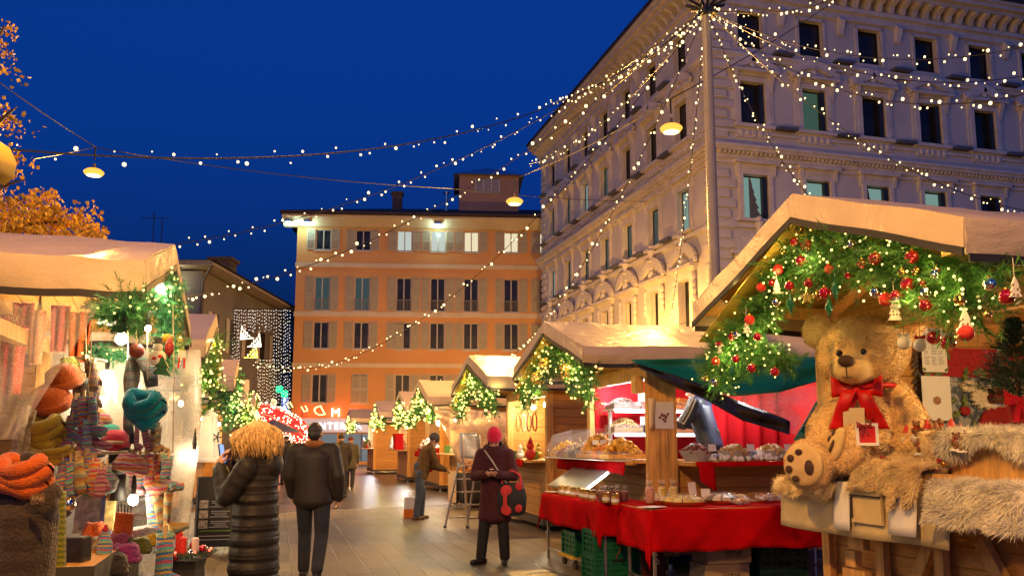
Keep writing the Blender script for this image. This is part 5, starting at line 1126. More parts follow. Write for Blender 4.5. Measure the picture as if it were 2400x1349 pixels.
# red runner and fur on stall C, red counter cloths
valance('counter_cloth', (4.14, 16.7, 1.225), (4.14, 14.3, 1.225), .12, sC); valance('counter_cloth', (4.54, 28.7, 1.225), (4.54, 26.5, 1.225), .16, sE)
valance('side_cloth', (4.55, 26.24, 1.22), (4.9, 26.24, 1.22), .55, sE)
b = MB(); heap(b, (4.75, 27.3, 1.3), .3, .8, .3, 160, .05, random.Random(3)); single('sweets', 'pile of wrapped sweets on the red tray of the small stall', 'sweets', b, M('wrapped_sweets', (.6, .45, .4), .4, .5, 30, isl=.5), kind='stuff')
b = MB(); b.lathe([(.35, 0), (.42, .1), (.43, .1), (.36, -.01)], (4.75, 27.3, 1.22), 14, sc=(.8, 2.1, 1)); single('tray', 'red oval tray under the pile of wrapped sweets', 'tray', b, REDB)
for k, y in enumerate((33.1, 33.5)): single('gift_box', ['tall red box on the far stall counter', 'second tall red box on the far stall counter'][k], 'box', MB().box((4.6, y, 1.5), (.3, .28, .56)).box((4.6, y, 1.8), (.33, .31, .06)), REDB)
for k in range(4):   # hung necklaces / trinkets
    p = Vector((4.35, 14.3 + .35 * k, 2.05)); b = MB(); b.tube([p + Vector((.06 * math.sin(a * .52), .07 * math.sin(a * .52), -.02 - .16 * (1 - math.cos(a * .52)))) for a in range(13)], .012, 6); b.tube([p, p + Vector((0, 0, .35))], .004, 4)
    single('bead_necklace', ['red bead necklace hung beside the timber post', 'brown bead loop next to the red necklace', 'white bead loop hanging in the middle of the trinket stall', 'orange bead loop hung deepest in the trinket stall'][k], 'necklace', b, M('bead_%d' % k, ((.5, .03, .01), (.2, .06, .05), (.6, .5, .4), (.6, .2, .04))[k], .4), 'hung bead loops')
# cream tarpaulin wrapped over stall D front
wt = MB(); WP = [(1010, 950), (1090, 958), (1180, 965), (1200, 965)]; WQ = [(1030, 985), (1075, 1085), (1150, 1150), (1200, 1160)]
def wf(u, v):
    a, b = poly([(p[0], p[1], 0) for p in WP], u), poly([(p[0], p[1], 0) for p in WQ], u); p = a.lerp(b, v); return at_y(p.x, p.y, 20.72 + .12 * math.sin(u * 9 + v * 4) * v + .06 * math.sin(v * 11 + u * 3))
wt.sheet(wf, 30, 20, .006); single('wrapping_tarpaulin', 'creased translucent cream tarpaulin hung over the side of the leaning man stall', 'tarpaulin', wt, film('cream_film', (.75, .62, .42), .75, .3), smooth=True)
point_light('tarp_glow', (5.6, 21.6, 1.9), 120, WARMW, .2)
bt = MB(); bt.box2((4.2, 19.3, .006), (4.24, 19.34, .8)).box2((5.3, 19.3, .006), (5.34, 19.34, .8)).box2((4.2, 20.2, .006), (4.24, 20.24, .8)).box2((5.3, 20.2, .006), (5.34, 20.24, .8)).box2((4.15, 19.25, .8), (5.4, 20.3, .83))
t = thing('side_table', 'side table with black cloth next to the leaning man', 'table', (4.75, 19.8, 0)); bt.build('frame', TIMBER, t); valance('black_cloth', (4.14, 20.3, .835), (4.14, 19.24, .835), .7, t, mat=M('black_cloth', (.015, .014, .015), .8)); valance('black_cloth', (4.14, 19.24, .835), (5.41, 19.24, .835), .7, t, mat=MATS['black_cloth'])
b = MB(); b.lathe([(.26, 0), (.3, .32), (.28, .32), (.25, .02)], (4.9, 19.7, .836), 16); single('wicker_basket', 'brown wicker basket on the black clothed side table', 'basket', b, M('wicker', (.3, .14, .04), .7, .4, 40, .8, 80))
b = MB(); heap(b, (4.45, 19.8, .836), .2, .3, .2, 60, .045, random.Random(8)); single('bread_rolls', 'small heap of brown goods beside the wicker basket', 'goods', b, M('brown_goods', (.3, .16, .06), .6, .4, 20, isl=.4), kind='stuff')
single('hanging_banner', 'cream banner with dark writing hung off the side table', 'banner', MB().sheet(lambda u, v: Vector((3.98 + .1 * u, 20.1 - .45 * u, .85 - .72 * v)), 6, 4, .006), CREAMP)
# stall kB goods: black cloth, pyramid lantern
valance('black_cloth', (-1.62, 10.2, 1.222), (-1.62, 12.4, 1.222), .38, kB, mat=MATS['black_cloth']); valance('black_cloth', (-2.6, 9.97, 1.222), (-1.62, 9.97, 1.222), .38, kB, mat=MATS['black_cloth'])
lp = at_d(489, 1035, 9.9); lp = Vector((lp.x, lp.y, 1.3))
lt = thing('lantern', 'white glowing pyramid lantern on black cloth', 'lantern', lp)
f = MB(); Wd = .14
f.lathe([(Wd * 1.3, .0), (Wd * 1.3, .03), (Wd * 1.2, .05), (Wd * .55, .52), (Wd * .5, .56), (.001, .6)], lp, 4, Euler((0, 0, R(30))).to_matrix()); f.build('shade', M('lit_lantern_paper', (.8, .75, .65), .6, .1, 4, emit=(1, .85, .6), es=.16), lt)
fr_ = MB()
for k in range(4): a = R(30 + 90 * k); d = Vector((math.cos(a), math.sin(a), 0)); fr_.bar(lp + d * Wd * 1.22 + Vector((0, 0, .05)), lp + d * Wd * .56 + Vector((0, 0, .52)), .014, .014)
fr_.build('frame', WHITE, lt); st = MB(); 
for k in range(5): a = k * 1.257; st.bar(lp + Vector((.1, -.16, .28)), lp + Vector((.1 + .05 * math.cos(a), -.17, .28 + .06 * math.sin(a))), .012, .012)
st.build('star', DARK, lt); point_light('lantern_glow', lp + Vector((.15, -.35, .35)), 4, WARMW, .1)
MB().box2((-2.3, 9.4, 1.26), (-1.2, 10.0, 1.298)).build('side_shelf', TIMBER, kB)
valance('black_cloth', (-2.3, 9.39, 1.305), (-1.19, 9.39, 1.305), .4, kB, mat=MATS['black_cloth']); valance('black_cloth', (-1.19, 9.39, 1.305), (-1.19, 10.0, 1.305), .4, kB, mat=MATS['black_cloth'])
# ================================================================ GIFT STALL: GARLAND, BAUBLES, BEAR, FURS
stall_bulb((5.3, 4.5, 2.3), 75, (1, .74, .36), 'assumed warm lamp, added unseen under the gift stall roof beside the tapestry')  # assumed lamp, added out of view to light the inner plank wall
GX = 3.66
gp = [at_x(*p, GX) for p in ((1685, 900), (1698, 850), (1728, 800), (1765, 745), (1800, 695), (1838, 640), (1872, 585), (1890, 540))]
garland('lush bauble garland running up the far rake of the gift stall gable', gp, .42, 300, 44, .06, .0026, 95, .0075, seed=101, keep=under(5.05, 3.24, 2.5), glow=16, lw=1.1, xdir=Vector((-.6, -.8, 0)))
gp2 = [at_x(*p, GX) for p in ((1870, 540), (1900, 600), (1930, 640), (1975, 615), (2005, 560), (2050, 590), (2100, 640), (2140, 590), (2185, 600), (2215, 660), (2255, 690), (2290, 640), (2345, 600))]
garland('lush bauble garland swagged along the near rake of the gift stall gable', gp2, .46, 310, 44, .06, .0026, 95, .0075, seed=102, keep=under(5.05, 3.24, 2.5), glow=16, lw=1.1, xdir=Vector((-.6, -.8, 0)))
gp3 = [at_x(*p, GX) for p in ((1670, 875), (1700, 800), (1760, 815), (1800, 840), (1850, 845))]
garland('loose garland end trailing from the low corner of the gift stall gable', gp3, .25, 270, 40, .055, .0026, 40, .0075, seed=103, keep=under(5.05, 3.24, 2.5), glow=16, lw=1.2, xdir=Vector((-.6, -.8, 0)))
gp4 = [at_x(*p, GX) for p in ((2210, 650), (2235, 690), (2250, 730))]
garland('short garland tail dipping over the tapestry', gp4, .32, 280, 40, .055, .0026, 14, .0075, seed=104, keep=under(5.05, 3.24, 2.5), glow=16, lw=1.2, xdir=Vector((-.6, -.8, 0)))
BM = {'glossy red': M('bauble_red', (.5, .005, .01), .06, .08, 5, spec=.9), 'matte red': M('bauble_matte_red', (.55, .02, .01), .5, .15, 30, .4, 150), 'gold': M('bauble_gold', (.65, .4, .1), .15, .15, 20, metal=1), 'silver': M('bauble_silver', (.7, .66, .58), .06, .1, 8, metal=1), 'white': M('bauble_white', (.75, .72, .66), .7, .1, 20, .3, 100)}
for m in ('glossy red',):
    BM[m].node_tree.nodes['Principled BSDF'].inputs['Coat Weight'].default_value = 1; BM[m].node_tree.nodes['Principled BSDF'].inputs['Metallic'].default_value = .6
bme = {k: MB().ball((0, 0, 0), 1, 24, 16).mesh('bauble_ball', m, True) for k, m in BM.items()}
capm = MB().lathe([(.2, .96), (.22, 1.0), (.2, 1.16), (.05, 1.2)], (0, 0, 0), 10).tube([(.09 * math.cos(a * .63), 0, 1.25 + .09 * math.sin(a * .63)) for a in range(11)], .02, 5).mesh('cap', GOLD)
thr = MB().tube([(0, 0, 1.3), (0, 0, 2.6)], .012, 4).mesh('thread', WIRE)
ZB = [('glossy red', 750, 392, 28), ('glossy red', 832, 415, 36), ('glossy red', 798, 520, 36), ('matte red', 642, 578, 34), ('matte red', 530, 697, 32), ('glossy red', 600, 668, 22), ('glossy red', 718, 688, 32), ('glossy red', 848, 670, 30), ('glossy red', 958, 735, 40), ('matte red', 985, 575, 30), ('glossy red', 1110, 620, 20), ('glossy red', 1205, 540, 32), ('glossy red', 1295, 505, 42), ('glossy red', 1540, 495, 42), ('glossy red', 1515, 675, 46), ('glossy red', 1612, 665, 24), ('matte red', 1365, 780, 42), ('glossy red', 1635, 815, 40), ('glossy red', 1610, 765, 22), ('matte red', 450, 915, 34), ('glossy red', 330, 1030, 28), ('glossy red', 502, 1030, 28), ('glossy red', 357, 1178, 27), ('glossy red', 465, 1240, 31), ('glossy red', 620, 1265, 30), ('matte red', 222, 1195, 30), ('glossy red', 2180, 760, 46), ('matte red', 1903, 1005, 50),
      ('gold', 785, 310, 32), ('gold', 675, 450, 28), ('silver', 1135, 410, 30), ('silver', 1300, 730, 36), ('silver', 630, 800, 28), ('gold', 905, 755, 30), ('gold', 1480, 600, 30), ('gold', 1570, 590, 28), ('silver', 1707, 605, 36), ('silver', 1638, 730, 36), ('gold', 1865, 780, 36), ('silver', 2062, 675, 40), ('silver', 365, 1015, 26), ('gold', 155, 1305, 25), ('silver', 215, 1335, 28), ('gold', 2052, 880, 24)]
cnt = {}
for kind, zx, zy, r in sorted(ZB, key=lambda b: b[1]):
    px, py = 1600 + zx / 2.87, 430 + zy / 2.87; c = at_x(px, py, 3.5); rad = r / 2.87 * c.length / 2200
    i = cnt.get(kind, 0); cnt[kind] = i + 1
    t = thing('bauble', f'{kind} bauble, {nth(i)} of that finish along the gift stall garland from its low corner', 'bauble', c, rnd.random(), 'baubles on the gift stall garland')
    o = inst('bauble_ball', bme[kind], t, sc=rad); inst('cap', capm, t, sc=rad); inst('thread', thr, t, sc=rad)
GRN = M('green_glass_drop', (.01, .09, .04), .15, .2, 10)
for j, (zx, zy) in enumerate(((332, 1270), (727, 815), (985, 835), (1027, 720))):
    c = at_x(1600 + zx / 2.87, 430 + zy / 2.87, 3.5); single('drop_ornament', 'green glass drop ornament, ' + nth(j) + ' along the gift stall garland from its low corner', 'ornament', MB().lathe([(.001, -.075), (.012, -.03), (.028, .0), (.016, .03), (.02, .045), (.006, .06), (.002, .16)], c, 10), GRN, 'green drops on the gift stall garland', smooth=True)
FELT = M('dotted_felt', (.72, .68, .6), .8, .1, 5)
def dotted():
    if 'dots' in MATS: return MATS['dots']
    m = M('dots', (.7, .66, .58), .7, 0); nt = m.node_tree; v = nt.nodes.new('ShaderNodeTexVoronoi'); v.inputs['Scale'].default_value = 42; v.inputs['Randomness'].default_value = .5; tc = nt.nodes.new('ShaderNodeTexCoord'); cr = nt.nodes.new('ShaderNodeValToRGB')
    cr.color_ramp.interpolation = 'CONSTANT'; cr.color_ramp.elements[0].color = (.2, .12, .05, 1); cr.color_ramp.elements[1].position = .28; cr.color_ramp.elements[1].color = (.72, .68, .58, 1)
    nt.links.new(tc.outputs['Object'], v.inputs[0]); nt.links.new(v.outputs['Distance'], cr.inputs[0]); nt.links.new(cr.outputs[0], nt.nodes['Principled BSDF'].inputs['Base Color']); return m
for j, (zx, zy, s) in enumerate(((430, 960, .05), (632, 690, .055), (1425, 845, .065), (1900, 930, .075), (2235, 695, .05))):
    c = at_x(1600 + zx / 2.87, 430 + zy / 2.87, 3.5); d = RGT
    P = [(-.75, -1), (.75, -1), (.35, -.45), (.6, -.45), (.28, .1), (.45, .1), (0, 1), (-.45, .1), (-.28, .1), (-.6, -.45), (-.35, -.45)]
    single('tree_ornament', 'white dotted tree ornament, ' + nth(j) + ' along the gift stall garland from its low corner', 'ornament', MB().prism([(a * s * .8, b * s) for a, b in P], -.008, .008, lambda u, dd, w: c + d * u + FWD * dd + Vector((0, 0, w))).tube([c + Vector((0, 0, s)), c + Vector((0, 0, s + .1))], .002, 4), dotted(), 'dotted trees on the gift stall garland')
for j, (zx, zy) in enumerate(((250, 1090), (1440, 765))):
    c = at_x(1600 + zx / 2.87, 430 + zy / 2.87, 3.5); t = thing('mushroom_ornament', ['red capped mushroom ornament low in the garland corner', 'red capped mushroom ornament over the bear, above a white dotted tree'][j], 'ornament', c)
    MB().lathe([(.001, .045), (.03, .035), (.046, .005), (.03, 0), (.001, .0)], (0, 0, 0), 12).build('cap', BM['glossy red'], t, True, smooth=True); MB().lathe([(.016, 0), (.014, -.03), (.024, -.06), (.001, -.07)], (0, 0, 0), 10).build('stem', BM['white'], t, True, smooth=True); inst('thread', thr, t, sc=.05)
c = at_x(1600 + 835 / 2.87, 430 + 765 / 2.87, 3.38); st5 = [(.05 * (1 if k % 2 == 0 else .42) * math.cos(k * math.pi / 5 + 1.57), .05 * (1 if k % 2 == 0 else .42) * math.sin(k * math.pi / 5 + 1.57)) for k in range(10)]
single('star_ornament', 'small golden star ornament under the garland swag near the far rake', 'ornament', MB().prism(st5, -.006, .006, lambda u, dd, w: c + RGT * u + FWD * dd + Vector((0, 0, w))), GOLD)
RIB = M('red_ribbon', (.5, .006, .008), .45, .2, 6, spec=.3)
def bow(mb, c, s, ax=None, up=None):
    ax = ax or RGT; up = up or Vector((0, 0, 1)); n = ax.cross(up); c = Vector(c)
    for q in (-1, 1):
        mb.sheet(lambda u, v: c + ax * q * s * (u * .9) + up * s * ((v - .5) * (.25 + .55 * u) + .12 * u) - n * (s * .22 * math.sin(u * 3.14) * (1 if v > .5 else .6)), 6, 4, s * .03)
        mb.sheet(lambda u, v: c + ax * q * s * (u * .45 + (v - .5) * .28) - up * s * (u * 1.1) - n * s * .1 * math.sin(u * 4), 6, 2, s * .03)
    mb.ball(c, (s * .14, s * .1, s * .16), 8, 6); return mb
for j, (px, py, r, kind) in enumerate(((2119, 803, 15, 'white'), (2157, 808, 15, 'white'), (2188, 791, 15, 'glossy red'), (2222, 803, 16, 'glossy red'))):
    c = at_x(px, py, 4.0); rad = r * c.length / 2200; t = thing('bauble', ['plain white ball with pale bow hung before the tapestry edge', 'white ball with red bow hung before the menu sheet', 'red ball with white bow hung higher over the menu sheet', 'red ball with white bow hung lower beside the other'][j], 'bauble', c)
    inst('bauble_ball', bme[kind], t, sc=rad); bow(MB(), (0, 0, rad * 1.1), rad * .9).build('bow', RIB if j == 1 else BM['white'], t, True); MB().tube([(0, 0, rad), (0, 0, .5)], .002, 4).build('thread', WIRE, t, True)
# tapestry and papers on the far inside wall
YW = 6.3
tp = thing('tapestry', 'woven winter tapestry with red, blue and holly motifs and fringed edge', 'tapestry', (6, YW, 1.1))
m = M('woven_ground', (.17, .19, .22), .9, .5, 14, .5, 160)
cr = [n for n in m.node_tree.nodes if n.type == 'VALTORGB'][0].color_ramp; cr.elements[0].position = .45; cr.elements[1].position = .55; cr.elements[0].color = (.08, .1, .14, 1); cr.elements[1].color = (.34, .34, .34, 1)
tl_, br_ = at_y(2145, 690, YW), at_y(2148, 1020, YW); X0, X1, Z0, Z1 = tl_.x, 7.0, 1.0, 2.36
MB().sheet(lambda u, v: Vector((X0 + (X1 - X0) * u, YW + .008 * math.sin(u * 20), Z0 + (Z1 - Z0) * v)), 24, 4, .012).build('woven_ground', m, tp, smooth=True)
WRED = M('woven_red', (.3, .015, .02), .9, .35, 60, .4, 160); WCREAM = M('woven_cream', (.6, .52, .38), .9, .3, 50, .4, 160); WGRN = M('woven_green', (.13, .17, .05), .9, .5, 40, .4, 160)
MB().box2((X0 + .08, YW - .024, 2.1), (X1, YW - .016, 2.36)).box2((X0 + .01, YW - .024, Z0), (X0 + .06, YW - .016, Z1)).box2((X0 + .08, YW - .026, Z0), (X0 + .42, YW - .018, 1.12)).build('woven_border', WRED, tp)
lf = MB(); r_ = random.Random(9)
for k in range(46):
    x, z = r_.choice((r_.uniform(X0 + .05, X0 + .55), r_.uniform(X0 + .05, X1))), r_.uniform(Z0, Z1 - .05); a = r_.random() * 6.28; s = r_.uniform(.05, .1)
    P = []
    for q in range(12): rad = s * (1 if q % 2 == 0 else .62) * (abs(math.cos(q * math.pi / 6)) * .65 + .35); an = q * math.pi / 6; u, w = rad * math.cos(an), rad * .75 * math.sin(an); P.append((x + u * math.cos(a) - w * math.sin(a), z + u * math.sin(a) + w * math.cos(a)))
    lf.prism(P, YW - .032 - k * .0002, YW - .02, lambda u, d, w: Vector((u, d, w)))
lf.build('woven_leaves', WGRN, tp)
rd_ = MB(); 
for x, z, a, b, rot in ((6.25, 1.7, .24, .16, .6), (6.02, 1.4, .1, .24, -.5), (6.6, 1.75, .2, .2, 0), (5.72, 1.22, .05, .05, 0), (5.9, 1.8, .05, .04, 0), (5.8, 1.62, .04, .04, 0)):
    rd_.prism([(x + a * math.cos(t) * math.cos(rot) - b * math.sin(t) * math.sin(rot), z + a * math.cos(t) * math.sin(rot) + b * math.sin(t) * math.cos(rot)) for t in [q * .3142 for q in range(20)]], YW - .046, YW - .02, lambda u, d, w: Vector((u, d, w)))
rd_.build('woven_red_shapes', WRED, tp)
cr_ = MB()
for x, z, a, b in ((6.4, 1.28, .3, .3), (6.15, 1.92, .18, .1), (6.5, 1.98, .2, .12), (5.83, 1.12, .07, .14), (5.95, 2.02, .09, .05)):
    cr_.prism([(x + a * (1 + .16 * math.sin(q * 2.9)) * math.cos(q * .2094), z + b * (1 + .16 * math.sin(q * 2.9)) * math.sin(q * .2094)) for q in range(30)], YW - .056, YW - .02, lambda u, d, w: Vector((u, d, w)))
cr_.build('woven_white_shapes', WCREAM, tp)
fg = MB()
for k in range(150):
    z = Z0 + (Z1 - Z0) * k / 150; fg.tube([(X0, YW, z), (X0 - .03, YW - .015, z - .015 + r_.uniform(-.015, .015)), (X0 - r_.uniform(.05, .09), YW - .01 * r_.random(), z - .04 + r_.uniform(-.03, .03))], [.006, .005, .003], 4)
fg.build('fringe', M('dark_fringe', (.1, .09, .08), .9, .6, 60), tp)
def wall_paper(px0, py0, px1, py1, label, lines):
    a, b = at_y(px0, py0, YW - .07), at_y(px1, py1, YW - .07); t = thing('notice', label, 'notice', (a.x, a.y, b.z)); MB().box2((a.x, a.y - .003, b.z), (b.x, a.y, a.z)).build('sheet', PAPER, t)
    return t, a, b
t, a, b = wall_paper(2156, 768, 2221, 872, 'printed menu sheet pinned on the tapestry above the plain sheet', 1)
ln = MB(); w = b.x - a.x; h = a.z - b.z
for k in range(22):
    for c_ in range(3):
        if r_.random() < .85: x = a.x + w * (.1 + .28 * c_); z = a.z - h * (.12 + .034 * k); ln.box2((x, a.y - .006, z), (x + w * r_.uniform(.12, .22), a.y - .0035, z + h * .013))
ln.build('printed_lines', M('grey_print', (.25, .24, .24), .8, 0), t)
gr = MB()
for k in range(24): x, z = r_.choice((a.x + w * r_.uniform(.02, .12), b.x - w * r_.uniform(.02, .12))), r_.choice((a.z - h * r_.uniform(.02, .09), b.z + h * r_.uniform(.02, .09))); gr.ball((x, a.y - .004, z), (w * .05, .0015, h * .018), 6, 4)
gr.build('printed_sprigs', WGRN, t)
t, a, b = wall_paper(2158, 880, 2232, 985, 'white sheet with small brown parcel drawing pinned below the menu sheet', 0)
cx, cz, s = (a.x + b.x) / 2, (a.z + b.z) / 2 - .02, .04; y = a.y - .006
MB().add([(cx, y, cz - s), (cx + s, y, cz - s * .5), (cx + s, y, cz + s * .5), (cx, y, cz), (cx - s, y, cz - s * .5), (cx - s, y, cz + s * .5), (cx, y, cz + s)], [(0, 1, 2, 3), (0, 3, 5, 4), (3, 2, 6, 5)]).build('parcel_drawing', M('print_brown', (.3, .16, .08), .8, .3, 40), t)
single('paper_tag', 'small yellowed paper square on the timber post above the bear', 'notice', MB().box2((4.5, 6.275, 2.05), (4.6, 6.281, 2.17)), CREAMP)
# ---------------------------------------------------------------- furs and cloths on the counter
def fur_mat(name, c):
    m = M(name, c, .75, .25, 6, isl=.25, sheen=.3); return m
FURB = fur_mat('cream_sheepskin', (.74, .56, .28)); FURW = fur_mat('white_sheepskin', (.76, .7, .56))
def fur_throw(name, label, fn, n, length, mat, seed, droop=.6, nu=20, nv=14):
    r_ = random.Random(seed); t = thing(name, label, 'sheepskin', fn(.5, .5), 0, 'sheepskins on the gift stall counter')
    MB().sheet(fn, nu, nv, .02).build('hide', mat, t, smooth=True)
    b = MB(); e = .01
    for k in range(int(n * 1.5)):
        u, v = r_.random(), r_.random(); p = Vector(fn(u, v)); du = Vector(fn(min(1, u + e), v)) - Vector(fn(max(0, u - e), v)); dv = Vector(fn(u, min(1, v + e))) - Vector(fn(u, max(0, v - e))); nn = du.cross(dv)
        nn = nn.normalized() if nn.length > 1e-9 else Vector((0, 0, 1))
        if nn.dot(Vector((-.8, -.35, .75))) < 0: nn = -nn
        cl = noise.noise_vector(p * 9) * .9
        d = (nn * .75 + cl + Vector((r_.gauss(0, .2), r_.gauss(0, .2), r_.gauss(0, .2) - droop * .4))).normalized(); L = length * r_.uniform(.6, 1.25)
        q = p + d * L * .5; q2 = q + (d + Vector((0, 0, -droop)) + cl * .4).normalized() * L * .5; s = d.cross(Vector((r_.gauss(0, 1), r_.gauss(0, 1), r_.gauss(0, 1)))).normalized() * .0024
        b.add([p - s, p + s, q + s * .7, q - s * .7, q2], [(0, 1, 2, 3), (3, 2, 4)])
    b.build('fur', mat, t, recalc=False); return t
def over_edge(y0, y1, top, drop, wav, seed, xf=4.1, z=1.225, out=.03, jag=.25, rise=0):
    L = top + drop
    def f(u, v):
        y = y0 + (y1 - y0) * u; s = v * L; dr = 1 + jag * noise.noise(Vector((u * 3 + seed, 2, seed)))
        if s < top: return Vector((xf + (top - s), y, z + rise * (top - s) + .012 * noise.noise(Vector((u * 8, v * 8, seed)))))
        q = (s - top) * dr; a = min(q / .06, 1.57)
        return Vector((xf - .05 * math.sin(a) - out * q / max(drop, .01) + wav * math.sin(u * 11 + seed) * q, y + .04 * math.sin(v * 7 + seed) * (u - .5), z - (1 - math.cos(a)) * .04 - max(0, q - .09)))
    return f
MB().box2((4.14, 4.52, 1.215), (4.45, 5.34, 1.32)).box2((4.46, 4.52, 1.215), (4.75, 5.34, 1.4)).build('display_step', TIMBER, sA)
fur_throw('sheepskin', 'cream sheepskin spread over the counter edge before the figurines', over_edge(5.38, 4.74, .6, .2, .06, 3, z=1.34, rise=.28), 16000, .06, FURB, 5)
fur_throw('sheepskin', 'thick cream sheepskin hanging in the middle of the counter front', over_edge(5.0, 4.72, .2, .26, .06, 7, z=1.35, jag=.5, rise=.1), 11000, .065, FURB, 6)
fur_throw('sheepskin', 'large bluish white sheepskin hanging lowest at the near end of the counter', over_edge(4.6, 3.85, .15, .27, .06, 9, xf=4.08, z=1.25, out=.05, jag=.3), 17000, .07, FURW, 8)
fur_throw('sheepskin', 'sheepskin under the teddy bear, its edge hanging at the far counter end', over_edge(6.36, 5.6, .5, .16, .05, 12, z=1.222), 9000, .065, FURB, 10)
bx = thing('wooden_box', 'open wooden box trimmed with fur holding figurines and small tree', 'box', (4.5, 4.4, 1.2))
MB().box2((4.28, 4.02, 1.21), (4.3, 4.7, 1.56)).box2((4.3, 4.7, 1.21), (4.9, 4.72, 1.56)).box2((4.28, 4.0, 1.21), (4.9, 4.02, 1.56)).box2((4.88, 4.02, 1.21), (4.9, 4.7, 1.56)).box2((4.3, 4.02, 1.54), (4.88, 4.7, 1.56)).build('boards', TIMBER, bx)
def boxfur(u, v):
    a = v * 1.0; y = 4.78 - .85 * u
    if a < .5: return Vector((4.26 + .55 * (1 - a / .5), y, 1.585 + .01 * noise.noise(Vector((u * 9, v * 9, 1)))))
    return Vector((4.25 - .03 * math.sin((a - .5) * 6), y, 1.575 - (a - .5) * .2 * (1 + .5 * math.sin(u * 9))))
fur_throw('sheepskin', 'pale fur strip covering the top of the wooden box', boxfur, 9000, .065, FURW, 14)
def boxfur2(u, v): return Vector((4.24 - .04 * math.sin(v * 3.1), 4.86 - .12 * v + .02 * math.sin(u * 7), 1.22 + .38 * u))
fur_throw('sheepskin', 'upright rolled fur edge at the corner of the wooden box', boxfur2, 4500, .05, FURB, 15, .3)
LINEN = M('linen_canvas', (.55, .43, .22), .85, .12, 5, .5, 220)
single('counter_cloth_drape', 'plain linen cloth hanging along the whole gift counter front', 'cloth', MB().sheet(lambda u, v: Vector((4.085 - .02 * v - .02 * math.sin(u * 13) * v, 6.36 - 1.85 * u, 1.19 - .34 * v - .01 * math.sin(u * 5))), 30, 6, .006), LINEN, smooth=True)
def front_sheet(px0, px1, py0, py1, xx, label, name, mat, lean=0):
    a, b, c_, d = at_x(px0, py0, xx), at_x(px1, py0 + (px1 - px0) * .1, xx), at_x(px1 - lean, py1 + (px1 - px0) * .14, xx - .02), at_x(px0 - lean, py1, xx - .02)
    return single(name, label, 'paper' if mat != CARD else 'board', MB().sheet(lambda u, v: (a.lerp(b, u)).lerp(d.lerp(c_, u), v) - Vector((.012 * math.sin(u * 3.1), 0, 0)), 6, 5, .004), mat, smooth=True)
front_sheet(1955, 1992, 1125, 1238, 4.05, 'narrow white paper sheet hanging beside the framed board', 'paper_sheet', PAPER, 0)
front_sheet(2085, 2150, 1130, 1250, 4.045, 'wide white paper sheet hanging under the middle fur', 'paper_sheet', PAPER, 2)
a, b = at_x(1996, 1106, 4.045), at_x(2070, 1186, 4.045); fb_ = thing('framed_board', 'blank cream framed board fixed to the linen cloth', 'sign', (4.04, (a.y + b.y) / 2, b.z))
zz0, zz1 = 1.19, .96
MB().box2((4.025, b.y, zz1), (4.05, a.y, zz0)).build('board', M('cream_board', (.6, .45, .2), .6, .1), fb_)
MB().box2((4.01, b.y, zz0 - .045), (4.024, a.y, zz0 - .035)).box2((4.01, a.y - .02, zz1 + .03), (4.024, a.y - .012, zz0 - .05)).build('frame_lines', DARK, fb_)
tg = thing('price_tag', 'small cream tag with blue heading lying on the fur near the bear foot', 'price card', at_x(1963, 1100, 4.15)); p = at_x(1963, 1100, 4.15); MB().box(p, (.02, .13, .1), Euler((0, R(-35), 0)).to_matrix()).build('card', PAPER, tg); MB().box(p + Vector((-.006, 0, .035)), (.02, .12, .022), Euler((0, R(-35), 0)).to_matrix()).build('heading', M('blue_print', (.03, .1, .4), .6, 0), tg)
# lower front: folded shutters with braces
ls = thing('folded_shutter', 'folded timber shutter with diagonal braces under the gift counter', 'shutter', (4.4, 5, .2))
MB().box2((4.45, 3.8, .2), (4.48, 6.3, 1.1)).build('boarding', PINE, ls)
for k, (y0, z0, y1, z1) in enumerate(((6.2, .2, 6.2, 1.1), (5.55, .2, 5.55, 1.1), (5.4, .22, 5.0, .9), (4.6, .9, 4.15, .22), (4.95, .2, 4.95, 1.0), (6.15, .26, 4.0, .26), (3.95, .2, 3.95, 1.1))):
    MB().bar((4.39 - .002 * k, y0, z0), (4.39 - .002 * k, y1, z1), .09, .06, (1, 0, 0)).build('brace', TIMBER, ls, bevel=.004)
st = MB()
for k in range(5): st.box2((4.3, 5.75 - .1 * (k % 2), .3 + .14 * k), (4.36, 5.95 - .04 * k, .42 + .14 * k))
st.build('stacked_blocks', TIMBER, ls)
# figurines
BROWN = M('figurine_brown', (.22, .09, .03), .7, .4, 40); SNOW = BM['white']
def mini_bear(px, py, s, label, base=None, xx=4.35):
    p = at_z(px, py, 1.245); 
    if xx is not None: p = at_x(px, py, xx) + Vector((0, 0, .035)); s *= 1.3
    t = thing('bear_figurine', label, 'figurine', p, rnd.uniform(-1, 1), 'small figurines on the gift counter'); b = MB()
    b.ball((0, 0, s * .35), (s * .28, s * .24, s * .34), 9, 7).ball((0, 0, s * .85), (s * .25, s * .23, s * .23), 9, 7).ball((0, -s * .2, s * .8), s * .1, 7, 5)
    for q in (-1, 1): b.ball((q * s * .19, 0, s * 1.06), s * .09, 6, 5).ball((q * s * .3, -s * .08, s * .45), (s * .1, s * .1, s * .2), 6, 5).ball((q * s * .15, -s * .22, s * .1), (s * .12, s * .18, s * .1), 6, 5)
    b.build('bear', BROWN, t, True, smooth=True); MB().lathe([(s * .42, -s * .1), (s * .45, 0), (s * .3, s * .08), (.001, s * .1)], (0, 0, 0), 10).build('base', base or SNOW, t, True, smooth=True)
    MB().lathe([(s * .2, s * .58), (s * .24, s * .64), (s * .2, s * .68)], (0, 0, 0), 8).build('scarf', BM['matte red'], t, True)
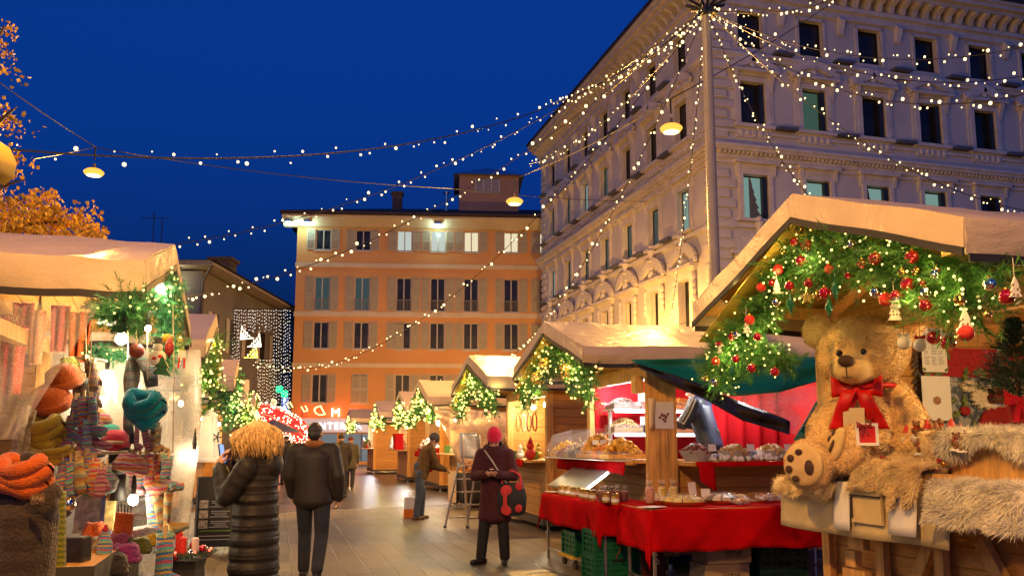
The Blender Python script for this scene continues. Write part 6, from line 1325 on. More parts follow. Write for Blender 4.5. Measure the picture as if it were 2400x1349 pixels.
for j, (px, py, s, xx) in enumerate(((2158, 1075, .075, 4.3), (2177, 1068, .075, 4.3), (2204, 1072, .07, 4.25), (2217, 1064, .07, 4.3), (2244, 1066, .075, 4.2), (2258, 1070, .07, 4.2), (2268, 1058, .07, 4.25), (2150, 1035, .08, 4.45), (2178, 1032, .08, 4.5), (2205, 1030, .08, 4.5))):
    mini_bear(px, py, s, nth(j) + ' small brown bear figurine on the furs, counted from the big bear', None, xx)
mini_bear(2328, 962, .075, 'small brown bear figurine on top of the fur trimmed box', xx=4.35); mini_bear(2346, 962, .075, 'second bear figurine on top of the fur trimmed box, nearer the tree', xx=4.33)
POM = [(.45, .08, .15), (.62, .55, .35), (.62, .5, .45), (.5, .02, .03), (.35, .42, .06), (.06, .05, .08)]
for j, (px, py) in enumerate(((2104, 1045), (2127, 1050), (2153, 1046), (2176, 1042), (2196, 1045), (2233, 1040))):
    p = at_x(px, py, 4.5 - .02 * j) + Vector((0, 0, .02)); s = .09; cn = ('pink', 'cream', 'pale rose', 'crimson', 'lime green', 'dark')[j]
    t = thing('gnome_figurine', cn + ' round bodied felt figurine in the row behind the furs', 'figurine', p, 0, 'small figurines on the gift counter'); MB().ball((0, 0, s * .4), (s * .62, s * .55, s * .45), 12, 8).build('body', M('felt_%d' % j, POM[j], .9, .2, 20, .4, 80), t, True, smooth=True)
    MB().ball((0, 0, s * 1.0), (s * .3, s * .28, s * .28), 9, 7).build('head', M('skin_felt', (.6, .4, .28), .8), t, True, smooth=True); MB().lathe([(s * .33, s * 1.05), (s * .2, s * 1.4), (.001, s * 1.75)], (0, 0, 0), 9).build('hat', BM['matte red'] if j % 2 else BROWN, t, True)
single('gift_bag', 'small bright red gift bag behind the figurines', 'bag', MB().box(at_x(2252, 1030, 4.45), (.1, .12, .13)).tube([at_x(2245, 1005, 4.45), at_x(2250, 992, 4.45), at_x(2258, 1005, 4.45)], .004, 5), RIB)
for j, (px, py) in enumerate(((2068, 1082), (2080, 1088), (2200, 1090), (2212, 1096), (2192, 1108))):
    p = at_x(px, py, 4.2) + Vector((0, 0, .03)); single('trinket', nth(j) + ' tiny red and gold trinket lying on the cream fur from the big bear', 'trinket', MB().ball(p, .018, 8, 6).ball(p + Vector((0, -.025, .004)), .012, 8, 6), BM['glossy red'] if j % 2 == 0 else BM['gold'], 'tiny trinkets on the fur', smooth=True)
p = at_x(2032, 1018, 4.1); gf = thing('gift_picture', 'white frame with red panel and red bow leaning on the bear', 'gift', p - Vector((0, 0, .1)))
fr3 = Euler((R(-6), 0, -.55)).to_matrix(); MB().box(p, (.12, .03, .14), fr3).build('panel', RIB, gf)
f_ = MB()
for a, b in (((-.065, 0, 0), (.02, .045, .16)), ((.065, 0, 0), (.02, .045, .16)), ((0, 0, .07), (.11, .045, .02)), ((0, 0, -.07), (.11, .045, .02))): f_.box(p + fr3 @ Vector(a), b, fr3)
f_.build('frame', PAPER, gf); bow(MB(), p + fr3 @ Vector((-.02, -.04, .06)), .06).build('bow', M('dark_red_velvet', (.2, .004, .012), .7), gf)
# small fir with bow
tp_ = at_x(2392, 985, 4.42); ft = thing('small_fir', 'little dark potted fir tree with red bow at the stall end', 'tree', tp_); b = MB(); r_ = random.Random(4)
b2 = MB().lathe([(.06, 0), (.075, .1), (.07, .1), (.001, .09)], tp_, 12); b2.build('pot', RIB, ft); MB().tube([tp_, tp_ + Vector((0, 0, .62))], .012, 6).build('trunk', BROWN, ft)
for k in range(420):
    h = r_.random() ** 1.2; a = r_.random() * 6.283; rad = .27 * (1 - h) + .03; d = Vector((math.cos(a), math.sin(a), .35)); sprig(b, tp_ + Vector((0, 0, .12 + .5 * h)) + d * rad * .35 * r_.random(), d, rad * r_.uniform(.6, 1.0), 24, .035, .0022, r_)
b.build('branches', M('dark_fir', (.012, .045, .018), .6, .3, 8, isl=.4), ft, recalc=False); bow(MB(), tp_ + Vector((-.1, -.12, .12)), .12).build('bow', RIB, ft)
# ---------------------------------------------------------------- the teddy bear
PL = M('teddy_plush', (.7, .46, .19), .85, .12, 14, .3, 90, isl=.12, sheen=.3); PLP = M('teddy_pale_plush', (.6, .4, .17), .85, .12, 14, .4, 120); PADM = M('teddy_pad_brown', (.055, .022, .01), .7, .2, 20)
bo = Vector((4.43, 5.66, 1.235)); face = math.atan2(-.69, -.72); brz = face + math.pi / 2
teddy = thing('teddy_bear', 'giant honey brown teddy bear with red bow sitting on the gift counter', 'teddy bear', bo, brz)
V = lambda x, y, z: Vector((x * .88, y * .9, z * .97))
tb_ = MB(); tb_.ball(V(.0, .02, .38), V(.3, .29, .42), 24, 16).ball(V(.0, -.06, .28), V(.28, .27, .27), 20, 14).ball(V(.01, .03, .6), V(.24, .21, .2), 20, 14)
tb_.ball(V(-.02, -.04, 1.02), V(.385, .3, .29), 24, 16).ball(V(-.03, -.1, .94), V(.37, .27, .21), 24, 16); tb_.ball(V(-.07, -.3, .86), V(.155, .15, .12), 18, 12)
for c, r, ang in (((-.4, 0, 1.21), (.15, .08, .15), .3), ((.35, .0, 1.2), (.165, .08, .115), -.7)): tb_.ball(V(*c), V(*r), 14, 10, Euler((0, ang, 0)).to_matrix())
caps(tb_, V(-.22, -.02, .66), .125, V(-.37, -.13, .4), .13); caps(tb_, V(-.37, -.13, .4), .13, V(-.37, -.26, .24), .115)
caps(tb_, V(.22, -.02, .66), .125, V(.36, -.06, .42), .125); caps(tb_, V(.36, -.06, .42), .125, V(.36, -.2, .24), .11)
caps(tb_, V(-.16, -.12, .16), .17, V(-.36, -.42, .17), .15); tb_.ball(V(-.42, -.56, .13), V(.21, .12, .2), 18, 12, Euler((0, 0, R(-12))).to_matrix())
caps(tb_, V(.12, -.14, .15), .16, V(-.05, -.36, .16), .13); tb_.ball(V(-.11, -.45, .25), V(.2, .12, .21), 18, 12, Euler((R(-25), 0, R(-55))).to_matrix())
body = blob('body', tb_, PL, .018, 16, teddy, True)
mu = MB().ball(V(-.075, -.335, .855), V(.15, .14, .108), 20, 14); mu.build('muzzle', PLP, teddy, True, smooth=True)
MB().ball(V(-.095, -.475, .915), V(.068, .04, .045), 14, 10).build('nose', PADM, teddy, True, smooth=True)
MB().tube([V(-.095, -.49, .88), V(-.095, -.475, .83), V(-.095, -.45, .785)], .004, 5).tube([V(-.135, -.445, .795), V(-.095, -.455, .785), V(-.055, -.445, .795)], .004, 5).build('mouth', PADM, teddy, True)
for x in (-.165, .03): MB().ball(V(x, -.35 + .01 * abs(x), .985), V(.028, .02, .028), 14, 10).build('eye', M('glass_eye', (.008, .006, .005), .05, 0, spec=.8), teddy, True, smooth=True)
def sole(c, r, rot, parent):
    Rm = rot.to_matrix(); b = MB().ball(c, r, 18, 12, Rm); b.build('sole', PLP, parent, True, smooth=True); p = MB()
    for x, z, a, b_ in ((.42, -.1, .24, .34), (-.08, .58, .19, .15), (-.52, .3, .19, .17), (-.62, -.2, .19, .17), (-.3, -.62, .2, .14)):
        p = MB().ball(Vector(c) + Rm @ Vector((x * r[0], -r[1] * .93, z * r[2])), (a * r[0], r[1] * .2, b_ * r[2]), 12, 8, Rm); p.build('paw_pad', PADM, parent, True, smooth=True)
sole(V(-.44, -.64, .13), V(.17, .06, .165), Euler((0, 0, R(-14))), teddy); sole(V(-.2, -.51, .27), V(.13, .055, .15), Euler((R(-20), 0, R(-62))), teddy)
bw = MB(); bow(bw, V(-.05, -.31, .7), .2, Vector((1, 0, 0))); 
for s in (-1, 1): bw.sheet(lambda u, v: V(-.05 + s * (.05 + .14 * u + (v - .5) * .11), -.33 - .03 * math.sin(u * 5), .7 - .3 * u), 8, 3, .006)
bw.build('bow', RIB, teddy, True, smooth=True); nb = MB(); nb.tube([V(.25 * math.cos(a * .4) - .01, -.04 + .26 * math.sin(a * .4), .73 + .01 * math.sin(a)) for a in range(17)], .018, 6); nb.build('neck_ribbon', RIB, teddy, True)
MB().sheet(lambda u, v: V(-.16 + .17 * u, -.335 - .02 * math.sin(v * 3) - .03 * u * (1 - u), .56 - .24 * v), 5, 6, .004).build('paper_tag', M('beige_paper', (.55, .42, .25), .7, .05), teddy, True)
def plush(o, mat, n, L, parent, seed, skip):
    r_ = random.Random(seed); me = o.data; me.calc_loop_triangles(); tri = me.loop_triangles; vs = me.vertices; ar = [t.area for t in tri]; pick = r_.choices(range(len(tri)), ar, k=n); b = MB()
    for i in pick:
        t = tri[i]; a, c, d = (vs[q].co for q in t.vertices); u, v = r_.random(), r_.random()
        if u + v > 1: u, v = 1 - u, 1 - v
        p = a + (c - a) * u + (d - a) * v; 
        if skip(p): continue
        nn = t.normal; cl = noise.noise_vector(p * 14) * .25
        dr = (nn + cl + Vector((r_.gauss(0, .35), r_.gauss(0, .35), r_.gauss(0, .35) - .2))).normalized(); s = dr.cross(nn + Vector((.01, 0, 0))).normalized() * .003
        b.add([p - s, p + s, p + dr * L * r_.uniform(.6, 1.2)], [(0, 1, 2)])
    b.build('plush_pile', mat, parent, True, recalc=False)
plush(body, PL, 60000, .015, teddy, 3, lambda p: (p - V(-.075, -.335, .855)).length < .15)
# ================================================================ KNITWEAR STALL
for w in (-1.3, 1.3):
    for d in (1.15, 3.6): MB().box2((d - .05, w - .05, 0), (d + .05, w + .05, 2.45)).build('post', TIMBER, kA, True)
MB().box2((1.1, -1.25, 2.3), (1.2, 1.25, 2.42)).build('tie_beam', TIMBER, kA, True)
MB().box2((3.6, -1.25, .1), (3.64, 1.25, 2.4)).build('rear_panel', PINE, kA, True)
MB().box2((1.2, -1.32, 2.32), (3.6, -1.26, 2.42)).box2((1.2, 1.26, 2.32), (3.6, 1.32, 2.42)).build('side_beam', TIMBER, kA, True)
GK = [at_x(*p, -.86) for p in ((290, 750), (318, 705), (345, 655), (366, 628), (380, 665), (390, 720), (396, 785), (386, 850))]
garland('shiny green garland hung with ornaments around the knitwear stall gable', GK, .26, 340, 36, .05, .0024, 60, .008, NEEDLE2, seed=201, keep=under(7.1, 3.08), glow=16, lw=1, xdir=Vector((.5, -.85, 0)))
GK2 = [at_x(*p, -1.25) for p in ((225, 720), (270, 735), (320, 770), (350, 745))]
garland('dark garland stretched under the knitwear stall eave', GK2, .14, 220, 34, .05, .0024, 26, .008, NEEDLE, seed=202, glow=16, lw=1, xdir=Vector((.5, -.85, 0)))
GK3 = [at_d(*p, 6.9) for p in ((205, 822), (250, 830), (300, 838))]
garland('short pale green garland on the rail inside the knitwear stall', GK3, .14, 240, 34, .045, .0024, 8, .008, NEEDLE2, seed=203, glow=20)
FAR_F = film('milky_film', (.62, .58, .5), .42, .25)
ps = thing('plastic_sheet', 'milky plastic sheet hanging straight down at the far side of the knitwear stall', 'plastic sheet', (-1.4, 8.45, 0))
MB().sheet(lambda u, v: Vector((-.7 - 1.4 * u + .03 * math.sin(v * 6), 8.42 + .05 * math.sin(u * 13 + v * 2) + .02 * math.sin(u * 29), 2.38 - 2.3 * v)), 40, 16, .003).build('film', FAR_F, ps, smooth=True)
ps = thing('plastic_sheet', 'clear plastic sheet with raindrops drawn aside across the near side of the knitwear stall', 'plastic sheet', (-1.5, 5.66, 1.6))
NF = film('wet_film', (.86, .84, .8), .13, .1)
PT, PB = [(-140, 700), (0, 702), (120, 704), (242, 704)], [(-140, 1020), (-40, 1022), (0, 1030), (38, 1028)]
MB().sheet(lambda u, v: (lambda q: at_y(q.x, q.y, 5.64 + .03 * math.sin(u * 12 + v * 6) * (.3 + v) + .02 * math.sin(u * 31 - v * 11)))(poly([(p[0], p[1], 0) for p in PT], u).lerp(poly([(p[0], p[1], 0) for p in PB], u), v)), 40, 24, .003).build('film', NF, ps, smooth=True)
def kbulb(px, py, d, w, label, r=.035, es=60, col=(1, .82, .52)): p = at_d(px, py, d); stall_bulb(p, w, col, label, r, es); return p
kbulb(376, 676, 6.15, 9, 'bare bulb shining at the top of the knitwear garland', .03)
kbulb(347, 769, 6.25, 7, 'small bare bulb halfway down the knitwear garland', .022)
kbulb(284, 793, 6.5, 26, 'large bright bulb under metal shade in the knitwear stall', .042)
kbulb(250, 886, 7.3, 28, 'bright lamp glowing against the milky sheet of the knitwear stall', .06)
kbulb(312, 1170, 6.35, 4, 'bare bulb low on the knitwear table', .035)
kbulb(455, 1062, 7.9, 1.5, 'spot lamp shining at the edge of the milky sheet', .03)
kbulb(90, 760, 7.0, 18, 'lamp behind the wet plastic sheet deep in the knitwear stall', .05)
p = at_d(270, 758, 6.5); single('lamp_shade_cone', 'white metal cone shade over the large bulb in the knitwear stall', 'lamp', MB().lathe([(.13, 0), (.04, .09), (.03, .14)], p, 16), WHITE)
# coloured garments behind the wet sheet
for k, (px, py, w_, h_, c) in enumerate(((25, 830, 60, 190, (.55, .03, .02)), (85, 790, 34, 130, (.6, .25, .1)), (140, 770, 46, 110, (.6, .1, .08)), (190, 790, 60, 120, (.62, .12, .02)), (60, 740, 50, 60, (.5, .04, .04)))):
    a = at_d(px, py, 6.9); s = .0034; m = M('garment_%d' % k, c, .8, .3, 5)
    single('hanging_scarf', ['long red scarf seen through the wet sheet at the picture edge', 'orange brown scarf seen through the wet sheet', 'pinkish red scarf seen through the wet sheet', 'orange red shawl hanging where the wet sheet is drawn aside', 'red cloth bundle high behind the wet sheet'][k], 'scarf', MB().sheet(lambda u, v: a + RGT * ((u - .5) * w_ * s * (1 - .3 * v)) + FWD * (.04 * math.sin(u * 14 + k)) + Vector((0, 0, h_ * s * (.5 - v))), 16, 6, .012), m, smooth=True)
MUS = knit('mustard_knit', [(.5, .32, .02), (.46, .29, .02)]); ORK = knit('orange_knit', [(.62, .12, .015), (.55, .1, .01)]); TEAL = knit('teal_knit', [(.0, .2, .27), (.0, .17, .24)], scale=60); REDK = knit('raspberry_knit', [(.55, .03, .07), (.5, .025, .06)])
GRYK = knit('grey_fleck_knit', [(.2, .2, .19), (.15, .12, .12), (.12, .2, .18), (.25, .2, .18)], freq=14); LIMK = knit('lime_knit', [(.4, .38, .06), (.3, .3, .05)]); MINT = knit('mint_knit', [(.05, .4, .3), (.04, .36, .27)]); BLKK = knit('charcoal_knit', [(.03, .028, .03), (.04, .035, .035)], scale=50)
BRNK = knit('brown_fleck_knit', [(.2, .12, .08), (.12, .08, .07), (.3, .15, .06), (.16, .13, .13)], freq=16); PURK = knit('magenta_knit', [(.35, .05, .22), (.3, .04, .2)]); GREK = knit('pale_grey_knit', [(.4, .38, .38), (.34, .33, .34)]); OLIV = knit('olive_knit', [(.2, .2, .02), (.16, .17, .02)])
RAIN = knit('rainbow_knit', [(.6, .12, .03), (.1, .25, .5), (.55, .4, .05), (.35, .08, .3), (.1, .35, .3), (.6, .25, .1), (.15, .15, .4)], freq=13)
RAIN2 = knit('cool_stripe_knit', [(.08, .25, .5), (.5, .3, .1), (.05, .15, .35), (.3, .4, .2), (.1, .4, .5), (.45, .1, .2)], freq=15); RAIN3 = knit('warm_stripe_knit', [(.6, .1, .06), (.55, .35, .2), (.5, .05, .12), (.4, .3, .35), (.6, .3, .05)], freq=15); EARTH = knit('earth_stripe_knit', [(.4, .25, .06), (.3, .12, .05), (.2, .25, .2), (.45, .35, .15)], freq=15)
PINKK = knit('pink_stripe_knit', [(.55, .2, .25), (.4, .1, .15), (.5, .3, .3), (.25, .08, .12)], freq=17)
def hat(px, py, d, w, mat, label, tilt=0, roll=0, h=.8, thing_name='knit_hat'):
    c = at_d(px, py, d); s = w * d / FPX / 2 * .88; t = thing(thing_name, label, 'hat', c, 0, 'knitted hats in the knitwear stall'); e = Euler((R(tilt), R(roll), 0)).to_matrix()
    MB().lathe([(s * 1.0, -s * .35), (s * 1.04, -s * .1), (s * 1.02, s * .2), (s * .9, s * (.3 + h * .45)), (s * .55, s * (.3 + h * .72)), (.001, s * (.3 + h * .8))], (0, 0, 0), 24, e).build('crown', mat, t, True, smooth=True)
    MB().lathe([(s * 1.02, -s * .38), (s * 1.1, -s * .3), (s * 1.12, s * .05), (s * 1.06, s * .14)], (0, 0, 0), 24, e).build('brim', mat, t, True, smooth=True)
def cowl(px, py, d, w, h, mat, label, tilt=20, twist=3, name='knit_cowl'):
    c = at_d(px, py, d); s = w * d / FPX / 2; hh = h * d / FPX / 2; t = thing(name, label, 'scarf', c, 0, 'knitted cowls in the knitwear stall'); e = Euler((R(tilt), 0, -YAW)).to_matrix(); b = MB()
    for k in range(3):
        b.tube([e @ Vector((s * (.72 + .1 * math.sin(twist * a * .2618 + k * 2)) * math.cos(a * .2618), s * .55 * math.sin(a * .2618), (k - 1) * hh * .55 + hh * .22 * math.sin(a * .2618 * 2 + k))) for a in range(25)], [hh * .46 * (1 + .12 * math.sin(a * 1.3 + k)) for a in range(25)], 10, cap=False)
    b.build('knit_loops', mat, t, True, smooth=True); return t
hat(150, 890, 6.3, 88, ORK, 'orange knitted hat, upper one of the orange pair', 25, -15); hat(120, 940, 6.25, 96, ORK, 'orange knitted hat, lower one with broad brim', 30, -10)
hat(162, 862, 6.5, 60, LIMK, 'lime and yellow knitted hat hung above the orange hats', 0, 70)
cowl(95, 1008, 6.15, 112, 66, MUS, 'large mustard cowl folded on the display rods'); cowl(120, 1062, 6.1, 120, 36, MUS, 'flat mustard cowl lying below the large one', 10)
hat(270, 1040, 6.4, 70, REDK, 'raspberry red knitted hat on the black display head', 8, 6, 1.0); hat(252, 1018, 6.6, 62, MINT, 'mint green knitted hat behind the raspberry one', 10, 0, .8)
c = at_d(282, 1075, 6.4); single('hat_dummy', 'black display head wearing the raspberry red hat', 'mannequin', MB().ball(c, (.085, .1, .13), 16, 12).ball(c + Vector((0, -.07, -.05)), (.05, .06, .06), 12, 8).lathe([(.06, -.3), (.045, -.2), (.05, -.08)], c, 12), M('black_foam', (.012, .011, .012), .6), smooth=True)
hat(305, 1095, 6.35, 84, RAIN3, 'orange grey striped knitted hat under the black head', -10, 15, .7); hat(232, 985, 6.6, 60, RAIN3, 'red orange striped hat beside the sock cluster', 0, 40, .8); hat(245, 1130, 6.2, 62, GRYK, 'grey fleck hat among the lower mittens', 10, 30, .9); hat(80, 1062, 6.3, 40, PURK, 'small purple hat behind the mustard cowls', 0, 0)
# grey scarf and teal cowl on hangers
sc_ = MB(); P = [at_d(*q, 6.45) for q in ((322, 815), (312, 850), (308, 890), (305, 935), (300, 985), (303, 1040))]; sc_.tube(P, [.03, .055, .06, .04, .035, .04], 12)
P = [at_d(*q, 6.4) for q in ((318, 812), (335, 835), (352, 870), (356, 905))]; sc_.tube(P, [.03, .06, .055, .045], 12); single('knit_scarf', 'long grey fleck scarf looped over the rail of the knitwear stall', 'scarf', sc_, GRYK, smooth=True)
hg = thing('clothes_hanger', 'black hanger carrying the teal cowl', 'hanger', at_d(338, 955, 6.3)); MB().tube([at_d(*q, 6.3) for q in ((290, 955), (292, 968), (385, 962), (390, 945), (345, 915), (290, 955))], .007, 6).tube([at_d(*q, 6.3) for q in ((345, 915), (345, 905), (352, 898), (346, 890))], .004, 6).build('wire_frame', DARK, hg)
cowl(338, 950, 6.22, 92, 62, TEAL, 'bright teal cowl draped on the black hanger', 35, 2)
cw = MB().tube([at_d(*q, 6.22) for q in ((315, 975), (340, 990), (365, 985))], [.05, .07, .05], 12); single('knit_cowl', 'lower fold of teal knit hanging under the teal cowl', 'scarf', cw, TEAL, 'knitted cowls in the knitwear stall', smooth=True)
# socks, mittens and gloves
def sock_mesh(nm, leg, foot, r):
    b = MB(); P = [(0, 0, 0), (0, 0, -leg * .5), (0, 0, -leg), (.012, 0, -leg - r * .7), (foot * .5, 0, -leg - r * 1.2), (foot, 0, -leg - r * 1.25)]; b.tube(P, [r * 1.02, r * .95, r, r * 1.12, r * .95, r * .45], 12)
    for i in range(len(b.v)): b.v[i] = (b.v[i][0], b.v[i][1] * .55, b.v[i][2])
    return b
SM = {}
def sock(px, py, d, h, mat, label, rz=0, rx=0, ry=0, kind='sock'):
    key = (mat.name, kind)
    if key not in SM:
        if kind == 'sock': SM[key] = sock_mesh('sock', .17, .13, .036).mesh('knit', mat, True)
        else: b = MB(); b.tube([(0, 0, 0), (0, 0, -.07), (0, 0, -.12), (0, 0, -.19), (0, 0, -.215)], [.032, .034, .046, .042, .016], 12); b.tube([(.03, 0, -.1), (.055, 0, -.14), (.06, 0, -.165)], [.018, .017, .009], 8); b.v = [(x, y * .5, z) for x, y, z in b.v]; SM[key] = b.mesh('knit', mat, True)
    t = thing('mitten' if kind == 'mitten' else 'knit_sock', label, 'mitten' if kind == 'mitten' else 'sock', at_d(px, py, d), 0, 'socks and mittens hung in the knitwear stall'); t.rotation_euler = (rx, ry, rz - YAW)
    inst('knit', SM[key], t, sc=h * d / FPX / .24); MBP = PEG; inst('peg', PEG, t, sc=h * d / FPX / .24); return t
PEG = MB().box2((-.006, -.02, -.02), (.006, .012, .035)).mesh('peg', M('peg_wood', (.5, .32, .14), .7, .2))
CL = [('uppermost brown and grey glove cluster', [(205, 842, 75, BRNK), (222, 850, 80, BRNK), (200, 885, 75, GRYK), (228, 905, 70, BRNK), (186, 870, 80, GRYK)], 'mitten', 6.5),
      ('bright striped sock cluster in the middle', [(180, 935, 95, RAIN2), (198, 928, 95, RAIN), (215, 930, 90, RAIN2), (172, 975, 90, RAIN), (192, 978, 95, RAIN3), (208, 985, 85, RAIN2), (222, 965, 85, PINKK), (198, 1005, 60, RAIN)], 'sock', 6.2),
      ('lower striped mitten cluster', [(150, 1072, 95, RAIN), (168, 1075, 100, RAIN2), (184, 1070, 98, EARTH), (205, 1065, 105, RAIN), (222, 1075, 98, RAIN3), (240, 1092, 80, PINKK), (252, 1085, 70, RAIN2)], 'mitten', 6.05),
      ('pink and brown socks under the teal cowl', [(322, 995, 62, PINKK), (338, 998, 62, PINKK), (357, 996, 64, EARTH), (372, 998, 60, EARTH)], 'sock', 6.45),
      ('row of striped socks pegged on the cord', [(315, 1064, 90, PINKK), (330, 1064, 92, RAIN2), (347, 1064, 94, RAIN3), (365, 1063, 92, RAIN3), (382, 1063, 92, RAIN2), (395, 1066, 80, RAIN2)], 'sock', 6.5),
      ('second row of striped socks below the cord', [(352, 1155, 92, RAIN2), (370, 1158, 96, EARTH), (396, 1150, 104, EARTH)], 'sock', 6.45)]
for nm, L_, kd, d in CL:
    for j, (px, py, h, m) in enumerate(L_): sock(px, py, d - .03 * (j % 3), h, m, nth(j) + ' piece of the ' + nm, rnd.uniform(-.5, .5) + (.6 if j % 2 else -.6) * (kd == 'sock'), rnd.uniform(-.1, .1), rnd.uniform(-.25, .25), kd)
sock(388, 1248, 6.3, 130, RAIN2, 'single long blue striped sock hanging lowest before the milky sheet', .3)
def stick(a, b, d, r, label): single('display_rod', label, 'rod', MB().tube([at_d(*a, d), at_d((a[0] + b[0]) / 2, (a[1] + b[1]) / 2 - 2, d), at_d(*b, d)], [r, r * .9, r * .8], 8), M('bleached_branch', (.45, .33, .2), .8, .25, 8, .4, 30), 'branches used as display rods')
stick((20, 1092), (180, 1075), 6.2, .02, 'thick pale branch rod under the mustard cowls'); stick((150, 1038), (290, 1036), 6.25, .014, 'branch rod through the striped sock cluster'); stick((120, 1072), (300, 1058), 6.1, .013, 'branch rod carrying the lower mittens'); stick((170, 838), (250, 846), 6.5, .012, 'short branch rod above the brown gloves'); stick((305, 1060), (405, 1060), 6.5, .006, 'thin cord holding the pegged socks'); stick((340, 1152), (412, 1148), 6.46, .006, 'thin cord holding the second sock row')
def cord(pts, d, label): single('jute_cord', label, 'cord', MB().tube([at_d(*p, d) for p in pts], .004, 5), M('jute', (.3, .2, .1), .9), 'cords of the knitwear display')
cord(((200, 705), (202, 842)), 6.5, 'cord carrying the brown glove cluster'); cord(((215, 700), (213, 840), (205, 930), (196, 1040)), 6.3, 'cord running down through the striped sock cluster'); cord(((125, 880), (124, 1075)), 6.2, 'cord beside the mustard cowls'); cord(((318, 705), (320, 812)), 6.45, 'cord carrying the grey scarf'); cord(((346, 890), (345, 720)), 6.3, 'cord carrying the black hanger'); cord(((305, 1060), (300, 900), (300, 720)), 6.55, 'cord at the sock row end'); cord(((405, 1060), (408, 860), (405, 700)), 6.5, 'cord at the milky sheet end')
# ornaments on the garland
p = at_d(369, 838, 6.1); t = thing('snowman_ornament', 'white snowman ornament hung on the knitwear garland', 'ornament', p); MB().ball((0, 0, 0), (.06, .02, .06), 14, 10).ball((0, 0, .075), (.035, .018, .035), 12, 8).build('body', BM['white'], t, True, smooth=True); MB().box((0, 0, .125), (.05, .02, .04)).box((0, 0, .107), (.08, .022, .008)).build('hat', M('grey_felt', (.12, .12, .13), .9), t, True); MB().ball((-.02, -.019, -.005), (.018, .006, .012), 8, 6).ball((.02, -.019, .01), (.016, .006, .014), 8, 6).build('flower_print', BM['matte red'], t, True)
p = at_d(380, 862, 6.1); single('knit_tree_ornament', 'green beaded tree ornament hanging under the snowman', 'ornament', MB().prism([(-.07, -.04), (.07, -.06), (.03, .0), (.05, .0), (0, .09), (-.05, .01), (-.03, .0)], -.012, .012, lambda u, d, w: p + RGT * u + FWD * d + Vector((0, 0, w))), M('bead_green', (.01, .08, .04), .4, .6, 60, .6, 90))
p = at_d(397, 815, 6.1); single('cone_ornament', 'red and black checked ornament at the garland end', 'ornament', MB().lathe([(.001, -.07), (.03, -.03), (.032, .02), (.012, .06), (.004, .08)], p, 10), M('check_red', (.3, .03, .03), .6, .8, 70), smooth=True)
p = at_d(427, 830, 6.15); cl_ = thing('clip', 'white clip with red grips at the corner of the milky sheet', 'clip', p); MB().box(p, (.05, .02, .05)).build('jaw', WHITE, cl_); MB().tube([p + Vector((-.015, 0, -.02)), p + Vector((-.022, 0, -.1))], .007, 6).build('grip', BM['matte red'], cl_); MB().tube([p + Vector((.015, 0, -.02)), p + Vector((.018, 0, -.1))], .007, 6).build('grip', BM['matte red'], cl_)
for j, (px, py) in enumerate(((320, 822), (392, 795))): c = at_d(px, py, 6.2); single('bauble', ['matt brownish red bauble over the grey scarf', 'yellow knitted bauble on the knitwear garland'][j], 'bauble', MB().ball(c, .055 if j == 0 else .045, 14, 10), M('dull_red', (.2, .04, .03), .5) if j == 0 else MUS, smooth=True)
# table with yarn, pouches, bottles
tb2 = thing('trestle_table', 'black clothed table with yarn and knit pouches in the knitwear stall', 'table', (-1.3, 6.5, 0))
MB().box2((-2.0, 5.6, .76), (-1.0, 7.4, .8)).build('table_top', PINEX, tb2); valance('cloth', (-.99, 7.4, .81), (-.99, 5.58, .81), .74, tb2, mat=MATS['black_cloth']); valance('cloth', (-.99, 5.59, .81), (-2.0, 5.59, .81), .74, tb2, mat=MATS['black_cloth'])
def lump(px, py, d, sx, sz, mat, label, nm='yarn_bundle', n=5):
    c = at_d(px, py, d); b = MB(); s = d / FPX; r_ = random.Random(px)
    for k in range(n): b.tube([c + RGT * (sx * s * (.42 * math.cos(a * .7 + k)) * (1 - .08 * k)) + FWD * (.06 * math.sin(a * .7 + k)) + Vector((0, 0, sz * s * (-.35 + .7 * k / n) + .008 * math.sin(a * 2 + k))) for a in range(10)], sz * s * .2, 8)
    single(nm, label, 'knitwear', b, mat, 'folded knits on the knitwear table', smooth=True)
lump(295, 1292, 6.0, 70, 44, PURK, 'magenta chunky knit on the table front'); lump(262, 1318, 5.8, 80, 50, BLKK, 'black fluffy knit on the table front'); lump(330, 1250, 6.4, 90, 40, GREK, 'pale grey chunky knit at the table back'); lump(325, 1274, 6.2, 60, 36, OLIV, 'olive knit between grey and magenta ones'); lump(285, 1262, 6.2, 60, 34, knit('rose_knit', [(.5, .12, .18), (.45, .1, .15)]), 'rose pink knit behind the magenta one'); lump(222, 1240, 6.3, 50, 40, ORK, 'red orange knit behind the knitted bottles'); lump(355, 1262, 6.4, 50, 30, MUS, 'yellow knit at the table end'); lump(212, 1285, 6.1, 40, 60, BRNK, 'tan knit beside the knitted bottles'); lump(325, 1185, 6.9, 70, 40, GREK, 'grey knit behind the low bulb')
c = at_d(290, 1232, 6.2); t = thing('knit_pouch', 'orange knitted pouch holding pens', 'pouch', c); MB().box((0, 0, 0), (.125, .06, .19), Euler((0, R(4), -YAW)).to_matrix()).build('pouch', ORK, t, True, bevel=.015)
for k in range(5): MB().tube([(-.04 + .02 * k, 0, .08), (-.045 + .022 * k, 0, .15 + .01 * (k % 2))], .004, 5).build('pen', DARK, t, True)
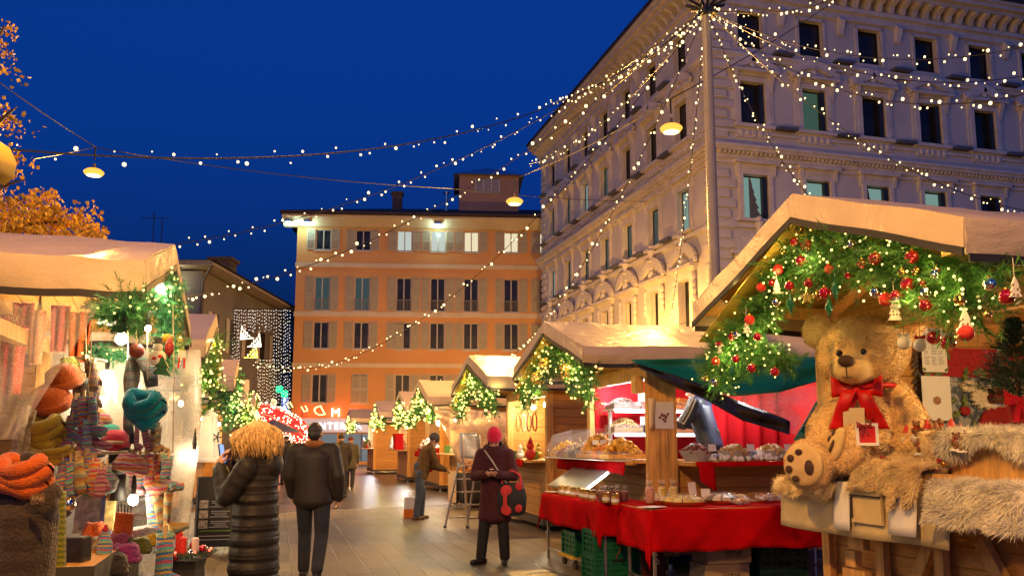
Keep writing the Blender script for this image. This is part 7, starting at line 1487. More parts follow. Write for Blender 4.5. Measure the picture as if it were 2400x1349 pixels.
for j, (px, m) in enumerate(((244, RAIN2), (228, EARTH))):
    c = at_d(px, 1300 + 4 * j, 5.75 + .1 * j); t = thing('knitted_bottle', ['blue and yellow knitted bottle cover standing upright', 'greenish knitted bottle cover leaning behind the blue one'][j], 'bottle', c); MB().lathe([(.045, -.1), (.05, 0), (.048, .08), (.025, .13), (.022, .15)], (0, 0, 0), 14, Euler((0, .2 * j, 0)).to_matrix()).build('cover', m, t, True, smooth=True); MB().lathe([(.05, -.13), (.05, -.1)], (0, 0, 0), 14, Euler((0, .2 * j, 0)).to_matrix()).build('base', DARK, t, True); MB().lathe([(.012, .15), (.02, .165), (.012, .19), (.001, .2)], (0, 0, 0), 10, Euler((0, .2 * j, 0)).to_matrix()).build('stopper', REDK, t, True)
for j, (px, py, w_, h_, c_) in enumerate(((212, 1205, 66, 84, (.32, .28, .2)), (250, 1205, 26, 84, (.12, .14, .3)), (258, 1200, 20, 80, (.5, .4, .15)))):
    c = at_d(px, py, 6.5 - .06 * j); s = 6.5 / FPX; t = thing('notebook', ['large pale streaked book standing on the knitwear table', 'dark blue book beside the pale streaked one', 'golden spotted book at the end of the standing books'][j], 'book', c); MB().box((0, 0, 0), (w_ * s, .03, h_ * s), Euler((R(-8), 0, -YAW + .2)).to_matrix()).build('cover', M('book_cover_%d' % j, c_, .5, .5, 22), t, True)
c = at_d(178, 1280, 5.4); single('black_stand', 'tall black box stand at the front of the knitwear table', 'stand', MB().box(c - Vector((0, 0, .25)), (.16, .12, .62), Euler((0, R(-2), -YAW)).to_matrix()), M('black_vinyl', (.02, .017, .015), .35, .3, 12, .4, 40), bevel=.01)
for j, (px, py) in enumerate(((160, 1180), (150, 1195))): c = at_d(px, py, 5.9); single('glass_ball', ['silver glass ball beside the black stand', 'smoky glass ball behind the black stand'][j], 'ball', MB().ball(c, .05, 16, 12), BM['silver'] if j == 0 else M('smoky_ball', (.05, .05, .06), .1, 0, spec=.8), smooth=True)
# mannequin with vest and orange cowl
mp_ = at_d(55, 1240, 4.7); mn = thing('mannequin', 'display torso in dark brown knit vest at the picture corner', 'mannequin', (mp_.x, mp_.y, 0), -YAW - .2); b = MB()
caps(b, (0, 0, .75), .17, (0, 0, 1.12), .175); b.ball((0, -.02, 1.2), (.21, .12, .13), 18, 12); b.ball((-.12, 0, 1.26), (.09, .08, .07), 12, 8); b.ball((.12, 0, 1.26), (.09, .08, .07), 12, 8); caps(b, (0, 0, 1.25), .07, (0, 0, 1.42), .06); b.ball((0, .0, .62), (.19, .14, .2), 16, 12)
blob('vest', b, knit('dark_brown_knit', [(.045, .03, .025), (.06, .042, .035)], scale=55), .012, 4, mn, True)
MB().tube([(0, 0, .006), (0, 0, .5)], .02, 8).lathe([(.2, 0), (.2, .02), (.03, .03)], (0, 0, .006), 16).build('stand', STEEL, mn, True)
cowl(52, 1112, 4.62, 128, 82, ORK, 'bright orange cowl around the neck of the display torso', 12, 2)
single('swing_tag', 'brown card swing tag with pale word on the orange cowl', 'price card', MB().box(at_d(88, 1168, 4.5), (.07, .004, .05), Euler((0, R(-8), -YAW)).to_matrix()), M('kraft_card', (.16, .09, .04), .8)); letters('lettering', 'LINE', .03, M('tag_print', (.4, .28, .16), .8, 0), bpy.data.objects['swing_tag'], at_d(88, 1172, 4.49), (R(90), R(8), -YAW), .001, local=False)
sc2 = MB().sheet(lambda u, v: at_d(130 + 22 * u, 1150 + 200 * v, 5.2) + FWD * (.03 * math.sin(u * 9)), 8, 12, .02); single('knit_scarf', 'olive green striped scarf hanging beside the display torso', 'scarf', sc2, knit('olive_stripe', [(.25, .24, .03), (.12, .15, .02)], freq=30), smooth=True)
wf_ = MB(); wf_.bar(at_d(28, 1090, 5.9), at_d(62, 950, 6.0), .05, .04).bar(at_d(50, 1090, 5.95), at_d(78, 960, 6.05), .04, .03); single('carved_frame', 'carved pale wooden frame leaning behind the mustard cowls', 'frame', wf_, M('carved_wood', (.35, .26, .15), .7, .5, 25, .8, 40))
# ================================================================ PEOPLE
SKIN = M('skin', (.5, .28, .19), .5, .1, 8, sss=.1)
def hand(mb, w, d, n, curl=.5, s=1.0, side=1):          # wrist, pointing direction, palm normal: palm, four unequal bent fingers, thumb from the side
    w, d, n = Vector(w), Vector(d).normalized(), Vector(n).normalized(); x = d.cross(n).normalized() * side
    caps(mb, w, .026 * s, w + d * .05 * s, .03 * s, 8)
    for k in range(-1, 2): caps(mb, w + d * .02 * s + x * .02 * k * s, .017 * s, w + d * .075 * s + x * .026 * k * s, .016 * s, 8)
    for k, L in enumerate((.068, .078, .072, .056)):
        b = w + d * .085 * s + x * (.036 - .024 * k) * s; L *= s; q = b + (d * math.cos(curl) + n * math.sin(curl)) * L * .5; r = q + (d * math.cos(curl * 2.2) + n * math.sin(curl * 2.2)) * L * .5
        caps(mb, b, .0105 * s, q, .0098 * s, 7); caps(mb, q, .0098 * s, r, .008 * s, 7)
    b = w + d * .025 * s + x * .03 * s; q = b + (d * .6 + x * .7 + n * .35).normalized() * .045 * s; caps(mb, b, .014 * s, q, .0115 * s, 7); caps(mb, q, .0115 * s, q + (d * .85 + n * .5).normalized() * .035 * s, .009 * s, 7)
def head_on(mb, c, f, up, s=1.0):                      # skull, jaw, nose, ears, lips; f = where the face looks
    c, f, up = Vector(c), Vector(f).normalized(), Vector(up).normalized(); up = (up - f * up.dot(f)).normalized(); x = f.cross(up); m = Matrix((x, f, up)).transposed(); P = lambda a, b, z: c + m @ Vector((a, b, z)) * s
    mb.ball(P(0, -.012, .025), (.076 * s, .096 * s, .1 * s), 18, 12, m); mb.ball(P(0, .028, -.045), (.056 * s, .06 * s, .062 * s), 14, 10, m); mb.ball(P(0, .075, -.088), (.024 * s, .018 * s, .016 * s), 8, 6, m)
    caps(mb, P(0, .088, .015), .009 * s, P(0, .109, -.022), .013 * s, 8); mb.ball(P(0, .082, -.056), (.026 * s, .012 * s, .009 * s), 10, 6, m); mb.ball(P(0, .083, .03), (.05 * s, .014 * s, .011 * s), 10, 6, m)
    for q in (-1, 1): mb.ball(P(q * .078, -.005, -.008), (.012 * s, .02 * s, .032 * s), 8, 6, m); mb.ball(P(q * .04, .07, -.03), (.024 * s, .02 * s, .022 * s), 8, 6, m)
    return P, m
def eyes(P, m, parent, s=1.0):
    for q in (-1, 1):
        e = MB().ball(P(q * .032, .083, .008), (.0125 * s, .008 * s, .0085 * s), 8, 6, m).build('eye', M('eye_dark', (.03, .02, .015), .2, 0), parent, True, smooth=True)
def limb(mb, pts, rs):
    for i in range(len(pts) - 1): caps(mb, pts[i], rs[i], pts[i + 1], rs[i + 1])
def shoe(mb, ankle, d, L=.25, h=.06):
    a = Vector(ankle); d = Vector(d).normalized(); z = Vector((0, 0, 1)); caps(mb, Vector((a.x, a.y, .04)) - d * .06, .04, Vector((a.x, a.y, .036)) + d * (L - .11), .036); caps(mb, a + z * .03, .05, Vector((a.x, a.y, .05)), .05)
def person(label, loc, rz, pose, wear, s=1.0, vox=.009):
    t = thing('person', label, 'person', loc, rz); g = pose; b = MB()
    P, m = head_on(b, g['head'], g['look'], g.get('up', (0, 0, 1)), s)
    neck = Vector(g['neck']); caps(b, neck - Vector((0, 0, .06)), .058 * s, Vector(g['head']) - Vector((0, 0, .05)), .05 * s)
    pel = Vector(g['pelvis']); caps(b, pel, .1, neck - Vector((0, 0, .12)), .11)
    for q in 'LR':
        sh, el, wr = (Vector(g[k + q]) for k in ('sh', 'el', 'wr')); hp, kn, an = (Vector(g[k + q]) for k in ('hp', 'kn', 'an'))
        limb(b, [neck - Vector((0, 0, .06)), sh, el, wr], [.06, .05, .038, .026]); limb(b, [pel, hp, kn, an], [.09, .075, .05, .036]); caps(b, an, .036, Vector((an.x, an.y, .05)), .036)
        hd = g.get('hd' + q, (wr - el).normalized()); hand(b, wr, hd, g.get('hn' + q, (0, 0, -1)), g.get('curl', .6), s, 1 if q == 'R' else -1)
    body = blob('body', b, SKIN, vox, 3, t, True); eyes(P, m, t, s)
    for nm, mat, fn, vx, it in wear:
        c = MB(); fn(c, g, P, m); blob(nm, c, mat, vx, it, t, True)
    return t, P, m
def cap_hat(c, P, m, s=1.0, tall=.0): c.ball(P(0, -.016, .055), (.092 * s, .108 * s, (.088 + tall) * s), 18, 12, m); c.ball(P(0, -.012, .035), (.096 * s, .112 * s, .03 * s), 18, 8, m)
def trousers(r0=.1, r1=.075, r2=.06):
    def f(c, g, P, m):
        caps(c, g['pelvis'], .125, Vector(g['pelvis']) + Vector((0, 0, .08)), .13)
        for q in 'LR': limb(c, [Vector(g['hp' + q]), Vector(g['kn' + q]), Vector(g['an' + q]) + Vector((0, 0, .0))], [r0, r1, r2])
    return f
def shoes(d):
    def f(c, g, P, m):
        for q in 'LR': shoe(c, g['an' + q], g.get('ft' + q, d))
    return f
def sleeves(c, g, r=(.075, .066, .052)):
    for q in 'LR': limb(c, [Vector(g['neck']) - Vector((0, 0, .05)), Vector(g['sh' + q]), Vector(g['el' + q]), Vector(g['wr' + q])], [.08, r[0], r[1], r[2]])
def jacket(hem, rx=.2, ry=.135, sl=(.078, .066, .052), flare=0, lean=True):
    def f(c, g, P, m):
        top = Vector(g['neck']) - Vector((0, 0, .12)); bot = Vector(g['pelvis']); bot.z = hem if lean is True else bot.z; n = 26
        if lean is not True: bot = Vector(lean)
        n = 26
        for k in range(n):
            u = k / (n - 1); p = top.lerp(bot, u); w = rx * (1 - .1 * math.sin(u * 3.14)) + flare * u; c.ball(p, (w, ry + flare * .8 * u, .1), 18, 10)
        sleeves(c, g, sl); caps(c, Vector(g['neck']) - Vector((0, 0, .06)), .085, Vector(g['neck']) + Vector((0, 0, .02)), .075)
    return f
def hairmat(name, c): return M(name, c, .45, .35, 9, .5, 40, stretch=(6, 6, .8), isl=.3)
def strands(P, m, n, parent, mat, L, seed, vol=1.0, back=True, frm=-.2):
    r_ = random.Random(seed); b = MB()
    for _ in range(n):
        a = r_.uniform(0, 6.283); el = r_.uniform(.1, 1.4)
        if math.sin(a) > frm and el < .75: continue
        d = Vector((math.cos(a) * math.cos(el), math.sin(a) * math.cos(el), math.sin(el))); pts = []
        q = Vector((d.x * .085, d.y * .1 - .012, .03 + d.z * .1)); o = Vector((d.x, d.y, 0)).normalized() if abs(d.z) < .99 else Vector((0, -1, 0)); ll = L * r_.uniform(.7, 1.05)
        for k in range(6):
            u = k / 5; rad = (.035 * vol + .02 * r_.random() * vol) * math.sin(min(1, u * 1.3) * 2.3); pts.append(P(*(q + o * (rad + .05 * (1 - math.cos(min(1.57, el * (u * 2)))) ) + Vector((0, 0, -ll * u ** 1.3 + .012 * math.sin(u * 3))))))
        b.tube(pts, [.007, .009, .008, .007, .006, .002], 4)
    b.build('hair', mat, parent, True, smooth=True)
# --- blonde woman in a long dark quilted coat, phone held up to her face
c0 = at_d(603, 1035, 6.5); hd = (-RGT * .98 + FWD * .1).normalized(); rz = math.atan2(-hd.x, hd.y)
g = dict(head=(0, .02, 1.53), look=(0, 1, -.12), neck=(0, -.01, 1.41), pelvis=(0, 0, .9), shL=(-.185, -.01, 1.35), shR=(.185, -.01, 1.35), elL=(-.22, .13, 1.12), elR=(.22, .12, 1.12), wrL=(-.07, .25, 1.33), wrR=(.09, .24, 1.36), hpL=(-.09, 0, .86), hpR=(.09, 0, .86), knL=(-.1, .04, .47), knR=(.1, -.02, .47), anL=(-.1, .02, .09), anR=(.1, -.06, .09), hdL=(.3, .2, .9), hdR=(-.3, .1, .9), hnL=(.6, -.6, 0), hnR=(-.6, -.6, 0), curl=.7)
def puffer(c, g, P, m):
    for q in range(40): u = q / 39; k = (1 - .055 * (q % 4 == 0)) * (1 + .03 * noise.noise(Vector((q * .7, 1, 2)))); c.ball((.006 * math.sin(q * 1.7), -.01, .36 + 1.0 * u), ((.24 - .045 * u) * k, (.195 - .04 * u) * k, .035), 24, 8)
    c.ball((0, -.01, 1.33), (.2, .13, .1), 18, 10); [c.ball((0, -.01, .36 + .04 * q), (.215 - .0016 * q, .172 - .0014 * q, .06), 22, 8) for q in range(25)]
    for q in 'LR':
        A, B, D = Vector(g['sh' + q]), Vector(g['el' + q]), Vector(g['wr' + q])
        for p0, p1, r in ((A, B, .088), (B, D, .075)):
            for k in range(7): c.ball(p0.lerp(p1, k / 7 + .05), r * (1 - .02 * k) * (1 if k % 2 else .95), 14, 8)
        caps(c, A, .07, B, .062); caps(c, B, .06, D, .052)
    for k in range(12): a = k * .5236; c.ball((.1 * math.cos(a), -.02 + .1 * math.sin(a), 1.425 - .02 * math.sin(a)), (.05, .05, .042), 10, 8)
    c.ball((0, -.14, 1.36), (.11, .06, .1), 14, 10)
QUILT = M('dark_quilted_nylon', (.02, .017, .014), .55, .25, 5, .3, 18, spec=.3)
t, P, m = person('person with curly blonde bob in long dark quilted coat raising a phone to the face', (c0.x, c0.y, 0), rz, g, [('coat', QUILT, puffer, .011, 3), ('trousers', M('black_trousers', (.012, .011, .012), .8, .2), trousers(), .014, 3), ('shoes', M('black_boots', (.01, .009, .008), .4, .2), shoes((0, 1, 0)), .01, 3)])
hb = MB(); hb.ball(P(0, -.03, .035), (.125, .13, .125), 18, 12, m).ball(P(-.07, -.03, -.04), (.075, .09, .11), 14, 10, m).ball(P(.07, -.03, -.04), (.075, .09, .11), 14, 10, m).ball(P(0, -.09, -.05), (.11, .07, .12), 14, 10, m)
HB = hairmat('blonde_hair', (.6, .38, .14)); blob('hair_mass', hb, HB, .012, 3, t, True); strands(P, m, 900, t, HB, .21, 3, 2.0, frm=.45)
ph = Matrix.Translation(Vector((c0.x, c0.y, 0))) @ Matrix.Rotation(rz, 4, 'Z') @ Vector((.01, .28, 1.44))
pt = thing('phone', 'mobile phone with bluish lit screen held by the blonde person', 'phone', ph, rz); MB().box((0, 0, 0), (.075, .01, .15), Euler((R(-10), 0, 0)).to_matrix()).build('case', M('phone_case', (.02, .02, .03), .2, 0), pt, True); MB().box((0, -.006, 0), (.068, .003, .138), Euler((R(-10), 0, 0)).to_matrix()).build('screen', emis('phone_screen', (.35, .5, 1), 1.2), pt, True)
# --- man in dark jacket walking away
c0 = at_d(738, 1035, 9.9); g = dict(head=(0, .02, 1.62), look=(.15, 1, -.05), neck=(0, -.01, 1.48), pelvis=(0, 0, .95), shL=(-.21, -.01, 1.43), shR=(.21, -.01, 1.43), elL=(-.28, .02, 1.14), elR=(.28, -.04, 1.14), wrL=(-.27, .16, .93), wrR=(.28, .06, .9), hpL=(-.1, 0, .9), hpR=(.1, 0, .9), knL=(-.11, .16, .5), knR=(.11, -.02, .48), anL=(-.11, .14, .1), anR=(.11, -.26, .14), hnL=(1, 0, 0), hnR=(-1, 0, 0), curl=.5)
DJ = M('black_jacket', (.02, .014, .012), .6, .3, 5, .3, 20); DJ2 = M('dark_denim', (.018, .02, .03), .85, .3, 8)
t, P, m = person('person in black jacket and dark trousers walking away along the lane centre', (c0.x, c0.y, 0), -YAW + .05, g, [('jacket', DJ, jacket(.86, .23, .16, (.09, .078, .06)), .014, 4), ('trousers', DJ2, trousers(.105, .08, .068), .014, 4), ('shoes', MATS['black_boots'], shoes((0, 1, 0)), .01, 3), ('hair', hairmat('dark_hair', (.02, .014, .012)), lambda c, g, P, m: c.ball(P(0, -.02, .045), (.084, .1, .088), 16, 12, m) and c.ball(P(0, -.05, -.01), (.078, .07, .07), 14, 10, m), .01, 2), ('scarf', M('rust_scarf', (.25, .09, .03), .9, .3, 10), lambda c, g, P, m: [c.ball((.075 * math.cos(a * .5236), .07 * math.sin(a * .5236), 1.5), (.045, .045, .045), 10, 8) for a in range(12)], .012, 3)])
# --- woman with red knit hat reading her phone
c0 = at_d(1160, 1035, 11.05); rz = math.pi - YAW - .12
g = dict(head=(0, .04, 1.555), look=(0, 1, -.75), up=(0, .6, 1), neck=(0, -.01, 1.42), pelvis=(0, 0, .92), shL=(-.18, -.01, 1.37), shR=(.18, -.01, 1.37), elL=(-.25, .05, 1.1), elR=(.25, .05, 1.1), wrL=(-.085, .26, 1.12), wrR=(.085, .26, 1.12), hpL=(-.09, 0, .88), hpR=(.09, 0, .88), knL=(-.11, .03, .48), knR=(.13, .03, .48), anL=(-.13, .0, .1), anR=(.17, .03, .1), ftL=(-.1, 1, 0), ftR=(.65, .75, 0), hdL=(.85, .35, .1), hdR=(-.85, .35, .1), hnL=(.2, -.3, .9), hnR=(-.2, -.3, .9), curl=.8)
MAR = M('maroon_wool_coat', (.05, .008, .014), .9, .25, 14, .4, 120); FLEECE = M('cream_fleece_glove', (.5, .42, .3), .9, .2, 20)
def coat(c, g, P, m):
    for k in range(30): u = k / 29; z = 1.33 - u * .75; c.ball((0, -.005 + .01 * u, z), (.185 - .02 * math.sin(u * 3.14 * .8) + .045 * u, .13 + .045 * u, .09), 20, 10)
    sleeves(c, g, (.076, .07, .058))
    for k in range(14): a = k * .449; c.ball((.105 * math.cos(a), .0 + .1 * math.sin(a), 1.44 - .03 * math.sin(a)), (.052, .05, .06), 10, 8)
    c.ball((0, .1, 1.38), (.1, .05, .08), 12, 8)
t, P, m = person('person in red knit hat and long maroon coat looking down at a phone', (c0.x, c0.y, 0), rz, g, [('coat', MAR, coat, .011, 4), ('trousers', MATS['black_trousers'], trousers(.095, .075, .066), .012, 4), ('boots', MATS['black_boots'], shoes((0, 1, 0)), .009, 3), ('hat', knit('hot_red_knit', [(.8, .02, .09), (.72, .016, .075)], scale=90), lambda c, g, P, m: cap_hat(c, P, m, 1.06, .03), .008, 3), ('hair', MATS['dark_hair'], lambda c, g, P, m: [c.ball(P(q * .07, -.01, -.035), (.025, .045, .06), 10, 8, m) for q in (-1, 1)], .008, 2), ('cuffs', FLEECE, lambda c, g, P, m: [caps(c, Vector(g['wr' + q]) - (Vector(g['wr' + q]) - Vector(g['el' + q])).normalized() * .05, .046, Vector(g['wr' + q]) + Vector((0, .005, 0)), .042) for q in 'LR'], .009, 2)])
st = MB(); st.tube([(.12, .1, 1.42), (.02, .165, 1.3), (-.1, .185, 1.12), (-.2, .16, .98), (-.235, .03, .9)], .011, 6); st.build('bag_strap', M('grey_strap', (.35, .32, .3), .7), t, True)
W_ = Matrix.Translation(Vector((c0.x, c0.y, 0))) @ Matrix.Rotation(rz, 4, 'Z')
pt = thing('phone', 'black mobile phone in the hands of the red hatted person', 'phone', W_ @ Vector((0, .31, 1.16)), rz); MB().box((0, 0, 0), (.15, .075, .01), Euler((R(35), 0, 0)).to_matrix()).build('case', MATS['phone_case'], pt, True)
tb_ = thing('tote_bag', 'dark tote bag with big red pattern hanging from the red hatted person arm', 'bag', W_ @ Vector((-.235, .14, .62)), rz); b = MB()
b.lathe([(.12, 0), (.17, .03), (.19, .22), (.15, .4), (.14, .4), (.17, .2), (.1, .02)], (0, 0, 0), 18, None, (1, .42, 1)); b.build('bag_body', M('black_canvas', (.018, .02, .022), .8, .2, 8), tb_, True, smooth=True)
b = MB()
for x, z, r in ((.06, .3, .075), (.06, .07, .07), (-.09, .09, .05), (-.1, .36, .05)): b.ball((x, .074 - abs(x) * .12, z), (r, .012, r), 14, 8)
b.box((.075, .075, .18), (.045, .014, .24)); b.build('red_pattern', M('red_print', (.5, .03, .03), .7, .15, 10), tb_, True)
for y in (-.05, .05): MB().tube([(-.12, y, .39), (-.1, y * .6, .5), (0, y * .4, .55), (.1, y * .6, .5), (.12, y, .39)], .012, 6).build('handle', MATS['red_print'], tb_, True)
# --- man in brown jacket leaning over the side table
c0 = at_d(992, 1035, 17.3); hd = (RGT * .92 + FWD * .4).normalized(); rz = math.atan2(-hd.x, hd.y)
g = dict(head=(0, .22, 1.55), look=(0, 1, -.6), up=(0, .5, 1), neck=(0, .13, 1.43), pelvis=(0, -.06, .95), shL=(-.19, .11, 1.37), shR=(.19, .11, 1.37), elL=(-.22, .22, 1.05), elR=(.22, .22, 1.05), wrL=(-.13, .42, .98), wrR=(.13, .42, .98), hpL=(-.1, -.08, .9), hpR=(.1, -.08, .9), knL=(-.1, .02, .49), knR=(.11, -.1, .49), anL=(-.1, .0, .1), anR=(.12, -.16, .1), hnL=(.3, 0, -1), hnR=(-.3, 0, -1), curl=.6)
def leanj(c, g, P, m):
    for k in range(22): u = k / 21; p = Vector((0, .1, 1.33)).lerp(Vector((0, -.06, .84)), u); c.ball(p, (.215 - .02 * math.sin(u * 3), .155, .1), 18, 10)
    sleeves(c, g, (.085, .075, .058)); caps(c, (0, .12, 1.38), .09, (0, .15, 1.44), .075)
person('person in brown jacket, jeans and grey beanie leaning towards the wrapped stall', (c0.x, c0.y, 0), rz, g, [('jacket', M('brown_jacket', (.11, .055, .012), .85, .3, 10), leanj, .015, 4), ('jeans', M('blue_jeans', (.06, .075, .1), .9, .3, 8), trousers(.1, .08, .068), .014, 4), ('shoes', M('tan_shoes', (.12, .07, .03), .6), shoes((0, 1, 0)), .01, 3), ('beanie', M('grey_beanie', (.06, .05, .055), .9), lambda c, g, P, m: cap_hat(c, P, m, 1.04, .02), .01, 3)])
# --- vendor in blue track jacket behind the bay counter
c0 = at_y(1655, 1035, 10.15); hd = (-RGT * .85 + FWD * .5).normalized(); rz = math.atan2(-hd.x, hd.y); F0 = .58
Z = lambda d: {k: (Vector(v) + Vector((0, 0, F0)) if k[:2] in ('he', 'ne', 'pe', 'sh', 'el', 'wr', 'hp', 'kn', 'an') and k != 'look' else v) for k, v in d.items()}
g = Z(dict(head=(0, .16, 1.62), look=(0, 1, -.4), neck=(0, .08, 1.5), pelvis=(0, -.06, .96), shL=(-.21, .06, 1.44), shR=(.21, .06, 1.44), elL=(-.24, .22, 1.18), elR=(.24, .22, 1.18), wrL=(-.16, .46, 1.2), wrR=(.16, .46, 1.22), hpL=(-.1, -.05, .9), hpR=(.1, -.05, .9), knL=(-.1, 0, .5), knR=(.1, 0, .5), anL=(-.1, 0, .1), anR=(.1, 0, .1), hnL=(0, 0, -1), hnR=(0, 0, -1)))
vend = MB().box2((c0.x - .35, c0.y - .3, .235), (c0.x + .35, c0.y + .3, F0)); single('standing_platform', 'low wooden platform under the vendor in the dried fruit stall', 'platform', vend, TIMBER)
def vshoes(c, g, P, m):
    for q in 'LR': a = Vector(g['an' + q]); caps(c, (a.x, a.y - .06, F0 + .04), .04, (a.x, a.y + .14, F0 + .036), .036); caps(c, a, .05, (a.x, a.y, F0 + .05), .05)
def vbody():
    t, P, m = person('person in navy track jacket with white sleeve stripes serving behind the bay counter', (c0.x, c0.y, 0), rz, g, [('jacket', M('navy_track_jacket', (.012, .022, .065), .5, .2, 6, .2, 15), jacket(.9 + F0, .23, .16, (.09, .08, .06)), .014, 4), ('trousers', MATS['black_trousers'], trousers(), .014, 3), ('shoes', MATS['black_boots'], vshoes, .01, 3), ('hair', MATS['dark_hair'], lambda c, g, P, m: c.ball(P(0, -.02, .045), (.084, .1, .088), 16, 12, m), .01, 2)], vox=.012)
    for q in 'LR':
        A, B, D = (Vector(g[k + q]) for k in ('sh', 'el', 'wr')); sgn = 1 if q == 'R' else -1; o = Vector((sgn * .085, 0, .02))
        for k in range(3):
            e = Vector((0, (k - 1) * .036, (k - 1) * .02)); MB().tube([A + o * .9 + e + Vector((0, 0, .05)), A.lerp(B, .5) + o + e, B + o * .92 + e, B.lerp(D, .5) + o * .85 + e * .8 + Vector((0, 0, .02)), D + o * .66 + e * .6], .011, 6).build('white_stripe', PAPER, t, True)
vbody()
# --- figures further up the lane
def far_person(px, d, rz, label, coatc, H=1.0, hatc=None):
    c0 = at_d(px, 1035, d); S_ = lambda *v: Vector(v) * H
    g = dict(head=S_(0, .02, 1.6), look=(0, 1, -.1), neck=S_(0, 0, 1.47), pelvis=S_(0, 0, .93), shL=S_(-.19, 0, 1.41), shR=S_(.19, 0, 1.41), elL=S_(-.25, .03, 1.12), elR=S_(.25, .0, 1.12), wrL=S_(-.22, .14, .9), wrR=S_(.22, .1, .9), hpL=S_(-.09, 0, .88), hpR=S_(.09, 0, .88), knL=S_(-.1, .06, .48), knR=S_(.1, -.02, .48), anL=S_(-.1, .08, .1), anR=S_(.1, -.12, .1))
    person(label, (c0.x, c0.y, 0), rz, g, [('coat', M('coat_%d' % px, coatc, .85, .2, 6), jacket(.72 * H, .21, .15, (.085, .075, .058), .02), .02, 4), ('trousers', MATS['black_trousers'], trousers(), .02, 3), ('shoes', MATS['black_boots'], shoes((0, 1, 0)), .014, 2), ('hair' if not hatc else 'hat', M('hat_%d' % px, hatc, .8) if hatc else MATS['dark_hair'], lambda c, g, P, m: cap_hat(c, P, m), .014, 2)], vox=.014)
far_person(822, 28, -YAW, 'person in dark olive coat and reddish hat walking away far along the lane', (.06, .045, .02), .97, (.12, .02, .02)); far_person(800, 24, -YAW + .4, 'person in dark brown coat further up, partly behind the walking man', (.03, .018, .012), 1.0)
far_person(646, 26, -YAW + 2.6, 'person in rusty red jacket standing below the glowing arch', (.2, .045, .015), .98); far_person(672, 31, -YAW + 1.2, 'person in black coat beside the rusty red jacket under the arch', (.015, .014, .016), 1.0)
# ================================================================ LADDER, SIGN, BAG, CANDLES
p0 = at_z(1096, 1237, .0); ldd = thing('step_ladder', 'aluminium step ladder with plastic wrapped top standing before the cream tarpaulin', 'ladder', p0); Wv = (RGT * .85 + FWD * .55).normalized() * .46; Sv = -(RGT * .96 - FWD * .2).normalized() * .42; tp0 = p0 + Sv * .5 + Vector((0, 0, 1.15)); Zv = Vector((0, 0, 1))
for k in (0, 1): MB().bar(p0 + Wv * k + Zv * .02, tp0 + Wv * (.1 + .8 * k) - Sv * .1 + Zv * .5, .05, .025, Wv).build('step_rail', ALU, ldd); MB().bar(p0 + Sv * 1.0 + Wv * k + Zv * .02, tp0 + Wv * (.1 + .8 * k), .04, .022, Wv).build('rear_rail', ALU, ldd); MB().box(p0 + Wv * k + Zv * .02, (.06, .04, .04)).build('rubber_foot', DARK, ldd); MB().box(p0 + Sv + Wv * k + Zv * .02, (.05, .04, .04)).build('rubber_foot', DARK, ldd)
for k in range(5):
    u = .15 + .2 * k; a = p0.lerp(tp0 - Sv * .1, u); b = (p0 + Wv).lerp(tp0 + Wv * .9 - Sv * .1, u)
    e = Matrix((Wv.normalized(), Sv.normalized(), Zv)).transposed(); MB().box((a + b) / 2, ((b - a).length * .96, .1, .025), e).build('tread', ALU, ldd)
    a2 = (p0 + Sv).lerp(tp0, u); b2 = (p0 + Sv + Wv).lerp(tp0 + Wv * .9, u); MB().bar(a2, b2, .02, .02).build('rear_rung', ALU, ldd)
MB().sheet(lambda u, v: tp0 - Sv * .1 + Wv * (.08 + .84 * u) + Zv * (.08 + .46 * v) + Sv * (.1 * v + .02 * math.sin(u * 9 + v * 5)), 8, 8, .012).build('wrapped_top', M('crumpled_plastic', (.5, .5, .5), .25, .3, 6, .8, 12, metal=.3), ldd, smooth=True)
ab = at_z(503, 1290, 0); t = thing('menu_board', 'black free standing board with pale text lines and small pictures', 'sign', ab, -YAW + .25); BK = M('chalkboard_black', (.012, .01, .009), .5, .2, 6)
MB().box((0, 0, .55), (.56, .03, .98), Euler((R(-6), 0, 0)).to_matrix()).build('panel', BK, t, True, bevel=.02); MB().box((-.2, .1, .3), (.04, .03, .62), Euler((R(18), 0, 0)).to_matrix()).box((.2, .1, .3), (.04, .03, .62), Euler((R(18), 0, 0)).to_matrix()).build('rear_legs', BK, t, True)
e = Euler((R(-6), 0, 0)).to_matrix(); fr = lambda x, z: Vector((x, 0, .55)) + e @ Vector((0, -.018, z)); MB().tube([fr(-.27, -.47), fr(-.27, .48), fr(.27, .48), fr(.27, -.47)], .012, 6).build('rim', M('grey_rim', (.2, .2, .2), .4), t, True)
ln = MB(); pc = MB()
for k in range(3):
    pc.box(fr(-.17, .1 - .14 * k), (.12, .004, .11), e)
    for q in range(4): ln.box(fr(.06 - .02 * (q % 2), .14 - .14 * k - .026 * q), (.26 - .05 * (q % 3), .004, .011), e)
for q in range(2): ln.box(fr(0, -.34 - .05 * q), (.44, .004, .012), e)
ln.build('text_lines', M('pale_print', (.4, .38, .35), .7, 0), t, True); pc.build('small_pictures', M('photo_print', (.35, .3, .24), .6, .7, 25), t, True); MB().box(fr(0, -.27), (.42, .004, .01), e).build('green_line', M('lime_line', (.2, .35, .02), .6, 0), t, True)
pb = at_z(961, 1213, 0); t = thing('paper_bag', 'white and orange paper carrier bag standing beside the leaning person', 'bag', pb, -YAW + .2)
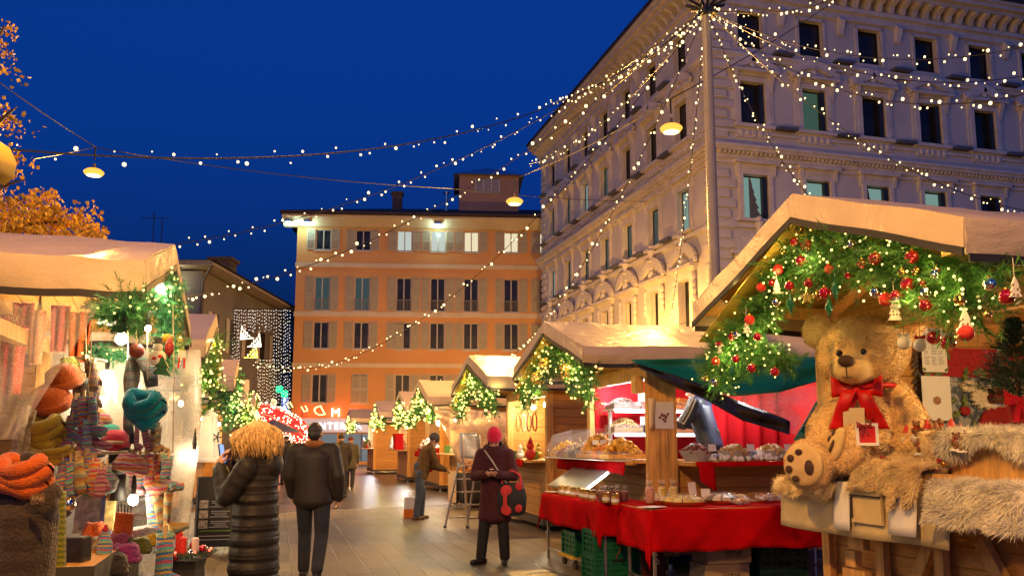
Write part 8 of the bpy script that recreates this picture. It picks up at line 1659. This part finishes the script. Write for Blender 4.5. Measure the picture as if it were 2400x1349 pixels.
b = MB(); b.prism([(-.13, .18), (.13, .18), (.12, .42), (-.12, .42)], -.06, .06, lambda u, d, w: Vector((u, d, w))); b.build('white_part', PAPER, t, True, bevel=.008); MB().prism([(-.132, .006), (.132, .006), (.131, .18), (-.131, .18)], -.062, .062, lambda u, d, w: Vector((u, d, w))).build('orange_part', M('orange_paper', (.7, .16, .01), .6, .1), t, True, bevel=.006); MB().tube([(-.05, 0, .42), (-.045, 0, .5), (0, 0, .53), (.045, 0, .5), (.05, 0, .42)], .006, 6).build('handle', PAPER, t, True)
cp_ = at_d(452, 1035, 7.6); cp_.z = 0; t = thing('candle_arrangement', 'advent arrangement of pale candles, silver and red balls in a dark planter', 'decoration', cp_)
MB().lathe([(.2, 0), (.16, .45), (.18, .52), (.001, .52)], cp_, 4, Euler((0, 0, .5)).to_matrix()).build('planter', DARK, t); b = MB(); r_ = random.Random(6)
for k in range(120): a, q = r_.random() * 6.283, r_.random() ** .5 * .2; sprig(b, cp_ + Vector((q * math.cos(a), q * math.sin(a), .54)), Vector((math.cos(a), math.sin(a), .6)), .09, 20, .035, .002, r_)
b.build('greenery', MATS['dark_fir'], t, recalc=False)
for k, (x, y, h) in enumerate(((-.14, -.04, .16), (-.03, -.1, .17), (.06, .02, .15), (-.08, .08, .2))): MB().lathe([(.03, 0), (.03, h - .01), (.02, h), (.001, h)], cp_ + Vector((x, y, .55)), 12).build('candle', M('wax', (.7, .5, .45), .5, .1, sss=.2) if k % 2 == 0 else BM['matte red'], t)
for k in range(9): a = k * .7; MB().ball(cp_ + Vector((.17 * math.cos(a), .17 * math.sin(a), .56 + .03 * (k % 3))), .032, 12, 8).build('ball', BM['silver'] if k % 2 else BM['glossy red'], t, smooth=True)
for k in range(8): a = k * .8 + .3; MB().ball(cp_ + Vector((.2 * math.cos(a), .2 * math.sin(a), .6)), .01, 6, 5).build('fairy_bulb', emis('red_fairy', (1, .1, .05), 6), t)
single('drain_cover', 'round metal drain cover set in the pavement by the red clothed tables', 'drain cover', MB().lathe([(.001, 0), (.27, 0), (.27, .008), (.24, .008), (.24, .004), (.001, .004)], (3.05, 9.6, .005), 28), M('iron_cover', (.1, .09, .08), .4, .5, 40, .8, 60, metal=.8))
